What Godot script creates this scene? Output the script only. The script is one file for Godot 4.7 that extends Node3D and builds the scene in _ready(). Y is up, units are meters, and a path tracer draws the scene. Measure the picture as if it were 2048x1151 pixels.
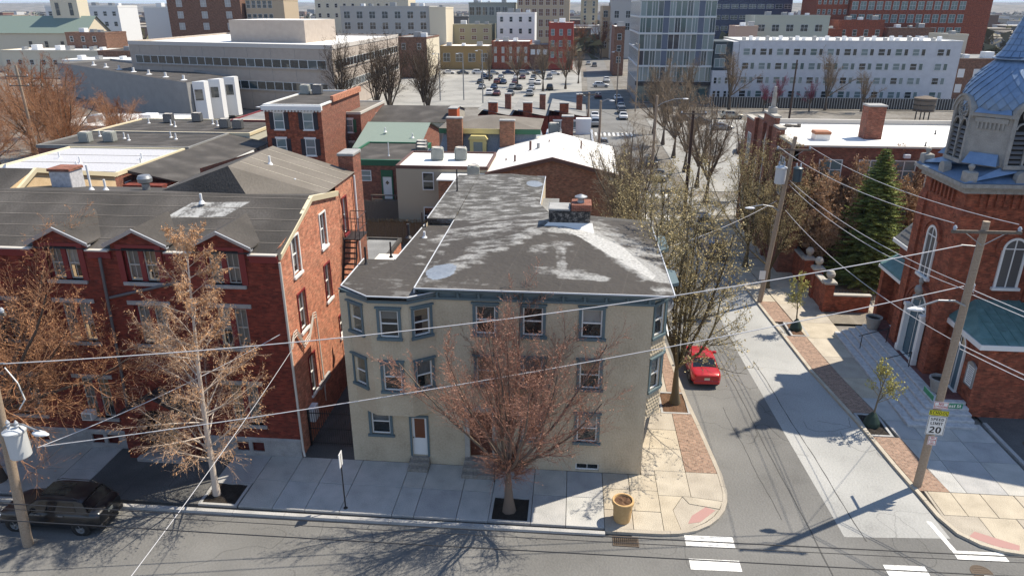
extends Node3D
# Street corner seen from above. x runs right along the front street, -z runs away, y is up, metres.

class MB:
	var v := PackedVector3Array()
	var n := PackedVector3Array()
	var c := PackedColorArray()
	var col := Color(1, 1, 1)
	var use_col := false
	func tri(a: Vector3, b: Vector3, d: Vector3):
		var q := (b - a).cross(d - a)
		if q.length_squared() < 1e-14: return
		q = q.normalized()
		v.append(a); v.append(d); v.append(b)
		n.append(q); n.append(q); n.append(q)
		if use_col:
			c.append(col); c.append(col); c.append(col)
	func trin(a: Vector3, b: Vector3, d: Vector3, na: Vector3, nb: Vector3, nd: Vector3):
		v.append(a); v.append(d); v.append(b)
		n.append(na); n.append(nd); n.append(nb)
		if use_col:
			c.append(col); c.append(col); c.append(col)
	func quad(a: Vector3, b: Vector3, d: Vector3, e: Vector3):   # counter-clockwise from outside
		tri(a, b, d); tri(a, d, e)
	func poly(p: Array):
		for i in range(1, p.size() - 1): tri(p[0], p[i], p[i + 1])
	func box(x0: float, y0: float, z0: float, x1: float, y1: float, z1: float):
		var a := Vector3(x0, y0, z1); var b := Vector3(x1, y0, z1); var d := Vector3(x1, y1, z1); var e := Vector3(x0, y1, z1)
		var f := Vector3(x0, y0, z0); var g := Vector3(x1, y0, z0); var h := Vector3(x1, y1, z0); var i := Vector3(x0, y1, z0)
		quad(a, b, d, e); quad(g, f, i, h); quad(f, a, e, i); quad(b, g, h, d); quad(e, d, h, i); quad(f, g, b, a)
	func cbox(p: Vector3, s: Vector3):
		box(p.x - s.x / 2, p.y - s.y / 2, p.z - s.z / 2, p.x + s.x / 2, p.y + s.y / 2, p.z + s.z / 2)
	func hexa(p: Array):   # bottom 4 (ccw from above) then top 4
		quad(p[4], p[5], p[6], p[7]); quad(p[3], p[2], p[1], p[0])
		for i in 4:
			var j: int = (i + 1) % 4
			quad(p[i], p[j], p[4 + j], p[4 + i])
	func bbox(x0: float, y0: float, z0: float, x1: float, y1: float, z1: float, b: float):   # box with chamfered top and vertical edges
		var lo := [Vector3(x0 + b, y0, z1), Vector3(x1 - b, y0, z1), Vector3(x1, y0, z1 - b), Vector3(x1, y0, z0 + b), Vector3(x1 - b, y0, z0), Vector3(x0 + b, y0, z0), Vector3(x0, y0, z0 + b), Vector3(x0, y0, z1 - b)]
		var cx := (x0 + x1) / 2; var cz := (z0 + z1) / 2
		var mid := []; var hi := []
		for q in lo:
			mid.append(Vector3(q.x, y1 - b, q.z)); hi.append(Vector3(q.x + signf(cx - q.x) * b, y1, q.z + signf(cz - q.z) * b))
		for i in 8:
			var j: int = (i + 1) % 8
			quad(lo[i], lo[j], mid[j], mid[i]); quad(mid[i], mid[j], hi[j], hi[i])
		poly(hi)
	func prism(p: Array, y0: float, y1: float, cap_low := false):   # p: Vector2 (x, z), any order that is counter-clockwise from above
		var a := PackedVector2Array()
		for q in p: a.append(q)
		if Geometry2D.is_polygon_clockwise(a): a.reverse()
		a.reverse()
		var m := a.size()
		for i in m:
			var j: int = (i + 1) % m
			quad(Vector3(a[i].x, y0, a[i].y), Vector3(a[j].x, y0, a[j].y), Vector3(a[j].x, y1, a[j].y), Vector3(a[i].x, y1, a[i].y))
		var t := Geometry2D.triangulate_polygon(a)
		for k in range(0, t.size(), 3):
			var q0 := a[t[k]]; var q1 := a[t[k + 1]]; var q2 := a[t[k + 2]]
			var up := (q1 - q0).cross(q2 - q0) < 0
			if not up:
				var w := q1; q1 = q2; q2 = w
			tri(Vector3(q0.x, y1, q0.y), Vector3(q1.x, y1, q1.y), Vector3(q2.x, y1, q2.y))
			if cap_low: tri(Vector3(q0.x, y0, q0.y), Vector3(q2.x, y0, q2.y), Vector3(q1.x, y0, q1.y))
	func sheet(p: Array, y: float):
		var a := PackedVector2Array()
		for q in p: a.append(q)
		var t := Geometry2D.triangulate_polygon(a)
		for k in range(0, t.size(), 3):
			var q0 := a[t[k]]; var q1 := a[t[k + 1]]; var q2 := a[t[k + 2]]
			if (q1 - q0).cross(q2 - q0) > 0:
				var w := q1; q1 = q2; q2 = w
			tri(Vector3(q0.x, y, q0.y), Vector3(q1.x, y, q1.y), Vector3(q2.x, y, q2.y))
	func tube(p: Vector3, q: Vector3, r0: float, r1: float, s := 6, caps := false):
		var d := q - p
		if d.length_squared() < 1e-10: return
		d = d.normalized()
		var a := d.cross(Vector3(0.31, 0.17, 0.93) if absf(d.z) < 0.8 else Vector3(1, 0.2, 0)).normalized()
		var b := d.cross(a)
		var e := [] ; 
		for i in s + 1:
			var t := TAU * i / s
			e.append(a * cos(t) + b * sin(t))
		for i in s:
			var e0: Vector3 = e[i]; var e1: Vector3 = e[i + 1]
			var a0 := p + e0 * r0; var a1 := p + e1 * r0; var b0 := q + e0 * r1; var b1 := q + e1 * r1
			trin(a0, a1, b1, e0, e1, e1)
			if r1 > 0.0005: trin(a0, b1, b0, e0, e1, e0)
			if caps:
				trin(q, b0, b1, d, d, d); trin(p, a1, a0, -d, -d, -d)
	func path(pts: Array, r: float, s := 6, r_end := -1.0):
		var m := pts.size() - 1
		for i in m:
			var ra := r if r_end < 0 else lerpf(r, r_end, float(i) / m)
			var rb := r if r_end < 0 else lerpf(r, r_end, float(i + 1) / m)
			tube(pts[i], pts[i + 1], ra, rb, s, i == 0 or i == m - 1)
	func lathe(at: Vector3, prof: Array, s := 16, a0 := 0.0, flat := false):   # prof: Vector2 (radius, height), from below to above
		for k in prof.size() - 1:
			var p0: Vector2 = prof[k]; var p1: Vector2 = prof[k + 1]
			var t2 := (p1 - p0).normalized()
			for i in s:
				var t0 := a0 + TAU * i / s; var t1 := a0 + TAU * (i + 1) / s
				var c0 := Vector3(cos(t0), 0, sin(t0)); var c1 := Vector3(cos(t1), 0, sin(t1))
				var q0 := at + c0 * p0.x + Vector3(0, p0.y, 0); var q1 := at + c1 * p0.x + Vector3(0, p0.y, 0)
				var q2 := at + c1 * p1.x + Vector3(0, p1.y, 0); var q3 := at + c0 * p1.x + Vector3(0, p1.y, 0)
				if flat: quad(q1, q0, q3, q2)
				else:
					var n0 := c0 * t2.y - Vector3(0, t2.x, 0); var n1 := c1 * t2.y - Vector3(0, t2.x, 0)
					if p0.x > 0.0005: trin(q1, q0, q3, n1, n0, n0)
					if p1.x > 0.0005: trin(q1, q3, q2, n1, n0, n1)
	func put(other: MB, t: Transform3D):
		for q in other.v: v.append(t * q)
		for q in other.n: n.append((t.basis * q).normalized())
		if use_col:
			for k in other.v.size(): c.append(col)
	func mesh(m: Material = null) -> ArrayMesh:
		var a := []
		a.resize(Mesh.ARRAY_MAX)
		a[Mesh.ARRAY_VERTEX] = v
		a[Mesh.ARRAY_NORMAL] = n
		if use_col: a[Mesh.ARRAY_COLOR] = c
		var r := ArrayMesh.new()
		r.add_surface_from_arrays(Mesh.PRIMITIVE_TRIANGLES, a)
		if m: r.surface_set_material(0, m)
		return r

var rng := RandomNumberGenerator.new()
var mats := {}
var meshes := {}
var used_names := {}

# ---------------------------------------------------------------- nodes
func numbered(called: String) -> String:
	var k: int = used_names.get(called, 0)
	used_names[called] = k + 1
	return called if k == 0 else "%s_%03d" % [called, k]

func tag(o: Node3D, label := "", category := "", group := "", kind := "") -> Node3D:
	if label: o.set_meta("label", label)
	if category: o.set_meta("category", category)
	if group: o.set_meta("group", group)
	if kind: o.set_meta("kind", kind)
	return o

func thing(called: String, label: String, category: String, at := Vector3.ZERO, turn := 0.0, group := "") -> Node3D:
	var o := Node3D.new()
	o.name = numbered(called)
	add_child(o, true)
	o.position = at
	o.rotation.y = turn
	tag(o, label, category, group)
	return o

func put_mesh(called: String, m: Mesh, mat: Material, parent: Node = null, t := Transform3D.IDENTITY) -> MeshInstance3D:
	var o := MeshInstance3D.new()
	o.mesh = m
	if mat: o.material_override = mat
	if parent == null or parent == self:
		o.name = numbered(called)
		add_child(o, true)
	else:
		o.name = called
		parent.add_child(o, true)
	o.transform = t
	return o

func part(called: String, b: MB, mat: Material, parent: Node = null, t := Transform3D.IDENTITY) -> MeshInstance3D:
	return put_mesh(called, b.mesh(), mat, parent, t)

func struct(called: String, b: MB, mat: Material) -> MeshInstance3D:
	var o := part(called, b, mat)
	o.set_meta("kind", "structure")
	return o

func shared(key: String, make: Callable) -> Mesh:
	if not meshes.has(key):
		var b := MB.new()
		make.call(b)
		meshes[key] = b.mesh()
	return meshes[key]

func copy_of(o: Node3D, label := "", group := "") -> Node3D:
	var base := String(o.name)
	if base.length() > 4 and base.substr(base.length() - 4, 1) == "_" and base.substr(base.length() - 3).is_valid_int(): base = base.substr(0, base.length() - 4)
	var r: Node3D = o.duplicate()
	r.name = numbered(base)
	add_child(r, true)
	if label: r.set_meta("label", label)
	if group: r.set_meta("group", group)
	return r

func wall_at(x: float, y: float, z: float, face := "z") -> Transform3D:   # a wall's frame: x along the wall to the right seen from outside, y up, z outward
	var b := Basis.IDENTITY
	if face == "x": b = Basis(Vector3(0, 0, -1), Vector3.UP, Vector3(1, 0, 0))
	elif face == "-x": b = Basis(Vector3(0, 0, 1), Vector3.UP, Vector3(-1, 0, 0))
	elif face == "-z": b = Basis(Vector3(-1, 0, 0), Vector3.UP, Vector3(0, 0, -1))
	return Transform3D(b, Vector3(x, y, z))

func wall_turn(x: float, y: float, z: float, u: Vector3) -> Transform3D:
	u = u.normalized()
	return Transform3D(Basis(u, Vector3.UP, u.cross(Vector3.UP)), Vector3(x, y, z))

# ---------------------------------------------------------------- materials
func lin(r: float, g: float, b: float) -> Color:
	return Color(r, g, b).linear_to_srgb()

func flat(key: String, r: float, g: float, b: float, rough := 0.8, metal := 0.0) -> StandardMaterial3D:
	if mats.has(key): return mats[key]
	var m := StandardMaterial3D.new()
	m.albedo_color = lin(r, g, b)
	m.roughness = rough
	m.metallic = metal
	mats[key] = m
	return m

func tri_mat(m: StandardMaterial3D, size: float, offset := Vector3.ZERO):
	m.uv1_triplanar = true
	m.uv1_world_triplanar = true
	m.uv1_scale = Vector3.ONE / size
	m.uv1_offset = offset

func noise_bytes(px: int, sd: int, freq: float, oct := 4, ntype := FastNoiseLite.TYPE_SIMPLEX_SMOOTH, gain := 0.5) -> PackedByteArray:
	var f := FastNoiseLite.new()
	f.seed = sd
	f.noise_type = ntype
	f.frequency = freq
	f.fractal_octaves = oct
	f.fractal_gain = gain
	var im := f.get_seamless_image(px, px)
	im.convert(Image.FORMAT_L8)
	return im.get_data()

func lut(stops: Array) -> PackedByteArray:   # stops: [t, r, g, b] in linear light -> 256 sRGB triplets
	var r := PackedByteArray()
	for i in 256:
		var t := i / 255.0
		var k := 0
		while k < stops.size() - 2 and t > stops[k + 1][0]: k += 1
		var a: Array = stops[k]; var b: Array = stops[k + 1]
		var w := clampf((t - a[0]) / maxf(b[0] - a[0], 1e-4), 0, 1)
		var cc := Color(lerpf(a[1], b[1], w), lerpf(a[2], b[2], w), lerpf(a[3], b[3], w)).linear_to_srgb()
		r.append(int(cc.r * 255)); r.append(int(cc.g * 255)); r.append(int(cc.b * 255))
	return r

func img_tex(d: PackedByteArray, w: int, h: int, fmt := Image.FORMAT_RGB8) -> ImageTexture:
	return ImageTexture.create_from_image(Image.create_from_data(w, h, false, fmt, d))

func normal_tex(d: PackedByteArray, w: int, strength: float) -> ImageTexture:
	var im := Image.create_from_data(w, w, false, Image.FORMAT_L8, d)
	im.convert(Image.FORMAT_RGBA8)
	im.bump_map_to_normal_map(strength)
	return ImageTexture.create_from_image(im)

# a surface of two noises: a coarse and a fine one, mixed, then looked up in a colour ramp
func speckled(key: String, stops: Array, size: float, sd: int, coarse := 0.008, fine := 0.08, mixf := 0.5, rough := 0.9, bump := 0.0, px := 512) -> StandardMaterial3D:
	if mats.has(key): return mats[key]
	var a := noise_bytes(px, sd, coarse, 4)
	var b := noise_bytes(px, sd + 7, fine, 3)
	var l := lut(stops)
	var d := PackedByteArray()
	d.resize(px * px * 3)
	for i in px * px:
		var t := clampi(int(lerpf(a[i], b[i], mixf)), 0, 255) * 3
		d[i * 3] = l[t]; d[i * 3 + 1] = l[t + 1]; d[i * 3 + 2] = l[t + 2]
	var m := StandardMaterial3D.new()
	m.albedo_texture = img_tex(d, px, px)
	m.roughness = rough
	if bump > 0:
		m.normal_enabled = true
		m.normal_texture = normal_tex(b, px, bump)
	tri_mat(m, size)
	mats[key] = m
	return m

# running-bond brick: computed tone per brick, paler joints; the courses are too fine in the picture to be pieces
func brick(key: String, base: Array, joint: Array, vary := 0.35, sd := 1, blotch := 0.25) -> StandardMaterial3D:
	if mats.has(key): return mats[key]
	var W := 1024
	var nx := 18; var ny := 54       # bricks across / courses in 3.9 m
	var a := noise_bytes(W, sd, 0.006, 4)
	var f := noise_bytes(W, sd + 3, 0.15, 2)
	var r := RandomNumberGenerator.new()
	r.seed = sd * 77 + 5
	var tones := PackedFloat32Array(); var hues := PackedFloat32Array()
	for i in nx * ny:
		tones.append(1.0 + r.randf_range(-vary, vary) * (1.0 if r.randf() < 0.75 else 1.6)); hues.append(r.randf_range(-1, 1))
	var d := PackedByteArray(); d.resize(W * W * 3)
	var hgt := PackedByteArray(); hgt.resize(W * W)
	var lt := PackedByteArray()
	for i in 1025: lt.append(int(clampf(Color(i / 1024.0, 0, 0).linear_to_srgb().r * 255, 0, 255)))
	var bw := float(W) / nx; var bh := float(W) / ny
	for y in W:
		var row := int(y / bh)
		var fy := y - row * bh
		var sh := 0.5 * bw if row % 2 else 0.0
		for x in W:
			var xx := fposmod(x + sh, W)
			var cl := int(xx / bw)
			var fx := xx - cl * bw
			var i := y * W + x
			var g := 1.0 + (a[i] / 255.0 - 0.5) * 2.0 * blotch + (f[i] / 255.0 - 0.5) * 0.3
			var o := i * 3
			if fy < 2.6 or fx < 2.6:
				hgt[i] = 60
				d[o] = lt[clampi(int(joint[0] * g * 1024), 0, 1024)]; d[o + 1] = lt[clampi(int(joint[1] * g * 1024), 0, 1024)]; d[o + 2] = lt[clampi(int(joint[2] * g * 1024), 0, 1024)]
			else:
				var q := (row % ny) * nx + cl % nx
				var t := tones[q] * g
				hgt[i] = 170 + f[i] / 6
				d[o] = lt[clampi(int(base[0] * t * 1024), 0, 1024)]
				d[o + 1] = lt[clampi(int(base[1] * t * (1.0 + 0.12 * hues[q]) * 1024), 0, 1024)]
				d[o + 2] = lt[clampi(int(base[2] * t * (1.0 + 0.15 * hues[q]) * 1024), 0, 1024)]
	var m := StandardMaterial3D.new()
	m.albedo_texture = img_tex(d, W, W)
	m.normal_enabled = true
	m.normal_texture = normal_tex(hgt, W, 1.2)
	m.roughness = 0.9
	tri_mat(m, 3.9)
	mats[key] = m
	return m

func glass(key := "glass", r := 0.02, g := 0.03, b := 0.035, alpha := 0.35) -> StandardMaterial3D:
	if mats.has(key): return mats[key]
	var m := StandardMaterial3D.new()
	m.albedo_color = Color(lin(r, g, b), alpha)
	m.transparency = BaseMaterial3D.TRANSPARENCY_ALPHA
	m.roughness = 0.03
	m.metallic_specular = 0.8
	mats[key] = m
	return m

func glass_dark(key := "glass_dark", r := 0.02, g := 0.028, b := 0.033, rough := 0.05, spec := 0.9) -> StandardMaterial3D:
	if mats.has(key): return mats[key]
	var m := flat(key, r, g, b, rough)
	m.metallic_specular = spec
	return m

# ---------------------------------------------------------------- walls and windows
# holes: [x0, y0, x1, y1] in the wall's own frame; top: polyline of Vector2 that cuts the wall's upper edge
func wall(parent: Node, t: Transform3D, w: float, h: float, holes: Array, mat: Material, called := "wall", depth := 0.2, top := []) -> MeshInstance3D:
	var xs := [0.0, w]; var ys := [0.0, h]
	for q in holes:
		for k in [q[0], q[2]]: if not xs.has(k): xs.append(k)
		for k in [q[1], q[3]]: if not ys.has(k): ys.append(k)
	var hmax := h
	for q in top:
		if not xs.has(q.x): xs.append(q.x)
		hmax = maxf(hmax, q.y)
	if hmax > h: ys.append(hmax)
	xs.sort(); ys.sort()
	var lim := func(x: float) -> float:
		if top.is_empty(): return h
		for i in top.size() - 1:
			if x <= top[i + 1].x + 1e-5: return lerpf(top[i].y, top[i + 1].y, clampf((x - top[i].x) / maxf(top[i + 1].x - top[i].x, 1e-5), 0, 1))
		return top[-1].y
	var b := MB.new()
	for i in xs.size() - 1:
		var x0: float = xs[i]; var x1: float = xs[i + 1]
		if x1 - x0 < 1e-4: continue
		var l0: float = lim.call(x0); var l1: float = lim.call(x1)
		for j in ys.size() - 1:
			var y0: float = ys[j]; var y1: float = ys[j + 1]
			var mx := (x0 + x1) / 2; var my := (y0 + y1) / 2
			var inside := false
			for q in holes:
				if mx > q[0] and mx < q[2] and my > q[1] and my < q[3]: inside = true
			if inside: continue
			var a := minf(y1, l0); var c := minf(y1, l1)
			if a <= y0 and c <= y0: continue
			b.quad(Vector3(x0, y0, 0), Vector3(x1, y0, 0), Vector3(x1, maxf(c, y0), 0), Vector3(x0, maxf(a, y0), 0))
	for q in holes:
		var x0: float = q[0]; var y0: float = q[1]; var x1: float = q[2]; var y1: float = q[3]
		b.quad(Vector3(x0, y0, -depth), Vector3(x0, y0, 0), Vector3(x0, y1, 0), Vector3(x0, y1, -depth))
		b.quad(Vector3(x1, y0, 0), Vector3(x1, y0, -depth), Vector3(x1, y1, -depth), Vector3(x1, y1, 0))
		b.quad(Vector3(x0, y0, -depth), Vector3(x1, y0, -depth), Vector3(x1, y0, 0), Vector3(x0, y0, 0))
		b.quad(Vector3(x0, y1, 0), Vector3(x1, y1, 0), Vector3(x1, y1, -depth), Vector3(x0, y1, -depth))
	return part(called, b, mat, parent, t)

func frame_rect(b: MB, x0: float, y0: float, x1: float, y1: float, t: float, z0: float, z1: float):
	b.box(x0, y0, z0, x0 + t, y1, z1); b.box(x1 - t, y0, z0, x1, y1, z1)
	b.box(x0 + t, y0, z0, x1 - t, y0 + t, z1); b.box(x0 + t, y1 - t, z0, x1 - t, y1, z1)

# a sash window in an opening; hung: a meeting rail; bars: [across, up] glazing bars of each sash; blind: share of the opening covered from above, shade: its tone key
func window(parent: Node, t: Transform3D, q: Array, o := {}) -> MeshInstance3D:
	var x0: float = q[0]; var y0: float = q[1]; var w: float = q[2] - q[0]; var h: float = q[3] - q[1]
	var fr: Material = o.get("frame", mats["white_paint"])
	var rec: float = o.get("rec", 0.1)
	var ft: float = o.get("ft", 0.06)
	var bars: Array = o.get("bars", [1, 1])
	var hung: bool = o.get("hung", true)
	var key := "win_%.2f_%.2f_%.2f_%.2f_%s_%s" % [w, h, rec, ft, bars, hung]
	var m := shared(key, func(b: MB):
		frame_rect(b, 0.002, 0.002, w - 0.002, h - 0.002, ft, -rec - 0.06, -rec)
		var parts := [[ft, h * 0.5], [h * 0.5, h - ft]] if hung else [[ft, h - ft]]
		for k in parts.size():
			var zz := -rec - 0.012 - (0.02 if k == 0 else 0.0)
			if hung and k == 0: b.box(ft, h * 0.5 - 0.03, -rec - 0.055, w - ft, h * 0.5 + 0.03, -rec - 0.008)
			for i in range(1, bars[0]):
				var xx := lerpf(ft, w - ft, float(i) / bars[0])
				b.box(xx - 0.014, parts[k][0] + (0.03 if k == 1 else 0.0), zz - 0.02, xx + 0.014, parts[k][1] - (0.03 if hung and k == 0 else 0.0), zz)
			for i in range(1, bars[1]):
				var yy := lerpf(parts[k][0], parts[k][1], float(i) / bars[1])
				b.box(ft, yy - 0.014, zz - 0.021, w - ft, yy + 0.014, zz - 0.001))
	var f := put_mesh("window", m, fr, parent, t * Transform3D(Basis.IDENTITY, Vector3(x0, y0, 0)))
	var g: Material = o.get("glass", mats["glass"])
	var pm := shared("pane_%.2f_%.2f_%.2f" % [w, h, rec], func(b: MB): b.quad(Vector3(0.03, 0.03, -rec - 0.04), Vector3(w - 0.03, 0.03, -rec - 0.04), Vector3(w - 0.03, h - 0.03, -rec - 0.04), Vector3(0.03, h - 0.03, -rec - 0.04)))
	put_mesh("pane", pm, g, f)
	var bl: float = o.get("blind", 0.0)
	if bl > 0:
		var bm := shared("blind_%.2f_%.2f_%.2f_%.2f" % [w, h, rec, bl], func(b: MB): b.box(0.02, h - 0.02 - (h - 0.04) * bl, -rec - 0.13, w - 0.02, h - 0.02, -rec - 0.11))
		put_mesh("blind", bm, o.get("shade", mats["blind"]), f)
	if o.get("room", true):
		var rm := shared("room_%.2f_%.2f_%.2f" % [w, h, rec], func(b: MB): b.quad(Vector3(0.002, 0.002, -rec - 0.3), Vector3(w - 0.002, 0.002, -rec - 0.3), Vector3(w - 0.002, h - 0.002, -rec - 0.3), Vector3(0.002, h - 0.002, -rec - 0.3)))
		put_mesh("room", rm, mats["room"], f)
	var trim: Material = o.get("trim", null)
	if o.has("casing"):
		var cw: float = o.casing
		var hood: float = o.get("hood", 0.0)
		put_mesh("casing", shared("cas_%.2f_%.2f_%.2f_%.2f" % [w, h, cw, hood], func(b: MB):
			b.box(-cw, 0, 0.002, 0, h + cw, 0.05); b.box(w, 0, 0.002, w + cw, h + cw, 0.05); b.box(0, h, 0.002, w, h + cw, 0.05)
			if hood > 0: b.box(-cw - hood, h + cw, 0.003, w + cw + hood, h + cw + 0.07, 0.13)), trim, f)
	if o.has("sill"):
		var sw: float = o.sill
		put_mesh("sill", shared("sill_%.2f_%.2f" % [w, sw], func(b: MB): b.box(-sw, -0.13, -rec, w + sw, 0.0, 0.1)), o.get("sill_mat", trim), f)
	if o.has("lintel"):
		var lw: float = o.lintel
		put_mesh("lintel", shared("lint_%.2f_%.2f_%.2f" % [w, h, lw], func(b: MB): b.box(-lw, h, -0.05, w + lw, h + 0.2, 0.03)), o.get("lintel_mat", o.get("sill_mat", trim)), f)
	if o.has("shutter"):
		for s in [0, 1]:
			put_mesh("shutter", shared("shut_%.2f_%.2f" % [w, h], func(b: MB):
				var sw2 := w * 0.45
				frame_rect(b, 0, 0, sw2, h, 0.06, 0.01, 0.05)
				for k in int(h / 0.12): b.box(0.06, 0.07 + k * 0.12, 0.012, sw2 - 0.06, 0.07 + k * 0.12 + 0.085, 0.04)), o.shutter, f, Transform3D(Basis.IDENTITY, Vector3(-w * 0.45 - 0.03 if s == 0 else w + 0.03, 0, 0)))
	return f

# a plain far window: frame and pane, set just proud of a far wall
func far_window(parent: Node, t: Transform3D, x: float, y: float, w: float, h: float, fr: Material, gl: Material, nx := 1, ny := 2):
	var m := shared("fw_%.2f_%.2f_%d_%d" % [w, h, nx, ny], func(b: MB):
		frame_rect(b, 0, 0, w, h, 0.08, 0.004, 0.07)
		for i in range(1, nx): b.box(w * i / nx - 0.04, 0.08, 0.004, w * i / nx + 0.04, h - 0.08, 0.06)
		for i in range(1, ny): b.box(0.08, h * i / ny - 0.04, 0.004, w - 0.08, h * i / ny + 0.04, 0.055))
	var f := put_mesh("window", m, fr, parent, t * Transform3D(Basis.IDENTITY, Vector3(x, y, 0)))
	put_mesh("pane", shared("fp_%.2f_%.2f" % [w, h], func(b: MB): b.quad(Vector3(0.02, 0.02, 0.03), Vector3(w - 0.02, 0.02, 0.03), Vector3(w - 0.02, h - 0.02, 0.03), Vector3(0.02, h - 0.02, 0.03))), gl, f)

func make_materials():
	flat("white_paint", 0.72, 0.72, 0.7, 0.5)
	flat("cream_paint", 0.66, 0.58, 0.4, 0.6)
	flat("grey_metal", 0.32, 0.33, 0.34, 0.45, 0.7)
	flat("white_metal", 0.7, 0.71, 0.72, 0.4)
	flat("dark_metal", 0.03, 0.03, 0.033, 0.5, 0.3)
	flat("black_paint", 0.012, 0.012, 0.013, 0.5)
	flat("red_trim", 0.17, 0.018, 0.02, 0.55)
	flat("teal_trim", 0.095, 0.14, 0.158, 0.6)
	flat("green_trim", 0.02, 0.11, 0.055, 0.6)
	flat("room", 0.012, 0.011, 0.01, 1.0)
	flat("blind", 0.6, 0.59, 0.55, 0.9)
	flat("blind_grey", 0.3, 0.31, 0.3, 0.9)
	flat("blind_tan", 0.42, 0.33, 0.2, 0.9)
	flat("blind_dark", 0.06, 0.06, 0.06, 0.9)
	glass()
	glass_dark()
	glass_dark("glass_blue", 0.03, 0.055, 0.07, 0.06)
	glass_dark("glass_pale", 0.16, 0.22, 0.23, 0.08)
	glass_dark("glass_green", 0.07, 0.12, 0.12, 0.06)
	brick("brick_deep", [0.165, 0.028, 0.016], [0.11, 0.042, 0.028], 0.3, 3, 0.35)
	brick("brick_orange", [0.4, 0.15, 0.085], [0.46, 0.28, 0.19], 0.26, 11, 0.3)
	brick("brick_brown", [0.19, 0.06, 0.036], [0.27, 0.19, 0.14], 0.3, 21, 0.3)
	brick("brick_church", [0.24, 0.062, 0.03], [0.19, 0.085, 0.05], 0.3, 31, 0.4)
	speckled("stucco_beige", [[0, 0.35, 0.285, 0.195], [0.4, 0.46, 0.385, 0.275], [0.6, 0.5, 0.425, 0.305], [1, 0.58, 0.5, 0.375]], 6.0, 4, 0.006, 0.09, 0.45, 0.95, 1.5)
	speckled("stone_base", [[0, 0.2, 0.2, 0.2], [1, 0.42, 0.42, 0.41]], 4.0, 5, 0.01, 0.1, 0.5, 0.9, 2.0)
	speckled("stone_trim", [[0, 0.26, 0.25, 0.22], [1, 0.5, 0.47, 0.42]], 4.0, 6, 0.01, 0.1, 0.5, 0.9, 1.5)
	speckled("membrane", [[0, 0.025, 0.022, 0.019], [0.4, 0.046, 0.041, 0.036], [0.55, 0.06, 0.053, 0.047], [1, 0.12, 0.11, 0.1]], 9.0, 8, 0.005, 0.12, 0.35, 0.9, 0.8)
	speckled("membrane_tan", [[0, 0.1, 0.087, 0.07], [0.5, 0.15, 0.132, 0.11], [1, 0.22, 0.197, 0.168]], 9.0, 9, 0.005, 0.1, 0.35, 0.9, 0.8)
	speckled("membrane_grey", [[0, 0.13, 0.13, 0.125], [0.5, 0.2, 0.2, 0.195], [1, 0.3, 0.3, 0.29]], 9.0, 19, 0.005, 0.1, 0.35, 0.9, 0.8)
	speckled("roof_white", [[0, 0.55, 0.54, 0.52], [0.4, 0.68, 0.67, 0.64], [1, 0.78, 0.77, 0.74]], 12.0, 10, 0.005, 0.08, 0.3, 0.7, 0.5)
	speckled("concrete", [[0, 0.26, 0.26, 0.25], [0.4, 0.38, 0.38, 0.365], [0.6, 0.43, 0.425, 0.405], [1, 0.52, 0.51, 0.49]], 5.0, 12, 0.007, 0.14, 0.5, 0.92, 1.5)
	speckled("concrete_tan", [[0, 0.26, 0.23, 0.18], [0.4, 0.39, 0.348, 0.28], [0.6, 0.44, 0.395, 0.318], [1, 0.52, 0.475, 0.39]], 5.0, 13, 0.007, 0.14, 0.5, 0.92, 1.5)
	speckled("asphalt_pad", [[0, 0.05, 0.05, 0.05], [0.5, 0.085, 0.085, 0.083], [1, 0.15, 0.148, 0.142]], 7.0, 14, 0.006, 0.15, 0.45, 0.92, 2.0)
	speckled("soil", [[0, 0.006, 0.005, 0.004], [0.5, 0.02, 0.015, 0.011], [1, 0.07, 0.05, 0.035]], 1.5, 15, 0.03, 0.15, 0.5, 1.0, 5.0)
	speckled("mulch", [[0, 0.05, 0.028, 0.015], [0.5, 0.12, 0.065, 0.035], [1, 0.22, 0.13, 0.08]], 1.5, 16, 0.03, 0.15, 0.5, 1.0, 5.0)
	speckled("wood_pole", [[0, 0.16, 0.11, 0.075], [0.5, 0.33, 0.255, 0.185], [1, 0.48, 0.4, 0.32]], 1.0, 17, 0.02, 0.1, 0.5, 0.9, 3.0)
	speckled("wood_fence", [[0, 0.08, 0.06, 0.045], [0.5, 0.15, 0.12, 0.095], [1, 0.25, 0.21, 0.17]], 1.3, 18, 0.02, 0.1, 0.5, 0.95, 3.0)

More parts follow.
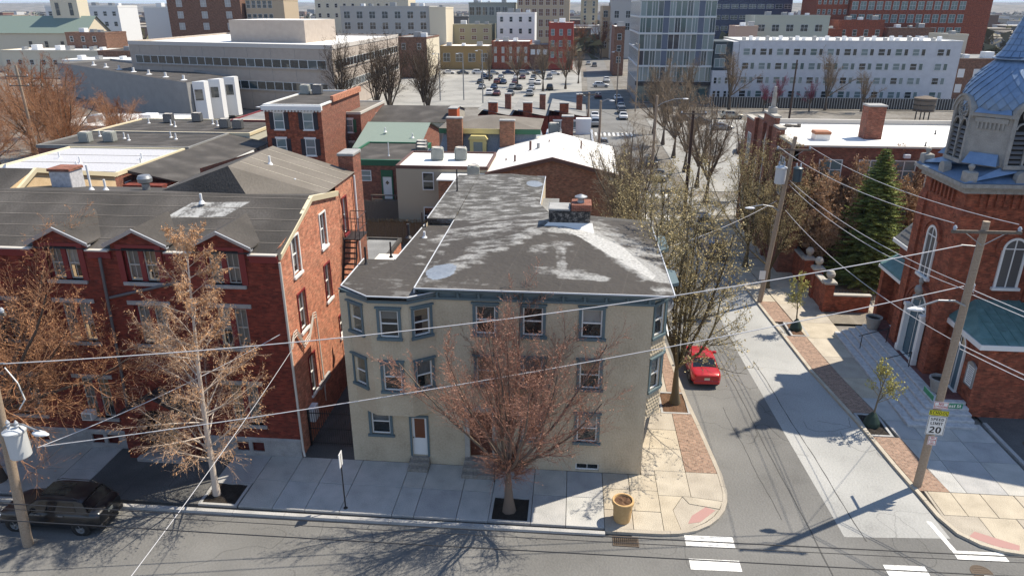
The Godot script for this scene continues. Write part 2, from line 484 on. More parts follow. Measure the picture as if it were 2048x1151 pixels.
# ---------------------------------------------------------------- light, camera, ground
func make_view():
	var cam := Camera3D.new()
	cam.name = "camera"
	add_child(cam)
	cam.position = Vector3(0, 21, 0)
	cam.rotation = Vector3(deg_to_rad(-21.5), deg_to_rad(5.0), 0)
	cam.fov = 44.13
	cam.near = 0.1
	cam.far = 20000.0
	cam.current = true
	var e := Environment.new()
	e.background_mode = Environment.BG_SKY
	var sk := ProceduralSkyMaterial.new()
	sk.sky_top_color = Color(0.50, 0.62, 0.80)
	sk.sky_horizon_color = Color(0.88, 0.92, 0.95)
	sk.sky_curve = 0.16
	sk.ground_bottom_color = Color(0.30, 0.29, 0.28)
	sk.ground_horizon_color = Color(0.62, 0.66, 0.70)
	sk.sun_angle_max = 12.0
	var s := Sky.new()
	s.sky_material = sk
	e.sky = s
	e.background_energy_multiplier = 0.8
	e.ambient_light_source = Environment.AMBIENT_SOURCE_SKY
	e.tonemap_mode = Environment.TONE_MAPPER_LINEAR
	e.tonemap_exposure = 1.5
	e.sdfgi_enabled = true
	e.ssao_enabled = true
	e.ssil_enabled = true
	e.fog_enabled = true
	e.fog_density = 0.00008
	e.fog_light_color = Color(0.72, 0.82, 0.95)
	var we := WorldEnvironment.new()
	we.name = "world_environment"
	we.environment = e
	add_child(we)
	var sun := DirectionalLight3D.new()
	sun.name = "sun"
	add_child(sun)
	sun.light_color = Color(1.0, 0.955, 0.88)
	sun.light_energy = 1.6
	sun.light_angular_distance = 0.5
	sun.shadow_enabled = true
	sun.look_at_from_position(Vector3(61.7, 100, -36.0), Vector3.ZERO, Vector3.UP)

func road_material(key: String, base: Array, size: float, sd: int, ncrack: int, stain: float) -> StandardMaterial3D:
	var W := 1024
	var a := noise_bytes(W, sd, 0.004, 4)
	var b := noise_bytes(W, sd + 1, 0.25, 2)
	var s := noise_bytes(W, sd + 2, 0.012, 3)
	var r := RandomNumberGenerator.new()
	r.seed = sd
	var ck := PackedByteArray()
	ck.resize(W * W)
	for k in ncrack:
		var x := r.randf() * W; var y := r.randf() * W
		var an := (PI / 2 if r.randf() < 0.6 else 0.0) + r.randf_range(-0.25, 0.25)
		var ln := r.randi_range(60, 420)
		var wd := 1 if r.randf() < 0.75 else 2
		var amt := r.randi_range(60, 150)
		for i in ln:
			an += r.randf_range(-0.22, 0.22)
			an = lerp_angle(an, roundf(an / (PI / 2)) * PI / 2, 0.02)
			x += cos(an); y += sin(an)
			for j in wd: ck[posmod(int(y), W) * W + posmod(int(x) + j, W)] = amt
	var l := PackedByteArray()
	for i in 1025: l.append(int(clampf(Color(i / 1024.0, 0, 0).linear_to_srgb().r * 255, 0, 255)))
	var d := PackedByteArray()
	d.resize(W * W * 3)
	for i in W * W:
		var g := 0.72 + 0.36 * a[i] / 255.0 + 0.26 * (b[i] / 255.0 - 0.5)
		if s[i] > 168: g -= (s[i] - 168) * 0.004 * stain
		g *= 1.0 - ck[i] / 255.0
		d[i * 3] = l[clampi(int(base[0] * g * 1024), 0, 1024)]; d[i * 3 + 1] = l[clampi(int(base[1] * g * 1024), 0, 1024)]; d[i * 3 + 2] = l[clampi(int(base[2] * g * 1024), 0, 1024)]
	var m := StandardMaterial3D.new()
	m.albedo_texture = img_tex(d, W, W)
	m.roughness = 0.93
	m.normal_enabled = true
	m.normal_texture = normal_tex(b, W, 0.3)
	tri_mat(m, size)
	mats[key] = m
	return m

func paver_material(key: String, base: Array, joint: Array, sd: int) -> StandardMaterial3D:   # herringbone, too fine in the picture for single pieces
	var W := 512
	var nz := noise_bytes(W, sd, 0.02, 3)
	var r := RandomNumberGenerator.new()
	r.seed = sd
	var tone := PackedFloat32Array()
	for i in 4096: tone.append(r.randf_range(0.72, 1.25))
	var l := PackedByteArray()
	for i in 1025: l.append(int(clampf(Color(i / 1024.0, 0, 0).linear_to_srgb().r * 255, 0, 255)))
	var d := PackedByteArray()
	d.resize(W * W * 3)
	var hh := PackedByteArray()
	hh.resize(W * W)
	var u := 16.0          # one brick is 2 x 1 units of 16 px
	for y in W:
		for x in W:
			var cx := int(x / u); var cy := int(y / u)
			var k := posmod(cx - cy, 4)
			var fx := x - cx * u; var fy := y - cy * u
			var edge := false
			var idx := 0
			if k == 0: edge = fx < 1.6 or fy < 1.6; idx = cx * 67 + cy * 131
			elif k == 1: edge = fy < 1.6; idx = (cx - 1) * 67 + cy * 131
			elif k == 2: edge = fx < 1.6 or fy < 1.6; idx = cx * 67 + cy * 131 + 1000
			else: edge = fx < 1.6; idx = cx * 67 + (cy - 1) * 131 + 1000
			if k == 3: edge = edge or false
			var t := tone[posmod(idx, 4096)] * (0.8 + 0.4 * nz[y * W + x] / 255.0)
			var c: Array = joint if edge else base
			if edge: t = 1.0
			var o := (y * W + x) * 3
			hh[y * W + x] = 60 if edge else 190
			for q in 3: d[o + q] = l[clampi(int(c[q] * t * 1024), 0, 1024)]
	var m := StandardMaterial3D.new()
	m.albedo_texture = img_tex(d, W, W)
	m.normal_enabled = true
	m.normal_texture = normal_tex(hh, W, 1.0)
	m.roughness = 0.92
	tri_mat(m, 3.4)
	m.uv1_scale = Vector3.ONE / 3.4
	mats[key] = m
	return m

const KERB_L := [Vector2(7.0, -36.4), Vector2(7.26, -33.8), Vector2(7.55, -30.5), Vector2(7.64, -29.4), Vector2(7.62, -28.05), Vector2(7.5, -27.4), Vector2(7.27, -26.78), Vector2(6.9, -26.2), Vector2(6.43, -25.71), Vector2(5.8, -25.3), Vector2(5.05, -25.05), Vector2(4.3, -24.96), Vector2(3.4, -24.94), Vector2(1.85, -24.93)]
const KERB_L_FAR := [Vector2(7.0, -36.4), Vector2(6.3, -48), Vector2(5.7, -60), Vector2(5.2, -75)]
const KERB_R := [Vector2(12.9, -75), Vector2(13.7, -62), Vector2(14.48, -49.76), Vector2(15.09, -40.8), Vector2(15.89, -34.55), Vector2(16.2, -31.0), Vector2(16.44, -28.83), Vector2(16.6, -27.2), Vector2(16.95, -26.1), Vector2(17.6, -25.45), Vector2(18.4, -25.12), Vector2(19.4, -24.97), Vector2(60, -24.9)]

func offset_line(p: Array, d: float) -> Array:   # moved to the left of its direction seen in (x, z)
	var r := []
	for i in p.size():
		var a: Vector2 = p[maxi(i - 1, 0)]; var b: Vector2 = p[mini(i + 1, p.size() - 1)]
		var t := (b - a).normalized()
		r.append(p[i] + Vector2(-t.y, t.x) * d)
	return r

func strip(b: MB, p: Array, q: Array, y0: float, y1: float):   # a raised band between two lines
	for i in p.size() - 1:
		var a := Vector3(p[i].x, y1, p[i].y); var c := Vector3(p[i + 1].x, y1, p[i + 1].y); var d := Vector3(q[i + 1].x, y1, q[i + 1].y); var e := Vector3(q[i].x, y1, q[i].y)
		var up := (c - a).cross(e - a).y
		if up > 0: b.quad(a, c, d, e)
		else: b.quad(e, d, c, a)
		for s in [[a, c], [e, d]]:
			b.quad(s[0] - Vector3(0, y1 - y0, 0), s[1] - Vector3(0, y1 - y0, 0), s[1], s[0])

func kerb(called: String, line: Array, mat: Material):
	# kerb stones of about 2.4 m, with thin gaps
	var o := Node3D.new()
	o.name = numbered(called)
	add_child(o, true)
	o.set_meta("kind", "structure")
	var run := []
	var acc := 0.0
	var pts := [line[0]]
	for i in line.size() - 1:
		var a: Vector2 = line[i]; var c: Vector2 = line[i + 1]
		var n := maxi(1, int(ceil(a.distance_to(c) / 0.6)))
		for k in n: pts.append(a.lerp(c, (k + 1.0) / n))
	run = [pts[0]]
	for i in range(1, pts.size()):
		run.append(pts[i])
		acc += pts[i].distance_to(pts[i - 1])
		if acc > 2.3 or i == pts.size() - 1:
			var inner := offset_line(run, 0.2)
			var b := MB.new()
			var k0: Vector2 = run[0]; var k1: Vector2 = run[-1]
			var sh := run.duplicate(); var si := inner.duplicate()
			sh[0] = k0.lerp(run[1], 0.02); si[0] = si[0].lerp(inner[1], 0.02)
			strip(b, sh, si, -0.14, 0.006 + 0.004 * (i % 2))
			part("kerb_stone", b, mat, o)
			run = [pts[i]]
			acc = 0.0

func slabs(parent: Node3D, xs: Array, zs: Array, mat: Array, called := "paving_slab", y := 0.0):
	for i in xs.size() - 1:
		for j in zs.size() - 1:
			var b := MB.new()
			var dy := rng.randf_range(-0.004, 0.004)
			b.bbox(xs[i] + 0.012, -0.12, zs[j] + 0.012, xs[i + 1] - 0.012, y + dy, zs[j + 1] - 0.012, 0.012)
			part(called, b, mat[rng.randi() % mat.size()], parent)

func poly_slab(parent: Node3D, p: Array, mat: Material, y := 0.0, called := "paving_slab"):
	var b := MB.new()
	var a := PackedVector2Array()
	for q in p: a.append(q)
	var s := Geometry2D.offset_polygon(a, -0.012)
	if s.is_empty(): return
	b.prism(Array(s[0]), -0.12, y)
	part(called, b, mat, parent)

func setting(called: String) -> Node3D:
	var o := Node3D.new()
	o.name = numbered(called)
	add_child(o, true)
	o.set_meta("kind", "structure")
	return o

func make_ground():
	road_material("asphalt", [0.165, 0.163, 0.156], 30.0, 41, 60, 0.35)
	road_material("asphalt_lot", [0.3, 0.295, 0.275], 40.0, 42, 90, 0.5)
	road_material("lane_concrete", [0.36, 0.362, 0.35], 30.0, 43, 40, 0.3)
	paver_material("paver", [0.25, 0.16, 0.115], [0.3, 0.25, 0.2], 5)
	paver_material("paver_dark", [0.16, 0.06, 0.055], [0.1, 0.07, 0.06], 6)
	speckled("town_ground", [[0, 0.08, 0.07, 0.055], [0.4, 0.14, 0.128, 0.11], [0.6, 0.18, 0.168, 0.15], [1, 0.26, 0.245, 0.22]], 60.0, 44, 0.012, 0.1, 0.4, 1.0, 1.0)
	speckled("far_land", [[0, 0.06, 0.06, 0.045], [0.4, 0.13, 0.115, 0.085], [0.6, 0.2, 0.175, 0.14], [1, 0.3, 0.28, 0.25]], 900.0, 45, 0.02, 0.14, 0.45, 1.0)
	for k in ["concrete", "concrete_tan"]:
		for j in 2:
			var m: StandardMaterial3D = mats[k].duplicate()
			m.albedo_color = lin(0.88, 0.88, 0.9) if j == 0 else lin(1.0, 0.98, 0.94)
			m.uv1_offset = Vector3(0.37 * (j + 1), 0.1, 0.61 * (j + 1))
			mats[k + str(j)] = m
	var b := MB.new()
	b.sheet([Vector2(-700, 60), Vector2(700, 60), Vector2(700, -900), Vector2(-700, -900)], -0.16)
	struct("ground", b, mats.town_ground)
	b = MB.new()
	b.sheet([Vector2(-9000, 300), Vector2(9000, 300), Vector2(9000, -12000), Vector2(-9000, -12000)], -0.9)
	struct("far_ground", b, mats.far_land)
	# low far ridges on the horizon
	b = MB.new()
	var f := FastNoiseLite.new()
	f.seed = 3
	for row in 3:
		var z := -3200.0 - row * 1900.0
		for i in 60:
			var x0 := -6000.0 + i * 200.0
			var h0 := 38.0 + row * 16 + 14 * f.get_noise_2d(x0 * 0.06, row * 90.0); var h1 := 38.0 + row * 16 + 14 * f.get_noise_2d((x0 + 200) * 0.06, row * 90.0)
			b.quad(Vector3(x0, -1, z), Vector3(x0 + 200, -1, z), Vector3(x0 + 200, h1, z - 500), Vector3(x0, h0, z - 500))
			b.quad(Vector3(x0, h0, z - 500), Vector3(x0 + 200, h1, z - 500), Vector3(x0 + 200, -1, z - 1400), Vector3(x0, -1, z - 1400))
	struct("hills", b, mats.far_land)
	# roads
	b = MB.new()
	b.sheet([Vector2(-90, -24.8), Vector2(90, -24.8), Vector2(90, -11), Vector2(-90, -11)], -0.13)
	var road := struct("road", b, mats.asphalt)
	b = MB.new()
	b.sheet([Vector2(3.0, -24.8), Vector2(7.9, -24.8), Vector2(22, -24.8), Vector2(22, -25.4), Vector2(16.9, -29), Vector2(15.4, -42), Vector2(14.8, -50), Vector2(13.2, -75), Vector2(13.2, -88), Vector2(10.3, -160), Vector2(12.5, -420), Vector2(4.0, -420), Vector2(3.0, -160), Vector2(4.6, -90), Vector2(5.0, -75), Vector2(6.1, -50), Vector2(6.9, -36), Vector2(7.2, -29), Vector2(3.0, -25.6)], -0.126)
	struct("side_road", b, mats.asphalt)
	b = MB.new()
	b.sheet([Vector2(12.1, -25.6), Vector2(16.6, -25.9), Vector2(16.0, -35), Vector2(14.9, -50), Vector2(13.9, -62), Vector2(13.3, -72), Vector2(10.3, -72), Vector2(11.2, -43)], -0.122)
	struct("concrete_lane", b, mats.lane_concrete)
	b = MB.new()
	b.sheet([Vector2(-60, -77), Vector2(90, -77), Vector2(90, -85), Vector2(-60, -85)], -0.13)
	struct("cross_road", b, mats.asphalt_lot)
	# tar-filled cracks along the lane joints
	var ts := setting("tar_seams")
	for q in [[9.75, -44, 10.9, -23.0, 0.028], [11.95, -42, 12.95, -25.4, 0.024], [8.9, -36, 9.7, -26.5, 0.014]]:
		b = MB.new()
		var pl := []; var pr := []
		for i in 31:
			var f2 := i / 30.0
			var wob := 0.03 * sin(f2 * 13 + q[0]) + 0.012 * sin(f2 * 53)
			var wd: float = q[4] * (0.6 + 0.5 * absf(sin(f2 * 31 + q[0] * 3)))
			pl.append(Vector2(lerpf(q[0], q[2], f2) + wob - wd, lerpf(q[1], q[3], f2))); pr.append(Vector2(lerpf(q[0], q[2], f2) + wob + wd, lerpf(q[1], q[3], f2)))
		for i in 30: b.sheet([pl[i], pr[i], pr[i + 1], pl[i + 1]], -0.118)
		part("tar_seam", b, flat("tar_line", 0.06, 0.06, 0.058, 0.8), ts)
	# painted markings
	var mk := setting("road_markings")
	var white := speckled("road_paint", [[0, 0.25, 0.25, 0.24], [0.38, 0.5, 0.5, 0.48], [0.5, 0.68, 0.68, 0.66], [1, 0.78, 0.78, 0.76]], 3.0, 47, 0.02, 0.15, 0.5, 0.8)
	for q in [[5.25, -25.12, 7.3, -24.46], [5.25, -23.72, 7.3, -23.1], [13.1, -24.05, 14.75, -23.35], [16.3, -25.15, 18.35, -24.6], [16.9, -23.8, 18.9, -23.2]]:
		b = MB.new()
		b.sheet([Vector2(q[0], q[1]), Vector2(q[2], q[1] - 0.05), Vector2(q[2], q[3] - 0.05), Vector2(q[0], q[3])], -0.116)
		part("crosswalk_bar", b, white, mk)
	b = MB.new()
	b.sheet([Vector2(16.05, -26.95), Vector2(16.27, -26.95), Vector2(16.5, -25.15), Vector2(16.28, -25.15)], -0.116)
	part("stop_line", b, white, mk)
	for i in 7:
		for q in [-86.2, -76.6]:
			b = MB.new()
			b.sheet([Vector2(5.6 + i * 1.1, q), Vector2(6.15 + i * 1.1, q), Vector2(6.15 + i * 1.1, q + 1.9), Vector2(5.6 + i * 1.1, q + 1.9)], -0.11)
			part("crosswalk_bar", b, white, mk)
	for i in 9:
		b = MB.new()
		b.sheet([Vector2(3.6 + i * 0.8, -132), Vector2(4.0 + i * 0.8, -132), Vector2(4.0 + i * 0.8, -128.5), Vector2(3.6 + i * 0.8, -128.5)], -0.11)
		part("crosswalk_bar", b, white, mk)
	# front pavement
	var c := [mats.concrete, mats.concrete0, mats.concrete1]
	var ct := [mats.concrete_tan, mats.concrete_tan0, mats.concrete_tan1]
	var sw := setting("pavement")
	var zr := [-29.1, -27.15, -25.14]
	slabs(sw, [-14.7, -13.1, -11.6, -10.0, -7.6, -6.6, -4.7, -3.27], zr, c)
	slabs(sw, [-3.27, -1.4], [-29.1, -26.95], c)
	slabs(sw, [-1.4, 0.15, 1.85], zr, c)
	slabs(sw, [-16.6, -14.7], [-29.1, -26.85], c)
	slabs(sw, [-33, -31.2, -29.4, -27.6, -25.8, -24.2, -22.6], zr, c)
	slabs(sw, [-60, -52, -44, -36, -33], [-29.1, -25.14], c)
	for q in [[-22.6, -29.1, -20.6, -26.2], [-20.6, -29.1, -18.6, -26.2], [-18.6, -29.1, -16.6, -26.2], [-22.6, -26.2, -20.4, -25.14], [-20.4, -26.2, -16.6, -25.14]]:
		b = MB.new()
		b.bbox(q[0] + 0.006, -0.12, q[1] + 0.006, q[2] - 0.006, -0.006, q[3] - 0.006, 0.005)
		part("driveway_slab", b, mats.asphalt_pad, sw)
	# corner slabs in tan concrete
	slabs(sw, [1.85, 3.1, 4.4], [-29.1, -27.9], ct)
	slabs(sw, [1.85, 3.1], [-27.9, -26.4, -25.14], ct)
	slabs(sw, [3.1, 4.4], [-27.9, -26.4, -25.14], ct)
	slabs(sw, [3.75, 5.9], [-41.0, -39.2, -37.3], ct)
	slabs(sw, [3.75, 5.3], [-37.3, -34.9], ct)
	slabs(sw, [3.75, 5.9], [-34.9, -33.2, -31.4, -29.5], ct)
	poly_slab(sw, [Vector2(3.74, -29.5), Vector2(4.4, -29.5), Vector2(4.4, -29.1), Vector2(3.74, -29.1)], ct[1])
	poly_slab(sw, [Vector2(4.4, -29.5), Vector2(5.9, -29.5), Vector2(5.9, -27.6), Vector2(4.4, -27.6)], ct[0])
	poly_slab(sw, [Vector2(5.9, -29.5), Vector2(7.44, -29.5), Vector2(7.42, -28.05), Vector2(7.3, -27.4), Vector2(5.9, -27.6)], ct[1])
	poly_slab(sw, [Vector2(4.4, -27.6), Vector2(5.5, -27.6), Vector2(4.95, -26.6), Vector2(5.15, -25.27), Vector2(4.4, -25.16)], ct[2])
	poly_slab(sw, [Vector2(5.5, -27.6), Vector2(5.9, -27.6), Vector2(7.3, -27.4), Vector2(7.06, -26.85), Vector2(5.75, -27.1)], ct[0])
	poly_slab(sw, [Vector2(5.5, -27.6), Vector2(5.75, -27.1), Vector2(7.06, -26.85), Vector2(6.7, -26.32), Vector2(6.25, -25.88), Vector2(5.72, -25.52), Vector2(5.15, -25.27), Vector2(4.95, -26.6)], ct[1], -0.02, "ramp_slab")
	b = MB.new()
	b.sheet([Vector2(5.5, -25.75), Vector2(6.05, -25.9), Vector2(6.85, -26.75), Vector2(6.45, -26.95), Vector2(5.75, -26.3)], -0.012)
	part("tactile_plate", b, flat("tactile", 0.36, 0.21, 0.19, 0.9), sw)
	for q in [[Vector2(5.9, -34.9), Vector2(7.0, -34.9), Vector2(7.3, -31.5), Vector2(7.42, -29.5), Vector2(5.9, -29.5)], [Vector2(5.9, -49), Vector2(6.05, -49), Vector2(6.8, -37.3), Vector2(5.9, -37.3)]]:
		poly_slab(sw, q, mats.paver, 0.0, "paver_strip")
	poly_slab(sw, [Vector2(4.3, -76), Vector2(5.0, -76), Vector2(5.9, -49), Vector2(5.9, -41), Vector2(4.4, -41), Vector2(3.6, -60)], mats.concrete_tan0)
	tree_pit(-3.27, -26.95, -1.4, -25.14)
	tree_pit(-16.6, -26.85, -14.75, -25.14)
	tree_pit(5.3, -37.3, 6.95, -34.9, "mulch")
	kerb("kerb", [Vector2(-36, -24.75), Vector2(-26, -24.85), Vector2(1.85, -24.93)].map(func(p): return p), mats.concrete0)
	var kl := KERB_L.duplicate()
	kerb("kerb", offset_line(kl, 0.0), mats.concrete_tan0)
	var kf := KERB_L_FAR.duplicate()
	kf.reverse()
	kerb("kerb", kf, mats.concrete_tan0)
	# right-hand pavement
	var sr := setting("pavement")
	var kr := KERB_R.duplicate()
	kr.reverse()
	kerb("kerb", kr, mats.concrete_tan)
	var xr := func(z: float) -> float:
		var k := 0
		while k < KERB_R.size() - 2 and KERB_R[k + 1].y < z: k += 1
		return lerpf(KERB_R[k].x, KERB_R[k + 1].x, (z - KERB_R[k].y) / (KERB_R[k + 1].y - KERB_R[k].y))
	var zz := [-75.0, -66.0, -58.0, -52.0, -48.2]
	for i in zz.size() - 1: poly_slab(sr, [Vector2(xr.call(zz[i]) + 0.2, zz[i]), Vector2(xr.call(zz[i]) + 1.5, zz[i]), Vector2(xr.call(zz[i + 1]) + 1.5, zz[i + 1]), Vector2(xr.call(zz[i + 1]) + 0.2, zz[i + 1])], mats.concrete_tan if i < 3 else mats.paver, 0.0, "paver_strip")
	zz = [-45.8, -42.0, -38.0, -35.9]
	for i in zz.size() - 1: poly_slab(sr, [Vector2(xr.call(zz[i]) + 0.2, zz[i]), Vector2(xr.call(zz[i]) + 1.55, zz[i]), Vector2(xr.call(zz[i + 1]) + 1.55, zz[i + 1]), Vector2(xr.call(zz[i + 1]) + 0.2, zz[i + 1])], mats.paver, 0.0, "paver_strip")
	poly_slab(sr, [Vector2(xr.call(-33.5) + 0.2, -33.5), Vector2(17.55, -33.5), Vector2(18.0, -29.0), Vector2(16.65, -29.0)], mats.paver, 0.0, "paver_strip")
	tree_pit(15.35, -48.15, 16.6, -45.85, "mulch")
	tree_pit(16.0, -35.85, 17.3, -33.55)
	zz = [-75.0, -66.0, -60.0, -55.0, -51.5, -48.2, -45.6, -42.8, -40.0, -37.6, -35.2, -33.4, -31.6, -29.0]
	for i in zz.size() - 1:
		var x0: float = xr.call(zz[i]) + 1.56; var x1: float = xr.call(zz[i + 1]) + 1.56
		if zz[i] > -36: x0 = 17.4 if zz[i] < -33.5 else 17.58
		if zz[i + 1] > -36: x1 = 17.4 if zz[i + 1] < -33.5 else lerpf(17.55, 18.0, (zz[i + 1] + 33.5) / 4.5)
		var mm: Material = c[i % 3] if zz[i] >= -37.7 else ct[i % 3]
		var far_x := 18.9 if zz[i] < -48 else 18.75
		poly_slab(sr, [Vector2(x0, zz[i]), Vector2(far_x, zz[i]), Vector2(far_x, zz[i + 1]), Vector2(x1, zz[i + 1])], mm)
		if zz[i] >= -35.3 or zz[i] < -50:
			poly_slab(sr, [Vector2(far_x, zz[i]), Vector2(20.6, zz[i]), Vector2(20.6, zz[i + 1]), Vector2(far_x, zz[i + 1])], c[(i + 1) % 3] if zz[i] > -50 else ct[0])
			poly_slab(sr, [Vector2(20.6, zz[i]), Vector2(22.4, zz[i]), Vector2(22.4, zz[i + 1]), Vector2(20.6, zz[i + 1])], c[(i + 2) % 3] if zz[i] > -50 else ct[1])
	poly_slab(sr, [Vector2(18.9, -51.4), Vector2(24, -51.4), Vector2(24, -48.2), Vector2(18.9, -48.2)], mats.concrete_tan0)
	slabs(sr, [16.95, 18.0, 19.3, 20.8, 22.4, 24.5, 27, 30, 34, 40, 50], [-29.0, -27.3], ct)
	slabs(sr, [18.4, 20.0, 21.6, 23.4, 25.5, 28, 31, 36, 50], [-27.3, -25.2], ct)
	poly_slab(sr, [Vector2(16.82, -29.0), Vector2(16.95, -29.0), Vector2(16.95, -27.3), Vector2(18.4, -27.3), Vector2(18.4, -25.32), Vector2(17.7, -25.62), Vector2(17.12, -26.2), Vector2(16.8, -27.25)], ct[1])
	b = MB.new()
	b.sheet([Vector2(17.35, -25.95), Vector2(17.75, -26.3), Vector2(19.2, -25.55), Vector2(19.0, -25.22), Vector2(18.2, -25.42)], 0.004)
	part("tactile_plate", b, mats.tactile, sr)
	# dark asphalt yard beside the church
	b = MB.new()
	b.prism([Vector2(22.7, -36.0), Vector2(40, -36.0), Vector2(40, -29.1), Vector2(22.7, -29.1)], -0.12, 0.0)
	struct("church_yard", b, mats.asphalt_pad)
	kerb("kerb", [Vector2(22.65, -29.1), Vector2(22.65, -35.4)], mats.concrete0)
	# alley floor, back yards, parking grounds
	b = MB.new()
	b.prism([Vector2(-13.1, -56), Vector2(-10.4, -56), Vector2(-10.4, -29.1), Vector2(-13.1, -29.1)], -0.12, -0.004)
	struct("alley", b, mats.asphalt_pad)
	for q in [[14.5, -150, 75, -88, "parking_ground"], [-62, -300, 1.6, -165, "parking_ground"]]:
		b = MB.new()
		b.sheet([Vector2(q[0], q[1]), Vector2(q[2], q[1]), Vector2(q[2], q[3]), Vector2(q[0], q[3])], -0.1)
		struct(q[4], b, mats.asphalt_lot)
	b = MB.new()
	b.sheet([Vector2(18.5, -66), Vector2(60, -66), Vector2(60, -45), Vector2(24, -45), Vector2(24, -51.4), Vector2(18.5, -51.4)], -0.03)
	struct("school_yard", b, mats.concrete_tan0)
	# drain grate and manhole
	var gr := thing("storm_drain", "rusty slotted storm drain grate set in the asphalt at the kerb", "drain", Vector3(2.72, -0.13, -24.5))
	b = MB.new()
	frame_rect_flat(b, -0.55, -0.3, 0.55, 0.3, 0.05, 0.0, 0.03)
	part("frame", b, flat("rust_iron", 0.1, 0.075, 0.055, 0.8, 0.3), gr)
	for i in 12:
		b = MB.new()
		var x := -0.46 + i * 0.083
		b.hexa([Vector3(x - 0.02, 0.005, 0.25), Vector3(x + 0.02, 0.005, 0.25), Vector3(x + 0.06, 0.005, -0.25), Vector3(x + 0.02, 0.005, -0.25), Vector3(x - 0.02, 0.028, 0.25), Vector3(x + 0.02, 0.028, 0.25), Vector3(x + 0.06, 0.028, -0.25), Vector3(x + 0.02, 0.028, -0.25)])
		part("bar", b, mats.rust_iron, gr)
	b = MB.new()
	b.sheet([Vector2(-0.5, -0.26), Vector2(0.5, -0.26), Vector2(0.5, 0.26), Vector2(-0.5, 0.26)], 0.004)
	part("pit", b, mats.room, gr)
	for q in [[16.9, -23.95, 0.42, "round brown manhole cover in the road by the crosswalk"], [23.95, -33.4, 0.3, "small dark manhole cover in the asphalt beside the church"]]:
		var mh := thing("manhole_cover", q[3], "manhole", Vector3(q[0], -0.13 if q[1] > -25 else 0.0, q[1]))
		b = MB.new()
		b.lathe(Vector3.ZERO, [Vector2(q[2], 0.0), Vector2(q[2], 0.012), Vector2(q[2] - 0.05, 0.014), Vector2(q[2] - 0.05, 0.008), Vector2(0.0, 0.01)], 24)
		part("cover", b, mats.rust_iron, mh)
		b = MB.new()
		for i in 5: b.box(-q[2] * 0.7, 0.009, -q[2] * 0.6 + i * q[2] * 0.3 - 0.02, q[2] * 0.7, 0.016, -q[2] * 0.6 + i * q[2] * 0.3 + 0.02)
		part("ribs", b, mats.rust_iron, mh)

func frame_rect_flat(b: MB, x0: float, z0: float, x1: float, z1: float, t: float, y0: float, y1: float):
	b.box(x0, y0, z0, x0 + t, y1, z1); b.box(x1 - t, y0, z0, x1, y1, z1)
	b.box(x0 + t, y0, z0, x1 - t, y1, z0 + t); b.box(x0 + t, y0, z1 - t, x1 - t, y1, z1)

func tree_pit(x0: float, z0: float, x1: float, z1: float, fill := "soil"):
	var o := setting("tree_pit")
	var b := MB.new()
	frame_rect_flat(b, x0 + 0.01, z0 + 0.01, x1 - 0.01, z1 - 0.01, 0.13, -0.12, 0.004)
	part("edging", b, mats.concrete0, o)
	b = MB.new()
	var n := 10
	for i in n:
		for j in n:
			var p := []
			for k in [[0, 1], [1, 1], [1, 0], [0, 0]]:
				var u := float(i + k[0]) / n; var v := float(j + k[1]) / n
				p.append(Vector3(lerpf(x0 + 0.1, x1 - 0.1, u), -0.05 + 0.05 * sin(u * 13 + z0) * sin(v * 11 + x0) + 0.05 * (1 - absf(u * 2 - 1)) * (1 - absf(v * 2 - 1)), lerpf(z0 + 0.1, z1 - 0.1, v)))
			b.quad(p[0], p[1], p[2], p[3])
	part("soil", b, mats[fill], o)

# ---------------------------------------------------------------- the beige corner building
func inside_poly(p: Vector2, q: Array) -> bool:
	return Geometry2D.is_point_in_polygon(p, PackedVector2Array(q))

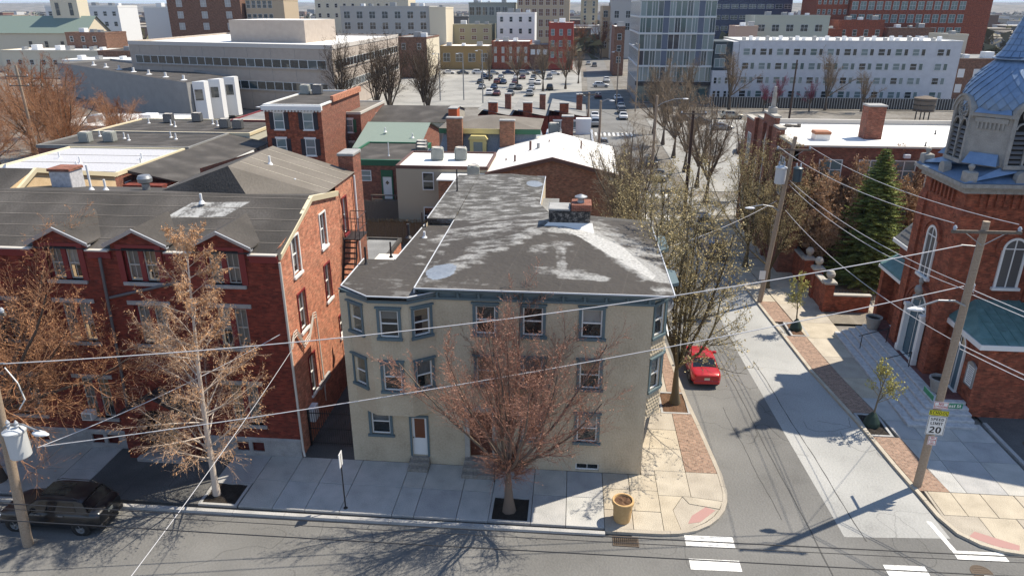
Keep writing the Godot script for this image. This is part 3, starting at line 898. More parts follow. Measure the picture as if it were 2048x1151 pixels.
func patched_roof() -> StandardMaterial3D:
	# dark membrane with worn white coating: brushed patches on seams, round the chimney and over the rear part
	var W := 768
	var S := 26.0
	var a := noise_bytes(W, 60, 0.035, 5, FastNoiseLite.TYPE_SIMPLEX_SMOOTH, 0.65)
	var b := noise_bytes(W, 61, 0.006, 4)
	var f := noise_bytes(W, 62, 0.2, 2)
	var segs := [[-1.0, -37.6, -5.8, -30.8, 0.75, 0.62], [-1.0, -38, -6.6, -36.5, 1.3, 0.62], [-2.2, -36.6, -4.5, -33.6, 0.9, 0.58], [-6.2, -30.6, -4.6, -31.6, 0.5, 0.6], [0.9, -36.2, 3.9, -31.0, 0.75, 0.95], [1.2, -37.6, 3.6, -34.0, 1.3, 0.66], [-0.8, -36.2, 1.0, -35.9, 0.5, 0.8], [-0.6, -34.6, -0.4, -31.0, 0.25, 0.6], [-1.3, -31.0, 1.0, -30.5, 0.45, 0.66], [-0.3, -30.4, 1.4, -30.3, 0.3, 0.8], [3.4, -31.5, 4.4, -29.0, 0.8, 0.58], [-1.5, -33.5, -0.6, -34.2, 0.6, 0.6], [-6.7, -29.3, -6.6, -38, 0.35, 0.55], [-7.6, -40.2, -5.0, -40.0, 0.8, 0.62], [-7.5, -43, -3, -45, 2.4, 0.56], [-6.8, -49, -3.2, -48, 2.2, 0.56], [-6, -41.5, -2.5, -42.5, 1.6, 0.58], [-1.5, -39.6, -5.5, -39.2, 0.6, 0.62], [-10.2, -30, -9, -28.9, 0.3, 0.5], [-7.6, -35, -7.2, -32, 0.5, 0.5]]
	var solid := [[Vector2(-0.9, -36.7), Vector2(0.9, -36.4), Vector2(2.6, -34.6), Vector2(3.9, -31.0), Vector2(3.7, -30.4), Vector2(1.9, -32.9), Vector2(0.4, -35.2)]]
	var d := PackedByteArray()
	d.resize(W * W * 3)
	for y in W:
		var wz := -53.0 + S * y / W
		for x in W:
			var wx := -12.0 + S * x / W
			var i := y * W + x
			var t := a[posmod(int(y * 1.15 - x * 0.2), W) * W + posmod(int(x * 0.42 + y * 0.3), W)] / 255.0 * 0.7 + a[i] / 255.0 * 0.3
			var p := Vector2(wx, wz)
			var w := 0.0
			var sol := 0.85
			for s in segs:
				if absf(wx - (s[0] + s[2]) / 2) > absf(s[0] - s[2]) / 2 + s[4] * 2 or absf(wz - (s[1] + s[3]) / 2) > absf(s[1] - s[3]) / 2 + s[4] * 2: continue
				var q := Geometry2D.get_closest_point_to_segment(p, Vector2(s[0], s[1]), Vector2(s[2], s[3]))
				var k: float = s[5] * clampf(1.6 - p.distance_to(q) / s[4] * 0.8, 0, 1)
				w = maxf(w, k)
			for s in solid:
				if inside_poly(p, s):
					w = maxf(w, 0.88); sol = 1.25
			var g := 0.8 + 0.4 * b[i] / 255.0 + 0.25 * (f[i] / 255.0 - 0.5)
			var cov := clampf((w + t - 1.02) * 3.6, 0, 1) * (0.55 + 0.5 * f[i] / 255.0)
			cov = maxf(cov, clampf((b[i] / 255.0 + t - 1.28) * 3.0, 0, 0.25))
			var base := Vector3(0.046, 0.04, 0.035) * g
			if wz < -39.5: base = Vector3(0.06, 0.056, 0.05) * g
			# seams of the sheets
			var sm := fposmod(wx * 0.98 + wz * 0.17, 2.7)
			if sm < 0.035: base *= 1.35
			var blue := 1.0 if (Vector2(wx + 6.05, (wz + 30.7) * 0.7).length() < 0.55 + t * 0.3) or Vector2((wx + 2.7) * 1.6, wz + 48.6).length() < 0.9 else 0.0
			var wc := Vector3(0.36, 0.36, 0.35) * sol * (0.85 + 0.3 * f[i] / 255.0)
			var cc := base.lerp(wc, cov).lerp(Vector3(0.2, 0.24, 0.3) * g, blue * 0.8)
			var o := Color(cc.x, cc.y, cc.z).linear_to_srgb()
			d[i * 3] = int(o.r * 255); d[i * 3 + 1] = int(o.g * 255); d[i * 3 + 2] = int(o.b * 255)
	var m := StandardMaterial3D.new()
	m.albedo_texture = img_tex(d, W, W)
	m.roughness = 0.85
	m.normal_enabled = true
	m.normal_texture = normal_tex(a, W, 1.5)
	tri_mat(m, S, Vector3(12.0 / S, 0, 53.0 / S))
	m.uv1_triplanar_sharpness = 8.0
	mats["roof_patched"] = m
	return m

func shingled_panel(parent: Node, t: Transform3D, w: float, y0: float, y1: float, mat: Material):
	# rows of fish-scale shingles, joined: they are a few pixels each
	var b := MB.new()
	var rows := int((y1 - y0) / 0.17)
	var n := int(w / 0.16)
	for r in rows:
		for i in n:
			var x := (i + (0.5 if r % 2 else 0.0)) * w / n
			var x1 := minf(x + w / n - 0.012, w)
			if x1 - x < 0.03: continue
			var y := y0 + r * (y1 - y0) / rows
			var h := (y1 - y0) / rows
			b.poly([Vector3(x, y + 0.06, 0.045), Vector3((x + x1) / 2, y, 0.05), Vector3(x1, y + 0.06, 0.045), Vector3(x1, y + h + 0.03, 0.008), Vector3(x, y + h + 0.03, 0.008)])
			b.quad(Vector3(x, y + 0.06, 0.0), Vector3((x + x1) / 2, y, 0.0), Vector3((x + x1) / 2, y, 0.05), Vector3(x, y + 0.06, 0.045))
			b.quad(Vector3((x + x1) / 2, y, 0.0), Vector3(x1, y + 0.06, 0.0), Vector3(x1, y + 0.06, 0.045), Vector3((x + x1) / 2, y, 0.05))
	var o := part("shingles", b, mat, parent, t)
	o.set_meta("kind", "stuff")

func make_beige():
	var st: Material = mats.stucco_beige
	var teal: Material = mats.teal_trim
	var roofm := patched_roof()
	var o := thing("corner_apartment_building", "beige stucco three-storey corner building with teal cornice and patched dark roof", "building", Vector3(-3.4, 0, -29.1))
	var base := Transform3D(Basis.IDENTITY, Vector3(3.4, 0, 29.1))   # parts below are set in world coordinates
	# front wall
	var T := base * wall_at(-10.45, 0, -29.1)
	var X := func(x: float) -> float: return x + 10.45
	var wins := []
	for c in [[-4.2, -3.3], [-2.05, -1.15], [0.58, 1.5]]:
		wins.append([X.call(c[0]), 7.2, X.call(c[1]), 8.58]); wins.append([X.call(c[0]), 4.6, X.call(c[1]), 5.98])
	wins.append([X.call(-2.05), 1.7, X.call(-1.15), 3.1]); wins.append([X.call(0.55), 1.7, X.call(1.5), 3.15]); wins.append([X.call(-9.42), 1.6, X.call(-8.5), 2.95])
	var doors := [[X.call(-7.45), 0.45, X.call(-6.7), 2.62], [X.call(-4.6), 0.55, X.call(-3.5), 3.1]]
	var cellar := [X.call(0.55), 0.08, X.call(1.68), 0.46]
	wall(o, T, 14.15, 9.0, wins + doors + [cellar], st, "front_wall", 0.16)
	var sh := [[0.5, "blind_dark"], [0.9, "blind_tan"], [0.0, "blind"], [0.45, "blind_grey"], [0.55, "blind"], [0.4, "blind_tan"], [0.5, "blind_grey"], [0.55, "blind"], [0.5, "blind_grey"]]
	for i in wins.size():
		window(o, T, wins[i], {"trim": teal, "casing": 0.13, "hood": 0.06, "sill": 0.2, "rec": 0.07, "blind": sh[i][0], "shade": mats[sh[i][1]]})
	window(o, T, cellar, {"hung": false, "bars": [2, 1], "rec": 0.08})
	# white side door with steps
	var dn := Transform3D(Basis.IDENTITY, Vector3(doors[0][0], doors[0][1], -0.1))
	var b := MB.new()
	b.box(0.0, 0, -0.05, 0.75, 0.95, 0.0); b.box(0, 0.95, -0.05, 0.12, 2.17, 0); b.box(0.63, 0.95, -0.05, 0.75, 2.17, 0); b.box(0.12, 2.05, -0.05, 0.63, 2.17, 0)
	var dr := part("door", b, mats.white_paint, o, T * dn)
	b = MB.new(); b.box(0.12, 0.95, -0.04, 0.63, 2.05, -0.02)
	part("pane", b, glass_dark("door_glass", 0.16, 0.05, 0.012, 0.15), dr)
	b = MB.new(); b.tube(Vector3(0.06, 1.0, 0), Vector3(0.06, 1.0, 0.07), 0.025, 0.03, 8, true)
	part("handle", b, mats.dark_metal, dr)
	b = MB.new(); b.box(-0.1, 0, 0.1, 0, 2.3, 0.15); b.box(0.75, 0, 0.1, 0.85, 2.3, 0.15); b.box(0, 2.17, 0.1, 0.75, 2.3, 0.15)
	part("casing", b, teal, dr)
	for s in [[-7.6, -6.6, 0.0, 0.16, 0.75], [-7.6, -6.6, 0.16, 0.31, 0.46], [-7.52, -6.62, 0.31, 0.45, 0.2]]:
		b = MB.new(); b.bbox(s[0], s[2] + 0.001, -29.1, s[1], s[3], -29.1 + s[4], 0.02)
		part("step", b, speckled("step_stone", [[0, 0.1, 0.09, 0.075], [0.5, 0.24, 0.22, 0.19], [1, 0.4, 0.37, 0.33]], 2.0, 70, 0.02, 0.12, 0.4, 0.9, 2.0), o, base)
	# main door in its stone surround
	dn = Transform3D(Basis.IDENTITY, Vector3(doors[1][0], doors[1][1], -0.1))
	b = MB.new(); b.box(0, 0, -0.06, 1.1, 2.55, -0.02)
	for q in [[0.15, 0.2, 0.95, 0.9], [0.15, 1.05, 0.95, 2.35]]: frame_rect(b, q[0], q[1], q[2], q[3], 0.07, -0.02, 0.01)
	dr = part("door", b, flat("door_brown", 0.1, 0.03, 0.015, 0.45), o, T * dn)
	b = MB.new(); b.tube(Vector3(0.95, 1.05, -0.02), Vector3(0.95, 1.05, 0.07), 0.03, 0.035, 8, true)
	part("handle", b, mats.grey_metal, dr)
	b = MB.new(); b.box(-0.24, -0.02, 0.1, 0, 2.85, 0.18); b.box(1.1, -0.02, 0.1, 1.34, 2.85, 0.18); b.box(0, 2.55, 0.1, 1.1, 2.85, 0.18)
	part("surround", b, mats.stone_trim, dr)
	for s in [[-4.9, -3.2, 0.0, 0.2, 1.05], [-4.88, -3.22, 0.2, 0.38, 0.75], [-4.85, -3.25, 0.38, 0.55, 0.42]]:
		b = MB.new(); b.bbox(s[0], s[2] + 0.001, -29.1, s[1], s[3], -29.1 + s[4], 0.02)
		part("step", b, mats.step_stone, o, base)
	b = MB.new()
	b.path([Vector3(-3.3, 0.0, -27.95), Vector3(-3.3, 0.9, -27.95), Vector3(-3.3, 1.5, -28.95), Vector3(-3.3, 1.5, -29.1)], 0.022, 6)
	part("handrail", b, mats.black_paint, o, base)
	# side and rear walls
	wall(o, base * wall_at(3.7, 0, -29.1, "x"), 11.1, 9.0, [], st, "side_wall")
	wall(o, base * wall_at(-10.45, 0, -33.2, "-x"), 4.1, 9.1, [], st, "side_wall")
	wall(o, base * wall_at(-8.7, 0, -33.2, "-z"), 1.75, 9.1, [], st, "side_wall")
	wall(o, base * wall_at(-8.7, 0, -39.6, "-x"), 6.4, 9.1, [], mats.brick_brown, "side_wall")
	wall(o, base * wall_at(-2.0, 0, -39.5, "x"), 11.5, 9.4, [], mats.stucco_beige, "rear_wall")
	wall(o, base * wall_at(-8.4, 0, -51.0, "-x"), 12, 9.4, [], mats.stucco_beige, "rear_wall")
	wall(o, base * wall_at(-2.0, 0, -51.0, "-z"), 6.4, 9.4, [], mats.stucco_beige, "rear_wall")
	wall(o, base * wall_at(3.7, 0, -40.2, "-z"), 12.1, 9.4, [], mats.stucco_beige, "rear_wall")
	# cornice: frieze with recessed panels, crown, brackets
	b = MB.new()
	b.box(-6.1, 8.86, -29.12, 3.76, 8.98, -29.0)
	b.box(-6.1, 8.98, -29.12, 3.74, 9.24, -29.06)
	b.box(-6.75, 9.24, -29.12, 4.2, 9.32, -28.92)
	b.hexa([Vector3(-6.8, 9.32, -28.88), Vector3(4.25, 9.32, -28.88), Vector3(4.25, 9.32, -29.2), Vector3(-6.8, 9.32, -29.2), Vector3(-6.85, 9.47, -28.66), Vector3(4.52, 9.47, -28.66), Vector3(4.52, 9.47, -29.2), Vector3(-6.85, 9.47, -29.2)])
	b.box(3.72, 9.1, -40.2, 3.95, 9.3, -29.15); b.box(3.72, 9.3, -40.2, 4.5, 9.47, -29.22)
	part("cornice", b, teal, o, base)
	for i in 11:
		b = MB.new()
		var x := -5.9 + i * 0.94
		b.box(x - 0.05, 9.0, -29.06, x + 0.05, 9.235, -28.95); b.box(x - 0.04, 9.1, -28.95, x + 0.04, 9.235, -28.9)
		part("bracket", b, teal, o, base)
		if i < 10:
			b = MB.new(); frame_rect(b, x + 0.12, 9.02, x + 0.82, 9.2, 0.03, -29.06, -29.02)
			part("frieze_panel", b, teal, o, base)
	b = MB.new()
	b.box(-6.87, 9.47, -28.68, 4.54, 9.53, -28.63); b.box(4.5, 9.47, -40.3, 4.55, 9.53, -28.63); b.box(-6.88, 9.3, -39.6, -6.83, 9.53, -28.63)
	b.box(-8.45, 9.56, -51.05, -8.4, 9.62, -39.5); b.box(-8.45, 9.56, -51.1, -1.98, 9.62, -51.05); b.box(-2.03, 9.56, -51.05, -1.98, 9.62, -40.4)
	part("drip_edge", b, flat("drip_white", 0.5, 0.52, 0.55, 0.5), o, base)
	# main roof: low tent with hips towards the front corners, rear wing, lower side roof
	b = MB.new()
	var P := Vector3(-0.9, 10.2, -37.4); var Q := Vector3(-1.4, 9.95, -40.25); var R := Vector3(-4.6, 9.8, -50.95)
	var c0 := Vector3(-6.84, 9.5, -28.66); var c1 := Vector3(4.52, 9.5, -28.66); var c2 := Vector3(4.52, 9.5, -40.3); var c3 := Vector3(-6.84, 9.52, -39.6)
	b.tri(c0, c1, P); b.tri(c1, c2, P); b.tri(c2, Q, P); b.quad(c3, c0, P, Q)
	b.quad(c3, Q, R, Vector3(-6.9, 9.7, -50.95))
	b.quad(Vector3(-8.42, 9.57, -39.5), c3 + Vector3(0, 0.06, 0), Vector3(-6.9, 9.71, -50.95), Vector3(-8.42, 9.58, -51.05))
	b.tri(Q, Vector3(-2.0, 9.58, -40.35), R); b.tri(Vector3(-2.0, 9.58, -40.35), Vector3(-2.0, 9.58, -51.05), R)
	b.quad(Vector3(-8.42, 9.3, -39.5), Vector3(-6.84, 9.3, -39.5), Vector3(-6.84, 9.58, -39.5), Vector3(-8.42, 9.58, -39.5))
	part("roof", b, roofm, o, base)
	b = MB.new()
	var lo := [Vector2(-10.45, -29.45), Vector2(-8.9, -28.25), Vector2(-7.1, -28.25), Vector2(-6.0, -29.05), Vector2(-6.85, -29.05), Vector2(-6.85, -39.6), Vector2(-8.6, -39.6), Vector2(-8.85, -33.2), Vector2(-10.45, -33.2)]
	b.prism(lo, 9.02, 9.2)
	part("side_roof", b, roofm, o, base)
	b = MB.new()
	for i in [0, 1, 2]:
		var p0: Vector2 = lo[i]; var p1: Vector2 = lo[i + 1]
		b.path([Vector3(p0.x, 9.21, p0.y), Vector3(p1.x, 9.21, p1.y)], 0.035, 6)
	b.path([Vector3(-10.45, 9.21, -33.2), Vector3(-10.45, 9.21, -29.45)], 0.035, 6); b.path([Vector3(-8.6, 9.21, -39.6), Vector3(-8.85, 9.21, -33.2)], 0.035, 6)
	part("drip_edge", b, mats.drip_white, o, base)
	b = MB.new()
	b.prism([Vector2(-11.7, -40.4), Vector2(-10.0, -40.4), Vector2(-9.9, -38.3), Vector2(-11.8, -38.3)], 6.6, 7.0)
	part("porch_roof", b, mats.roof_white, o, base)
	b = MB.new(); b.box(-11.6, 0, -40.2, -8.75, 6.6, -38.5)
	part("rear_porch", b, mats.brick_brown, o, base)
	b = MB.new()
	b.box(-2.0, 0, -47.5, -0.9, 8.9, -40.3); b.box(-0.9, 0, -45.5, 0.1, 8.4, -40.3); b.box(0.1, 0, -43, 1.0, 8.0, -40.3)
	part("stepped_parapet", b, mats.membrane_grey, o, base)
	# left bay of the two upper storeys
	var bp := [Vector2(-10.44, -29.38), Vector2(-8.88, -28.35), Vector2(-7.12, -28.35), Vector2(-6.05, -29.1)]
	for i in 3:
		var p0: Vector2 = bp[i]; var p1: Vector2 = bp[i + 1]
		var w := p0.distance_to(p1)
		var tt := base * wall_turn(p0.x, 3.12, p0.y, Vector3(p1.x - p0.x, 0, p1.y - p0.y))
		var ww := 0.78 if i != 1 else 0.86
		var x0 := (w - ww) / 2
		var hs := [[x0, 4.08, x0 + ww, 5.4], [x0, 1.35, x0 + ww, 2.75]]
		wall(o, tt, w, 5.78, hs, st, "bay_wall", 0.14)
		for k in 2: window(o, tt, hs[k], {"trim": teal, "casing": 0.12, "hood": 0.05, "sill": 0.16, "rec": 0.06, "blind": [0.0, 0.6, 0.35, 0.5, 0.3, 0.55][i * 2 + k], "shade": mats[["blind", "blind_tan", "blind_grey", "blind_grey", "blind_tan", "blind_grey"][i * 2 + k]]})
		b = MB.new(); b.box(-0.03, 5.75, -0.1, w + 0.03, 5.95, 0.05); b.box(-0.05, 5.95, -0.1, w + 0.05, 6.02, 0.1)
		part("cornice", b, teal, o, tt)
	b = MB.new()
	b.poly([Vector3(bp[3].x, 3.12, bp[3].y), Vector3(bp[2].x, 3.12, bp[2].y), Vector3(bp[1].x, 3.12, bp[1].y), Vector3(bp[0].x, 3.12, bp[0].y)])
	part("bay_underside", b, st, o, base)
	# right bays with fish-scale shingles
	for zb in [-29.25, -35.3]:
		var rp := [Vector2(3.7, zb), Vector2(4.42, zb - 0.85), Vector2(4.42, zb - 2.9), Vector2(3.7, zb - 3.75)]
		for i in 3:
			var p0: Vector2 = rp[i]; var p1: Vector2 = rp[i + 1]
			var w := p0.distance_to(p1)
			var tt := base * wall_turn(p0.x, 3.0, p0.y, Vector3(p1.x - p0.x, 0, p1.y - p0.y))
			var ww := w - 0.36
			var hs := [[0.18, 4.2, 0.18 + ww, 5.72], [0.18, 1.45, 0.18 + ww, 3.0]]
			wall(o, tt, w, 6.1, hs, st, "bay_wall", 0.1)
			for k in 2: window(o, tt, hs[k], {"trim": teal, "casing": 0.12, "hood": 0.04, "sill": 0.13, "rec": 0.05, "blind": 0.5, "shade": mats.blind_grey})
			shingled_panel(o, tt, w, 3.3, 4.0, st); shingled_panel(o, tt, w, 0.0, 1.25, st)
		b = MB.new()
		b.poly([Vector3(rp[3].x, 3, rp[3].y), Vector3(rp[2].x, 3, rp[2].y), Vector3(rp[1].x, 3, rp[1].y), Vector3(rp[0].x, 3, rp[0].y)])
		part("bay_underside", b, st, o, base)
	b = MB.new()
	b.prism([Vector2(4.4, -35.4), Vector2(5.15, -36.2), Vector2(5.15, -38.2), Vector2(4.4, -39.0)], 9.05, 9.25)
	part("bay_roof", b, teal, o, base)
	b = MB.new()
	b.prism([Vector2(4.4, -30.6), Vector2(5.0, -31.0), Vector2(5.0, -32.6), Vector2(4.4, -33.0)], 9.12, 9.28)
	part("bay_roof", b, teal, o, base)
	# chimney: tarred flue block, brick stack, cowl
	b = MB.new(); b.bbox(-1.25, 9.4, -38.2, 0.98, 10.95, -36.85, 0.06)
	var ch := part("chimney", b, speckled("tar", [[0, 0.012, 0.012, 0.013], [0.45, 0.03, 0.03, 0.03], [0.62, 0.12, 0.11, 0.1], [1, 0.36, 0.34, 0.31]], 3.0, 72, 0.02, 0.05, 0.4, 0.85, 3.0), o, base)
	b = MB.new(); b.bbox(-1.27, 10.95, -38.22, -0.1, 11.05, -36.83, 0.03)
	part("cap_slab", b, mats.stone_base, ch)
	b = MB.new(); b.bbox(-0.05, 10.95, -38.1, 1.02, 11.3, -36.8, 0.03)
	part("stack", b, mats.brick_brown, ch)
	b = MB.new(); b.lathe(Vector3(0.45, 11.3, -37.4), [Vector2(0.2, 0), Vector2(0.17, 0.12), Vector2(0.17, 0.26), Vector2(0.34, 0.27), Vector2(0.34, 0.32), Vector2(0.1, 0.42), Vector2(0.0, 0.44)], 16)
	part("cowl", b, mats.grey_metal, ch)
	b = MB.new(); b.hexa([Vector3(-1.7, 9.95, -36.5), Vector3(1.2, 9.9, -36.2), Vector3(1.1, 9.95, -36.86), Vector3(-1.26, 9.98, -36.86), Vector3(-1.7, 9.97, -36.5), Vector3(1.2, 9.92, -36.2), Vector3(1.1, 10.3, -36.86), Vector3(-1.26, 10.3, -36.86)])
	part("flashing", b, mats.roof_white, ch)
	# vent pipes and satellite dishes
	for q in [[-7.7, -46.0, 9.6, 1.5, 0.05, 0], [-9.0, -37.0, 9.2, 0.75, 0.09, 0], [-8.1, -37.0, 9.2, 0.35, 0.07, 1], [-10.1, -32.4, 9.2, 0.9, 0.05, 0], [-8.6, -38.9, 9.2, 0.9, 0.045, 0], [-9.3, -34.2, 9.0, 0.8, 0.045, 0]]:
		b = MB.new(); b.tube(Vector3(q[0], q[2] - 0.05, q[1]), Vector3(q[0], q[2] + q[3], q[1]), q[4], q[4], 8, true); b.lathe(Vector3(q[0], q[2], q[1]), [Vector2(q[4] * 2.6, -0.03), Vector2(q[4] * 1.2, 0.1)], 10)
		part("vent_pipe", b, mats.white_metal if q[5] else mats.dark_metal, o, base)
	dish(Vector3(4.5, 8.25, -30.9), Vector3(0.5, 0.35, 0.75), 0.36, "grey", "dark grey satellite dish on the upper corner bay of the beige building", Vector3(-0.12, -0.25, -0.35))
	dish(Vector3(4.55, 6.95, -30.9), Vector3(0.85, 0.25, 0.1), 0.36, "white", "pale satellite dish seen edge-on below the dark dish on the corner bay", Vector3(-0.15, -0.2, -0.1))

func dish(at: Vector3, dir: Vector3, r: float, tone: String, label: String, foot: Vector3):
	var o := thing("satellite_dish", label, "satellite dish", at, 0, "satellite dishes")
	dir = dir.normalized()
	var rot := Basis(Quaternion(Vector3.UP, dir))
	var m: Material = mats.white_metal if tone == "white" else flat("dish_grey", 0.13, 0.13, 0.135, 0.5)
	var b := MB.new()
	b.lathe(Vector3.ZERO, [Vector2(0.0, 0.0), Vector2(r * 0.5, r * 0.05), Vector2(r * 0.85, r * 0.16), Vector2(r, r * 0.24), Vector2(r * 1.01, r * 0.22), Vector2(r * 0.84, r * 0.12), Vector2(r * 0.5, 0.0), Vector2(0, -0.03)], 20)
	part("reflector", b, m, o, Transform3D(rot, Vector3.ZERO))
	b = MB.new(); b.path([Vector3(0, 0.02, r * 0.9), Vector3(0, r * 0.6, r * 0.5), Vector3(0, r * 1.1, 0)], 0.014, 5); b.box(-0.05, r * 1.05, -0.06, 0.05, r * 1.25, 0.06)
	part("feed_arm", b, mats.grey_metal, o, Transform3D(rot, Vector3.ZERO))
	b = MB.new(); b.path([Vector3.ZERO - dir * 0.03, foot * 0.5 - dir * 0.08, foot * 1.1], 0.022, 6)
	part("mount", b, mats.grey_metal, o)

# ---------------------------------------------------------------- the red brick building and what stands round it
const UPRIGHT := Basis(Vector3(1, 0, 0), Vector3(0, 0, 1), Vector3(0, -1, 0))

func plate(b: MB, p: Array, z0: float, z1: float):   # a thick plate: outline in x, y, extruded from z0 to z1
	var q := []
	for k in p: q.append(Vector2(k.x, -k.y))
	var c := MB.new()
	c.prism(q, z0, z1, true)
	b.put(c, Transform3D(UPRIGHT, Vector3.ZERO))

func arc(cx: float, cy: float, r: float, a0: float, a1: float, n := 12) -> Array:
	var p := []
	for i in n + 1:
		var t := lerpf(a0, a1, float(i) / n)
		p.append(Vector2(cx + r * cos(t), cy + r * sin(t)))
	return p

func vent(parent: Node, at: Vector3, h: float, r: float, mat: Material, t := Transform3D.IDENTITY):
	var b := MB.new()
	b.tube(at - Vector3(0, 0.1, 0), at + Vector3(0, h, 0), r, r, 8, true)
	b.lathe(at, [Vector2(r * 2.8, -0.05), Vector2(r * 1.2, 0.12)], 10)
	part("vent_pipe", b, mat, parent, t)

func make_red():
	var o := thing("red_brick_building", "deep red brick three-storey building with three gabled dormers and dark roof", "building", Vector3(-21.3, 0, -29.1))
	var base := Transform3D(Basis.IDENTITY, Vector3(21.3, 0, 29.1))
	var bk: Material = mats.brick_deep
	var red: Material = mats.red_trim
	var stone: Material = mats.stone_base
	var x0 := -29.6
	var T := base * wall_at(x0, 0, -29.1)
	var cols := [-27.2, -23.4, -19.65, -15.72]
	var holes := []
	var cellar := []
	for i in 4:
		var c: float = cols[i] - x0
		for y in [[6.0, 8.05], [1.75, 4.0]]:
			if i == 2 and y[0] < 3: continue
			holes.append([c - 0.8, y[0], c + 0.8, y[1]])
		if i != 2:
			for s in [-0.72, 0.08]: cellar.append([c + s, 0.25, c + s + 0.62, 0.78])
	# the three dormer windows break through the eaves; the wall's edge follows their gables
	var top := [Vector2(0, 10.7)]
	for i in range(1, 4):
		var c: float = cols[i] - x0
		top.append_array([Vector2(c - 1.32, 10.7), Vector2(c - 1.3, 11.12), Vector2(c, 11.72), Vector2(c + 1.3, 11.12), Vector2(c + 1.32, 10.7)])
		holes.append([c - 0.8, 9.2, c + 0.8, 10.85])
	top.append(Vector2(16.5, 10.7))
	wall(o, T, 16.5, 10.7, holes + cellar, bk, "front_wall", 0.3, top)
	var k := 0
	for q in holes:
		# each opening: two sashes in a dark red frame
		var b := MB.new()
		b.box(q[0] + 0.002, q[1], -0.26, q[0] + 0.1, q[3] - 0.002, -0.12); b.box(q[2] - 0.1, q[1], -0.26, q[2] - 0.002, q[3] - 0.002, -0.12); b.box((q[0] + q[2]) / 2 - 0.12, q[1], -0.26, (q[0] + q[2]) / 2 + 0.12, q[3] - 0.1, -0.1); b.box(q[0] + 0.1, q[3] - 0.1, -0.26, q[2] - 0.1, q[3] - 0.002, -0.12)
		part("window_frame", b, red, o, T)
		for s in 2:
			var a: float = q[0] + 0.1 if s == 0 else (q[0] + q[2]) / 2 + 0.12
			k += 1
			window(o, T, [a, q[1] + 0.02, a + 0.58, q[3] - 0.1], {"frame": flat("sash_grey", 0.4, 0.39, 0.36, 0.6), "bars": [2, 1], "rec": 0.17, "ft": 0.05, "blind": [0.95, 0.6, 0.95, 0.75, 0.95][k % 5], "shade": mats[["blind_grey", "blind", "blind_grey", "blind_tan", "blind_grey"][k % 5]]})
		b = MB.new(); b.box(q[0] - 0.18, q[1] - 0.16, -0.25, q[2] + 0.18, q[1], 0.1)
		part("sill", b, stone, o, T)
		if q[3] < 9:
			b = MB.new(); b.box(q[0] - 0.25, q[3], -0.2, q[2] + 0.25, q[3] + 0.2, 0.05)
			part("lintel", b, stone, o, T)
		else:
			b = MB.new(); b.box(q[0] - 0.28, q[3], -0.1, q[2] + 0.28, q[3] + 0.16, 0.04); b.box(q[0] - 0.28, q[1], -0.05, q[0], q[3], 0.04); b.box(q[2], q[1], -0.05, q[2] + 0.28, q[3], 0.04)
			part("surround", b, red, o, T)
	for q in cellar:
		var b := MB.new(); b.box(q[0], q[1], -0.25, q[2], q[3], -0.15)
		part("cellar_board", b, flat("cellar_red", 0.1, 0.02, 0.018, 0.8), o, T)
	# stone base either side of the porch
	var b := MB.new()
	var xs := [x0 - x0, 7.75, 11.45, 16.5]
	for s in [[0.0, 7.75], [11.45, 16.5]]:
		var hs := []
		for q in cellar:
			if q[0] > s[0] and q[2] < s[1]: hs.append([q[0] - s[0], q[1], q[2] - s[0], q[3]])
		wall(o, T * Transform3D(Basis.IDENTITY, Vector3(s[0], 0, 0.08)), s[1] - s[0], 0.92, hs, stone, "base_course", 0.1)
		b = MB.new(); b.hexa([Vector3(s[0], 0.92, 0.1), Vector3(s[1], 0.92, 0.1), Vector3(s[1], 0.92, 0.0), Vector3(s[0], 0.92, 0.0), Vector3(s[0], 1.02, 0.02), Vector3(s[1], 1.02, 0.02), Vector3(s[1], 1.02, 0.0), Vector3(s[0], 1.02, 0.0)])
		part("base_moulding", b, stone, o, T)
	# eaves boards between the dormers and the dormers' roofs
	var ed := [0.0]
	for i in range(1, 4): ed.append_array([cols[i] - x0 - 1.32, cols[i] - x0 + 1.32])
	ed.append(16.52)
	for i in range(0, ed.size(), 2):
		b = MB.new()
		b.box(ed[i], 10.35, 0.003, ed[i + 1], 10.7, 0.12); b.box(ed[i], 10.62, 0.12, ed[i + 1], 10.72, 0.24)
		part("eaves_board", b, red, o, T)
		b = MB.new(); b.box(ed[i], 10.72, -0.05, ed[i + 1], 10.78, 0.27)
		part("gutter", b, flat("gutter_pale", 0.5, 0.47, 0.42, 0.5), o, T)
	var mem: Material = mats.membrane
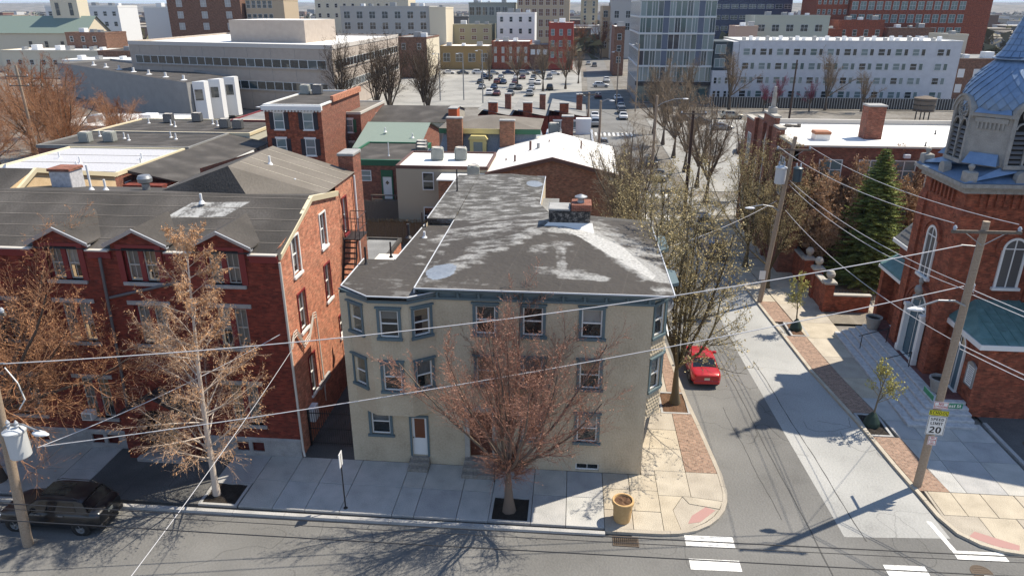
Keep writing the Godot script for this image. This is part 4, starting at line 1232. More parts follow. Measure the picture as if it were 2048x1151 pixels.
	for i in range(1, 4):
		var c: float = cols[i]
		for s in [-1, 1]:
			b = MB.new()
			var e := Vector3(c + s * 1.5, 11.06, -28.85); var p := Vector3(c, 11.8, -28.85); var eb := Vector3(c + s * 1.5, 11.06, -30.4); var pb := Vector3(c, 11.8, -32.0)
			var th := Vector3(0, 0.07, 0)
			if s > 0: b.hexa([p - th, e - th, eb - th, pb - th, p, e, eb, pb])
			else: b.hexa([e - th, p - th, pb - th, eb - th, e, p, pb, eb])
			part("dormer_roof", b, mem, o, base)
			b = MB.new()
			b.hexa([Vector3(c + s * 1.52, 10.93, -28.86), Vector3(c, 11.67, -28.86), Vector3(c, 11.67, -28.87), Vector3(c + s * 1.52, 10.93, -28.87), Vector3(c + s * 1.52, 11.09, -28.8), Vector3(c, 11.83, -28.8), Vector3(c, 11.83, -28.87), Vector3(c + s * 1.52, 11.09, -28.87)])
			b.hexa([Vector3(minf(c, c + s * 1.5), 10.9 if s < 0 else 11.65, -28.87), Vector3(maxf(c, c + s * 1.5), 11.65 if s < 0 else 10.9, -28.87), Vector3(maxf(c, c + s * 1.5), 11.65 if s < 0 else 10.9, -29.1), Vector3(minf(c, c + s * 1.5), 10.9 if s < 0 else 11.65, -29.1), Vector3(minf(c, c + s * 1.5), 11.04 if s < 0 else 11.78, -28.84), Vector3(maxf(c, c + s * 1.5), 11.78 if s < 0 else 11.04, -28.84), Vector3(maxf(c, c + s * 1.5), 11.78 if s < 0 else 11.04, -29.1), Vector3(minf(c, c + s * 1.5), 11.04 if s < 0 else 11.78, -29.1)])
			part("verge", b, flat("zinc", 0.42, 0.44, 0.47, 0.45, 0.4), o, base)
			b = MB.new()
			b.tri(Vector3(c + s * 1.28, 10.6, -29.1), Vector3(c + s * 1.28, 11.1, -29.1), Vector3(c + s * 1.28, 11.1, -30.6)); b.tri(Vector3(c + s * 1.28, 10.6, -29.1), Vector3(c + s * 1.28, 11.1, -30.6), Vector3(c + s * 1.28, 11.0, -31.0))
			part("dormer_cheek", b, mem, o, base)
	# main roof: front slope to the ridge, short rear slope
	b = MB.new()
	var r0 := Vector3(-29.7, 10.75, -28.98); var r1 := Vector3(-12.95, 10.75, -28.98); var r2 := Vector3(-12.95, 12.3, -33.6); var r3 := Vector3(-29.7, 12.3, -33.6); var r4 := Vector3(-12.95, 11.6, -37.4); var r5 := Vector3(-29.7, 11.6, -37.4)
	b.quad(r0, r1, r2, r3); b.quad(r3, r2, r4, r5)
	part("roof", b, mem, o, base)
	for i in 5:
		b = MB.new()
		var f := 0.18 + i * 0.19
		var p := r0.lerp(r3, f) + Vector3(0, 0.012, 0); var q := r1.lerp(r2, f) + Vector3(0, 0.012, 0)
		b.hexa([p + Vector3(0, -0.02, 0.03), q + Vector3(0, -0.02, 0.03), q + Vector3(0, -0.02, -0.03), p + Vector3(0, -0.02, -0.03), p + Vector3(0, 0, 0.025), q + Vector3(0, 0, 0.025), q + Vector3(0, 0.008, -0.025), p + Vector3(0, 0.008, -0.025)])
		part("roof_seam", b, mats.membrane_tan, o, base)
	b = MB.new()
	b.poly([Vector3(-19.6, 11.62, -31.45), Vector3(-16.7, 11.7, -31.7), Vector3(-15.9, 12.1, -32.95), Vector3(-18.8, 12.05, -32.8)].map(func(v: Vector3): return Vector3(v.x, 10.75 + (v.z + 28.98) / -4.62 * 1.55 + 0.012, v.z)))
	part("roof_patch", b, speckled("worn_coating", [[0, 0.06, 0.055, 0.05], [0.38, 0.12, 0.115, 0.11], [0.52, 0.32, 0.32, 0.31], [1, 0.5, 0.5, 0.49]], 5.0, 76, 0.012, 0.06, 0.4, 0.85), o, base)
	for q in [[-18.2, -32.6, 0.45, 0], [-14.8, -36.2, 0.45, 1], [-25.2, -34.5, 1.3, 0], [-24.4, -34.5, 0.55, 0]]: vent(o, Vector3(q[0], 12.1 if q[2] < 0.5 else 12.15, q[1]), q[2], 0.06, mats.white_metal, base)
	b = MB.new(); b.lathe(Vector3(-16.4, 12.0, -36), [Vector2(0.16, -0.1), Vector2(0.16, 0.25), Vector2(0.3, 0.35), Vector2(0.32, 0.5), Vector2(0.2, 0.65), Vector2(0, 0.7)], 14)
	part("roof_ventilator", b, flat("vent_brown", 0.05, 0.025, 0.02, 0.5, 0.4), o, base)
	b = MB.new(); b.lathe(Vector3(-22.6, 12.0, -35.2), [Vector2(0.2, -0.1), Vector2(0.2, 0.35), Vector2(0.36, 0.45), Vector2(0.38, 0.65), Vector2(0.3, 0.8), Vector2(0, 0.85)], 14)
	part("roof_ventilator", b, mats.grey_metal, o, base)
	# silver-painted chimney at the left end
	b = MB.new(); b.bbox(-28.5, 11.0, -37.0, -27.3, 12.75, -35.9, 0.03)
	part("chimney", b, speckled("silver_paint", [[0, 0.18, 0.18, 0.19], [0.35, 0.4, 0.4, 0.42], [1, 0.6, 0.6, 0.62]], 2.5, 75, 0.02, 0.1, 0.4, 0.6), o, base)
	b = MB.new(); b.bbox(-28.56, 12.75, -37.06, -27.24, 12.9, -35.84, 0.03)
	part("chimney_cap", b, mats.brick_brown, o, base)
	# sunlit end wall with its gable
	var TE := base * wall_at(-13.1, 0, -29.1, "x")
	var eh := [[1.55, 9.1, 2.45, 10.95], [5.5, 9.2, 6.35, 11.0], [1.6, 6.15, 2.5, 8.1], [5.45, 6.2, 6.3, 8.2], [2.05, 2.4, 2.85, 4.5], [7.0, 3.3, 7.9, 4.6]]
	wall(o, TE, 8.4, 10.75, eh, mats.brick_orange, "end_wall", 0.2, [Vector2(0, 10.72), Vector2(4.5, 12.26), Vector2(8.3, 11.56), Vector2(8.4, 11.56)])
	for i in eh.size():
		window(o, TE, eh[i], {"frame": mats.white_paint, "trim": red if i > 1 else mats.white_paint, "rec": 0.1, "casing": 0.08, "sill": 0.12, "sill_mat": mats.white_paint, "blind": 0.85, "shade": mats.blind})
	b = MB.new()
	for s in [[0.0, 10.7, 4.5, 12.24], [4.5, 12.24, 8.4, 11.54]]:
		var dn := 0.22
		b.hexa([Vector3(s[0], s[1] - dn, 0.003), Vector3(s[0], s[1] - dn, 0.14), Vector3(s[2], s[3] - dn, 0.14), Vector3(s[2], s[3] - dn, 0.003), Vector3(s[0], s[1] + 0.07, 0.003), Vector3(s[0], s[1] + 0.07, 0.2), Vector3(s[2], s[3] + 0.07, 0.2), Vector3(s[2], s[3] + 0.07, 0.003)])
	part("verge_board", b, mats.cream_paint, o, TE)
	b = MB.new(); b.path([Vector3(-13.0, 10.4, -28.98), Vector3(-13.0, 0.5, -28.98), Vector3(-12.9, 0.2, -28.85)], 0.06, 8)
	part("downspout", b, mats.gutter_pale, o, base)
	b = MB.new(); b.path([Vector3(-21.45, 10.4, -28.9), Vector3(-21.7, 4.2, -28.95), Vector3(-21.9, 0.7, -28.95)], 0.07, 8); b.path([Vector3(-17.9, 9.3, -28.98), Vector3(-21.45, 8.4, -28.98)], 0.07, 8)
	part("downspout", b, flat("spout_grey", 0.1, 0.1, 0.105, 0.5), o, base)
	b = MB.new(); b.path([Vector3(-21.9, 0.75, -28.95), Vector3(-21.9, 0.3, -28.95), Vector3(-22.05, 0.22, -28.8), Vector3(-21.85, 0.02, -28.75)], 0.09, 8)
	part("downspout_boot", b, mats.white_metal, o, base)
	# arched porch with a boarded door
	b = MB.new()
	var ring := [Vector2(-21.75, 0.0), Vector2(-21.75, 2.45), Vector2(-20.0, 3.55), Vector2(-18.25, 2.45), Vector2(-18.25, 0.0), Vector2(-18.95, 0.0), Vector2(-18.95, 1.75)] + arc(-20.0, 1.75, 1.05, 0, PI, 14) + [Vector2(-21.05, 0.0)]
	plate(b, ring, -29.1, -28.3)
	part("porch", b, bk, o, base)
	for s in [-1, 1]:
		b = MB.new()
		b.hexa([Vector3(-20, 3.55, -28.15), Vector3(-20 + s * 1.95, 2.35, -28.15), Vector3(-20 + s * 1.95, 2.35, -29.1), Vector3(-20, 3.55, -29.1), Vector3(-20, 3.68, -28.15), Vector3(-20 + s * 1.95, 2.48, -28.15), Vector3(-20 + s * 1.95, 2.48, -29.1), Vector3(-20, 3.68, -29.1)])
		part("porch_roof", b, flat("slate_dark", 0.03, 0.025, 0.025, 0.7), o, base)
	b = MB.new(); b.box(-19.9, 0.22, -29.09, -18.97, 2.75, -29.02)
	part("door", b, flat("plywood", 0.3, 0.19, 0.085, 0.85), o, base)
	b = MB.new(); b.box(-21.03, 0.1, -29.098, -19.9, 2.75, -29.05)
	part("porch_back", b, flat("porch_dark", 0.02, 0.008, 0.007, 0.8), o, base)
	b = MB.new(); b.bbox(-21.2, 0.0, -29.05, -18.8, 0.2, -28.0, 0.02)
	part("step", b, stone, o, base)
	# window air conditioner
	var ac := thing("window_air_conditioner", "small white air conditioner in the lower left window of the red building", "air conditioner", Vector3(-23.9, 1.78, -29.0))
	b = MB.new(); b.bbox(-0.27, 0.0, -0.15, 0.27, 0.42, 0.3, 0.02)
	part("case", b, mats.white_paint, ac)
	b = MB.new()
	for i in 6: b.box(-0.22, 0.06 + i * 0.055, 0.301, 0.22, 0.085 + i * 0.055, 0.312)
	part("grille", b, mats.dark_metal, ac)
	# rear wing
	var W := base * wall_at(-13.1, 0, -37.5, "x")
	var wh := [[0.9, 8.8, 1.6, 10.9]]
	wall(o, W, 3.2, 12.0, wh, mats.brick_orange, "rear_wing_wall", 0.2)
	window(o, W, wh[0], {"trim": red, "casing": 0.08, "sill": 0.1, "rec": 0.1, "blind": 0.4})
	wall(o, base * wall_at(-13.1, 0, -40.7, "-z"), 9.4, 12.0, [], mats.brick_brown, "rear_wing_wall", 0.2, [Vector2(0, 12.0), Vector2(4.7, 13.4), Vector2(9.4, 12.0)])
	b = MB.new()
	b.quad(Vector3(-12.95, 11.95, -35.4), Vector3(-12.95, 11.95, -40.8), Vector3(-17.8, 13.42, -40.8), Vector3(-17.8, 13.42, -35.0)); b.tri(Vector3(-12.95, 11.95, -35.4), Vector3(-17.8, 13.42, -35.0), Vector3(-16.5, 12.2, -33.9))
	part("rear_roof", b, mats.membrane_tan, o, base)
	b = MB.new()
	b.quad(Vector3(-17.8, 13.42, -35.0), Vector3(-17.8, 13.42, -40.8), Vector3(-22.6, 11.7, -40.8), Vector3(-22.6, 11.7, -35.0)); b.quad(Vector3(-16.5, 12.2, -33.9), Vector3(-17.8, 13.42, -35.0), Vector3(-22.6, 11.7, -35.0), Vector3(-21, 12.25, -33.7))
	part("rear_roof", b, mem, o, base)
	for i in 4:
		b = MB.new()
		var z := -36.2 - i * 1.2
		b.hexa([Vector3(-17.7, 13.37, z), Vector3(-13.0, 11.95, z), Vector3(-13.0, 11.95, z - 0.05), Vector3(-17.7, 13.37, z - 0.05), Vector3(-17.7, 13.405, z), Vector3(-13.0, 11.985, z), Vector3(-13.0, 11.985, z - 0.05), Vector3(-17.7, 13.405, z - 0.05)])
		part("roof_seam", b, mats.concrete_tan, o, base)
	vent(o, Vector3(-16.6, 13.05, -37.4), 0.45, 0.06, mats.white_metal, base)
	b = MB.new(); b.bbox(-13.9, 0.0, -42.3, -13.0, 12.9, -40.75, 0.02)
	part("chimney", b, mats.brick_brown, o, base)
	b = MB.new(); b.bbox(-13.95, 12.9, -42.35, -12.95, 13.05, -40.7, 0.03)
	part("chimney_cap", b, mats.stone_base, o, base)
	b = MB.new(); b.path([Vector3(-12.95, 11.8, -40.55), Vector3(-12.95, 0.2, -40.55)], 0.06, 8)
	part("downspout", b, mats.white_metal, o, base)
	# meter box, pipes on the end wall
	b = MB.new(); b.bbox(-13.08, 1.3, -30.9, -12.75, 2.1, -30.3, 0.02)
	part("meter_box", b, mats.white_metal, o, base)
	b = MB.new(); b.bbox(-13.09, 2.2, -33.6, -12.95, 2.5, -32.0, 0.02)
	part("stone_slab", b, stone, o, base)
	for i in 3:
		b = MB.new()
		var y := 6.0 + i * 0.14
		b.path([Vector3(-12.98, y, -29.15), Vector3(-12.98, y + 0.4, -29.5), Vector3(-12.98, y + 0.4, -29.9), Vector3(-12.98, y - 0.6, -30.6), Vector3(-12.98, y - 0.5, -31.4), Vector3(-12.98, y + 0.3, -32.1), Vector3(-12.98, y + 0.2, -32.5), Vector3(-12.98, 1.2 + i * 0.4, -32.6 - i * 0.05)], 0.025, 6)
		part("conduit", b, mats.gutter_pale, o, base)
	# iron fire escape on the rear of the end wall
	var fe := thing("fire_escape", "black iron fire escape stair on the sunlit end wall", "fire escape", Vector3(-12.6, 5.4, -38.6))
	var fb := Transform3D(Basis.IDENTITY, Vector3(12.6, -5.4, 38.6))
	b = MB.new()
	b.box(-13.1, 8.6, -39.6, -12.1, 8.66, -38.0)
	part("platform", b, mats.dark_metal, fe, fb)
	for s in [-13.02, -12.3]:
		b = MB.new(); b.path([Vector3(s, 8.6, -38.1), Vector3(s, 5.4, -36.9)], 0.05, 5); b.path([Vector3(s, 9.5, -38.1), Vector3(s, 6.3, -36.9)], 0.025, 5)
		part("stringer", b, mats.dark_metal, fe, fb)
	for i in 11:
		b = MB.new()
		var f := (i + 0.5) / 11.0
		b.cbox(Vector3(-12.66, lerpf(8.6, 5.4, f), lerpf(-38.1, -36.9, f)), Vector3(0.7, 0.04, 0.2))
		part("tread", b, mats.dark_metal, fe, fb)
	b = MB.new()
	for q in [[-12.1, -39.6], [-12.1, -38.8], [-12.1, -38.0], [-13.05, -39.6], [-13.05, -38.0]]: b.tube(Vector3(q[0], 8.6, q[1]), Vector3(q[0], 9.9, q[1]), 0.022, 0.022, 5)
	for y in [9.2, 9.9]: b.path([Vector3(-13.05, y, -38.0), Vector3(-12.1, y, -38.0), Vector3(-12.1, y, -39.6), Vector3(-13.05, y, -39.6)], 0.022, 5)
	b.path([Vector3(-13.05, 11.4, -37.9), Vector3(-12.9, 9.9, -38.0)], 0.022, 5)
	part("railing", b, mats.dark_metal, fe, fb)
	# iron gate of the alley
	var g := thing("alley_gate", "tall black iron bar gate closing the alley between red and beige buildings", "gate", Vector3(-11.75, 0, -30.1))
	for i in 22:
		put_mesh("bar", shared("gate_bar", func(q: MB): q.box(-0.012, 0.06, -0.012, 0.012, 2.15, 0.012)), mats.black_paint, g, Transform3D(Basis.IDENTITY, Vector3(-1.2 + i * 0.115, 0, 0)))
	for y in [0.2, 1.05, 1.95]:
		b = MB.new(); b.box(-1.28, y, 0.013, 1.25, y + 0.045, 0.03)
		part("rail", b, mats.black_paint, g)
	for s in [-1.27, 1.25]:
		b = MB.new(); b.box(s - 0.035, 0, -0.03, s + 0.035, 2.25, 0.03)
		part("post", b, mats.black_paint, g)
	# the tan stucco neighbour at the left edge
	var nb := thing("tan_stucco_building", "tan stucco gabled building with dark roof at the left edge", "building", Vector3(-36, 0, -33))
	var nt := Transform3D(Basis.IDENTITY, Vector3(36, 0, 33))
	wall(nb, nt * wall_at(-29.62, 0, -29.0, "x"), 14, 10.6, [], speckled("stucco_tan", [[0, 0.42, 0.3, 0.17], [0.5, 0.55, 0.41, 0.25], [1, 0.64, 0.5, 0.33]], 5.0, 77, 0.01, 0.1, 0.4, 0.95, 1.0), "gable_wall", 0.1, [Vector2(0, 9.2), Vector2(7.3, 12.75), Vector2(14, 11.0)])
	wall(nb, nt * wall_at(-42, 0, -29.0), 12.38, 9.2, [], mats.brick_deep, "front_wall")
	wall(nb, nt * wall_at(-29.62, 0, -43, "-z"), 12.4, 11.0, [], mats.brick_brown, "rear_wall")
	b = MB.new()
	b.quad(Vector3(-42, 9.2, -28.8), Vector3(-29.5, 9.2, -28.8), Vector3(-29.5, 12.8, -36.3), Vector3(-42, 12.8, -36.3)); b.quad(Vector3(-42, 12.8, -36.3), Vector3(-29.5, 12.8, -36.3), Vector3(-29.5, 11.05, -43.1), Vector3(-42, 11.05, -43.1))
	part("roof", b, mem, nb, nt)
	b = MB.new()
	for s in [[-28.8, 9.2, -36.3, 12.8], [-36.3, 12.8, -43.1, 11.05]]:
		b.hexa([Vector3(-29.6, s[1] - 0.22, s[0]), Vector3(-29.46, s[1] - 0.22, s[0]), Vector3(-29.46, s[3] - 0.22, s[2]), Vector3(-29.6, s[3] - 0.22, s[2]), Vector3(-29.6, s[1] + 0.05, s[0]), Vector3(-29.42, s[1] + 0.05, s[0]), Vector3(-29.42, s[3] + 0.05, s[2]), Vector3(-29.6, s[3] + 0.05, s[2])])
	part("verge_board", b, mats.cream_paint, nb, nt)

# ---------------------------------------------------------------- the church
func arch_window(parent: Node, t: Transform3D, cx: float, y0: float, w: float, h: float, gl: Material, frame: Material, arch: Material, rings := 1, called := "window") -> MeshInstance3D:
	# round-headed opening set on a wall: reveal ring, frame, pane
	var r := w / 2
	var ys := y0 + h - r
	var b := MB.new()
	var outer := [Vector2(cx + r, y0)] + arc(cx, ys, r, 0, PI, 12) + [Vector2(cx - r, y0)]
	var inner := [Vector2(cx + r - 0.13, y0)] + arc(cx, ys, r - 0.13, 0, PI, 12) + [Vector2(cx - r + 0.13, y0)]
	for i in outer.size() - 1:
		plate(b, [outer[i], outer[i + 1], inner[i + 1], inner[i]], 0.004, 0.1)
	b.box(cx - r - 0.1, y0 - 0.16, 0.003, cx + r + 0.1, y0, 0.22)
	b.box(cx - 0.03, y0, 0.02, cx + 0.03, ys + r - 0.14, 0.07); b.box(cx - r + 0.13, ys - 0.03, 0.02, cx + r - 0.13, ys + 0.03, 0.065)
	var f := part(called, b, frame, parent, t)
	b = MB.new()
	plate(b, inner, 0.01, 0.04)
	part("pane", b, gl, f)
	for k in rings:
		b = MB.new()
		var ra := r + 0.02 + k * 0.2
		var p := arc(cx, ys, ra, -0.1, PI + 0.1, 14); var q := arc(cx, ys, ra + 0.17, -0.1, PI + 0.1, 14)
		for i in 14: plate(b, [p[i], q[i], q[i + 1], p[i + 1]], 0.003, 0.1 + k * 0.07)
		part("arch", b, arch, f)
	return f

func make_church():
	var o := thing("church", "red brick church with bell tower, metal dome tinted sky blue and stone steps", "church", Vector3(23.5, 0, -41.8))
	var base := Transform3D(Basis.IDENTITY, Vector3(-23.5, 0, 41.8))
	var bk: Material = mats.brick_church
	var stone: Material = speckled("church_stone", [[0, 0.17, 0.165, 0.155], [0.5, 0.29, 0.28, 0.26], [1, 0.42, 0.405, 0.375]], 3.0, 80, 0.012, 0.1, 0.5, 0.85, 1.5)
	var blue: StandardMaterial3D = speckled("sky_tinted_metal", [[0, 0.1, 0.16, 0.25], [0.5, 0.17, 0.25, 0.37], [1, 0.28, 0.36, 0.48]], 4.0, 81, 0.012, 0.12, 0.35, 0.38, 0.4)  # lead-coated copper; the blue of the reflected sky is painted into its colour
	blue.metallic = 0.35
	var copper: Material = speckled("copper", [[0, 0.05, 0.1, 0.1], [0.5, 0.1, 0.19, 0.18], [1, 0.2, 0.32, 0.3]], 4.0, 82, 0.012, 0.12, 0.45, 0.6, 0.5)
	var white: Material = mats.white_paint
	var door_blue: Material = flat("door_blue", 0.07, 0.13, 0.17, 0.6)
	var b := MB.new()
	# tower
	b.box(21.2, 0.0, -44.2, 26.0, 12.0, -39.5)
	part("tower", b, bk, o, base)
	for q in [[21.05, -44.35, 21.75, -43.55], [21.05, -40.15, 21.75, -39.35], [25.45, -40.15, 26.15, -39.35]]:
		b = MB.new(); b.box(q[0], 0, q[1], q[2], 10.5, q[3]); b.hexa([Vector3(q[0], 10.5, q[3]), Vector3(q[2], 10.5, q[3]), Vector3(q[2], 10.5, q[1]), Vector3(q[0], 10.5, q[1]), Vector3(21.2 if q[0] < 22 else q[0], 10.9, q[3] - 0.12), Vector3(q[2], 10.9, q[3] - 0.12), Vector3(q[2], 10.9, q[1]), Vector3(21.2 if q[0] < 22 else q[0], 10.9, q[1])])
		part("buttress", b, bk, o, base)
	# corbel tables under the cornice
	for i in 7:
		b = MB.new(); b.box(21.06, 10.95, -43.3 + i * 0.44 - 0.09, 21.2, 11.75, -43.3 + i * 0.44 + 0.09)
		part("corbel", b, bk, o, base)
	for i in 9:
		b = MB.new(); b.box(22.0 + i * 0.42 - 0.09, 10.95, -39.5, 22.0 + i * 0.42 + 0.09, 11.75, -39.36)
		part("corbel", b, bk, o, base)
	b = MB.new()
	b.box(20.95, 11.75, -44.45, 26.25, 12.0, -39.25); b.box(20.8, 12.0, -44.6, 26.4, 12.14, -39.1); b.box(20.6, 12.14, -44.8, 26.6, 12.34, -38.9)
	part("tower_cornice", b, stone, o, base)
	# sky-tinted metal skirt from the square to the octagon
	var C := Vector3(23.6, 0, -41.85)
	b = MB.new()
	var oct := []
	for i in 8: oct.append(Vector3(C.x + 2.45 * cos(PI / 8 + i * PI / 4), 13.1, C.z - 2.45 * sin(PI / 8 + i * PI / 4)))
	var sq := [Vector3(26.55, 12.36, -44.75), Vector3(20.65, 12.36, -44.75), Vector3(20.65, 12.36, -38.95), Vector3(26.55, 12.36, -38.95)]
	for i in 4:
		b.quad(sq[(i + 3) % 4], sq[i], oct[(i * 2 + 1) % 8], oct[i * 2])
		b.tri(sq[i], oct[(i * 2 + 2) % 8], oct[i * 2 + 1])
	part("skirt_roof", b, blue, o, base)
	# corner blocks with finials on the skirt, round-headed blocks between
	for q in [[21.05, -39.35], [21.05, -44.35], [26.1, -39.35]]:
		b = MB.new(); b.bbox(q[0] - 0.3, 12.34, q[1] - 0.3, q[0] + 0.3, 12.95, q[1] + 0.3, 0.05)
		b.lathe(Vector3(q[0], 12.9, q[1]), [Vector2(0.1, 0), Vector2(0.1, 0.15), Vector2(0.16, 0.25), Vector2(0.16, 0.36), Vector2(0.0, 0.46)], 10)
		part("pinnacle", b, stone, o, base)
	for q in [[20.95, -41.85, true], [23.6, -39.25, false]]:
		b = MB.new()
		plate(b, [Vector2(-0.3, 0), Vector2(0.3, 0), Vector2(0.3, 0.35)] + arc(0, 0.35, 0.3, 0, PI, 8), -0.2, 0.2)
		part("gablet", b, stone, o, base * Transform3D(Basis(Vector3.UP, PI / 2 if q[2] else 0.0), Vector3(q[0], 12.34, q[1])))
	# drum: arched louvre openings on four sides, stone panels between
	for i in 8:
		var a := i * PI / 4
		var nrm := Vector3(cos(a), 0, -sin(a))
		var u := Vector3.UP.cross(nrm)
		var half := 0.93
		var org := C + nrm * 2.24 - u * half + Vector3(0, 13.05, 0)
		var t := base * Transform3D(Basis(u, Vector3.UP, nrm), org)
		b = MB.new()
		var w := half * 2
		if i % 2 == 0:
			plate(b, [Vector2(0, 0), Vector2(w, 0), Vector2(w, 2.6)] + arc(half, 2.6, half, 0, PI, 12) + [Vector2(0, 2.6)], -0.35, 0.0)
			var dp := part("drum_panel", b, stone, o, t)
			b = MB.new()
			var p := arc(half, 2.6, half, 0, PI, 12); var q := arc(half, 2.6, half - 0.2, 0, PI, 12)
			for k in 12: plate(b, [q[k], p[k], p[k + 1], q[k + 1]], 0.002, 0.16)
			b.box(0.0, 0.2, 0.002, 0.2, 2.6, 0.16); b.box(w - 0.2, 0.2, 0.002, w, 2.6, 0.16); b.box(0, 0.0, 0.002, w, 0.2, 0.22)
			part("arch", b, stone, dp)
			b = MB.new()
			plate(b, [Vector2(0.2, 0.2), Vector2(w - 0.2, 0.2), Vector2(w - 0.2, 2.6)] + arc(half, 2.6, half - 0.2, 0, PI, 10) + [Vector2(0.2, 2.6)], 0.002, 0.02)
			part("opening", b, mats.room, dp)
			for k in 7:
				for s in [0.24, half + 0.05]:
					b = MB.new()
					var y := 0.3 + k * 0.25
					b.hexa([Vector3(s, y, 0.12), Vector3(s + 0.64, y, 0.12), Vector3(s + 0.64, y + 0.12, 0.03), Vector3(s, y + 0.12, 0.03), Vector3(s, y + 0.03, 0.12), Vector3(s + 0.64, y + 0.03, 0.12), Vector3(s + 0.64, y + 0.15, 0.03), Vector3(s, y + 0.15, 0.03)])
					part("louvre", b, flat("louvre_grey", 0.1, 0.1, 0.105, 0.7), dp)
			b = MB.new()
			b.box(half - 0.05, 0.2, 0.022, half + 0.05, 2.35, 0.15)
			for s in [-1, 1]:
				var pa := arc(half + s * 0.37, 2.05, 0.36, 0, PI, 8); var pb := arc(half + s * 0.37, 2.05, 0.28, 0, PI, 8)
				for k in 8: plate(b, [pb[k], pa[k], pa[k + 1], pb[k + 1]], 0.03, 0.14)
			for k in 8:
				var ca := arc(half + 0.3 * cos(k * PI / 4), 2.85 + 0.3 * sin(k * PI / 4), 0.14, 0, TAU, 8); var cb := arc(half + 0.3 * cos(k * PI / 4), 2.85 + 0.3 * sin(k * PI / 4), 0.09, 0, TAU, 8)
				for j in 8: plate(b, [cb[j], ca[j], ca[j + 1], cb[j + 1]], 0.03, 0.12)
			var ra := arc(half, 2.85, 0.52, 0, TAU, 16); var rb := arc(half, 2.85, 0.46, 0, TAU, 16)
			for k in 16: plate(b, [rb[k], ra[k], ra[k + 1], rb[k + 1]], 0.03, 0.13)
			part("tracery", b, stone, dp)
			b = MB.new()
			var h0 := arc(half, 2.6, half + 0.12, 0, PI, 12); var h1 := arc(half, 2.6, half, 0, PI, 12)
			for k in 12: plate(b, [h1[k], h0[k], h0[k + 1], h1[k + 1]], -0.9, 0.24)
			part("hood", b, stone, dp)
		else:
			plate(b, [Vector2(0.0, 0), Vector2(w, 0), Vector2(w, 2.75), Vector2(0, 2.75)], -0.3, 0.0)
			var dp := part("drum_panel", b, stone, o, t)
			b = MB.new()
			for k in 7: b.box(0.26 + k * 0.2, 1.95, 0.002, 0.36 + k * 0.2, 2.3, 0.07)
			b.box(0.15, 2.3, 0.002, w - 0.15, 2.55, 0.09); b.box(0.0, 2.6, 0.002, w, 2.78, 0.14)
			part("arcading", b, stone, dp)
			b = MB.new()
			b.hexa([Vector3(0.1, 0.15, 0.55), Vector3(w - 0.1, 0.15, 0.55), Vector3(w - 0.1, 0.15, 0.002), Vector3(0.1, 0.15, 0.002), Vector3(0.25, 0.7, 0.1), Vector3(w - 0.25, 0.7, 0.1), Vector3(w - 0.25, 0.7, 0.002), Vector3(0.25, 0.7, 0.002)])
			part("apron_roof", b, blue, dp)
			b = MB.new()
			b.hexa([Vector3(0.05, 2.78, 0.2), Vector3(w - 0.05, 2.78, 0.2), Vector3(w - 0.05, 2.78, -0.2), Vector3(0.05, 2.78, -0.2), Vector3(0.2, 3.1, -0.05), Vector3(w - 0.2, 3.1, -0.05), Vector3(w - 0.2, 3.1, -0.2), Vector3(0.2, 3.1, -0.2)])
			part("eaves", b, blue, dp)
	# dome with diamond scales
	var dome := [Vector2(2.2, 15.6), Vector2(2.32, 16.1), Vector2(2.32, 16.5), Vector2(2.22, 16.95), Vector2(2.02, 17.4), Vector2(1.72, 17.85), Vector2(1.35, 18.25), Vector2(1.0, 18.6)]
	b = MB.new()
	b.lathe(C, dome, 32)
	var dm := part("dome", b, blue, o, base)
	var at_h := func(y: float) -> float:
		for k in dome.size() - 1:
			if y <= dome[k + 1].y: return lerpf(dome[k].x, dome[k + 1].x, (y - dome[k].y) / (dome[k + 1].y - dome[k].y))
		return dome[-1].x
	for r in 9:
		var y := 15.75 + r * 0.3
		for i in 28:
			var a := TAU * (i + (0.5 if r % 2 else 0.0)) / 28
			var d := TAU / 56 * 0.96
			b = MB.new()
			var P := func(aa: float, yy: float, lift: float) -> Vector3:
				var rr: float = at_h.call(clampf(yy, 15.6, 18.6)) + lift
				return C + Vector3(cos(aa) * rr, yy, sin(aa) * rr)
			var lo: Vector3 = P.call(a, y - 0.29, 0.09); var hi: Vector3 = P.call(a, minf(y + 0.29, 18.58), 0.012); var le: Vector3 = P.call(a - d, y, 0.035); var ri: Vector3 = P.call(a + d, y, 0.035)
			b.tri(lo, hi, ri); b.tri(lo, le, hi)
			b.tri(lo, ri, P.call(a, y - 0.28, 0.0)); b.tri(lo, P.call(a, y - 0.28, 0.0), le)
			part("scale", b, blue, dm)
	# tiled spire on the dome, finial and cross
	b = MB.new()
	var sp := [Vector2(1.3, 18.5), Vector2(1.02, 18.75), Vector2(0.82, 19.2), Vector2(0.62, 19.8), Vector2(0.42, 20.4), Vector2(0.32, 20.9), Vector2(0.26, 21.4), Vector2(0.12, 21.5), Vector2(0.08, 22.2)]
	b.lathe(C, sp, 16)
	b.lathe(C, [Vector2(1.0, 18.45), Vector2(1.34, 18.48), Vector2(1.34, 18.54), Vector2(1.0, 18.6)], 16)
	b.lathe(C, [Vector2(0.36, 20.85), Vector2(0.46, 20.95), Vector2(0.36, 21.1)], 12)
	b.lathe(C + Vector3(0, 22.3, 0), [Vector2(0.0, -0.2), Vector2(0.16, -0.1), Vector2(0.2, 0.0), Vector2(0.16, 0.1), Vector2(0.0, 0.2)], 12)
	var spire := part("spire", b, blue, o, base)
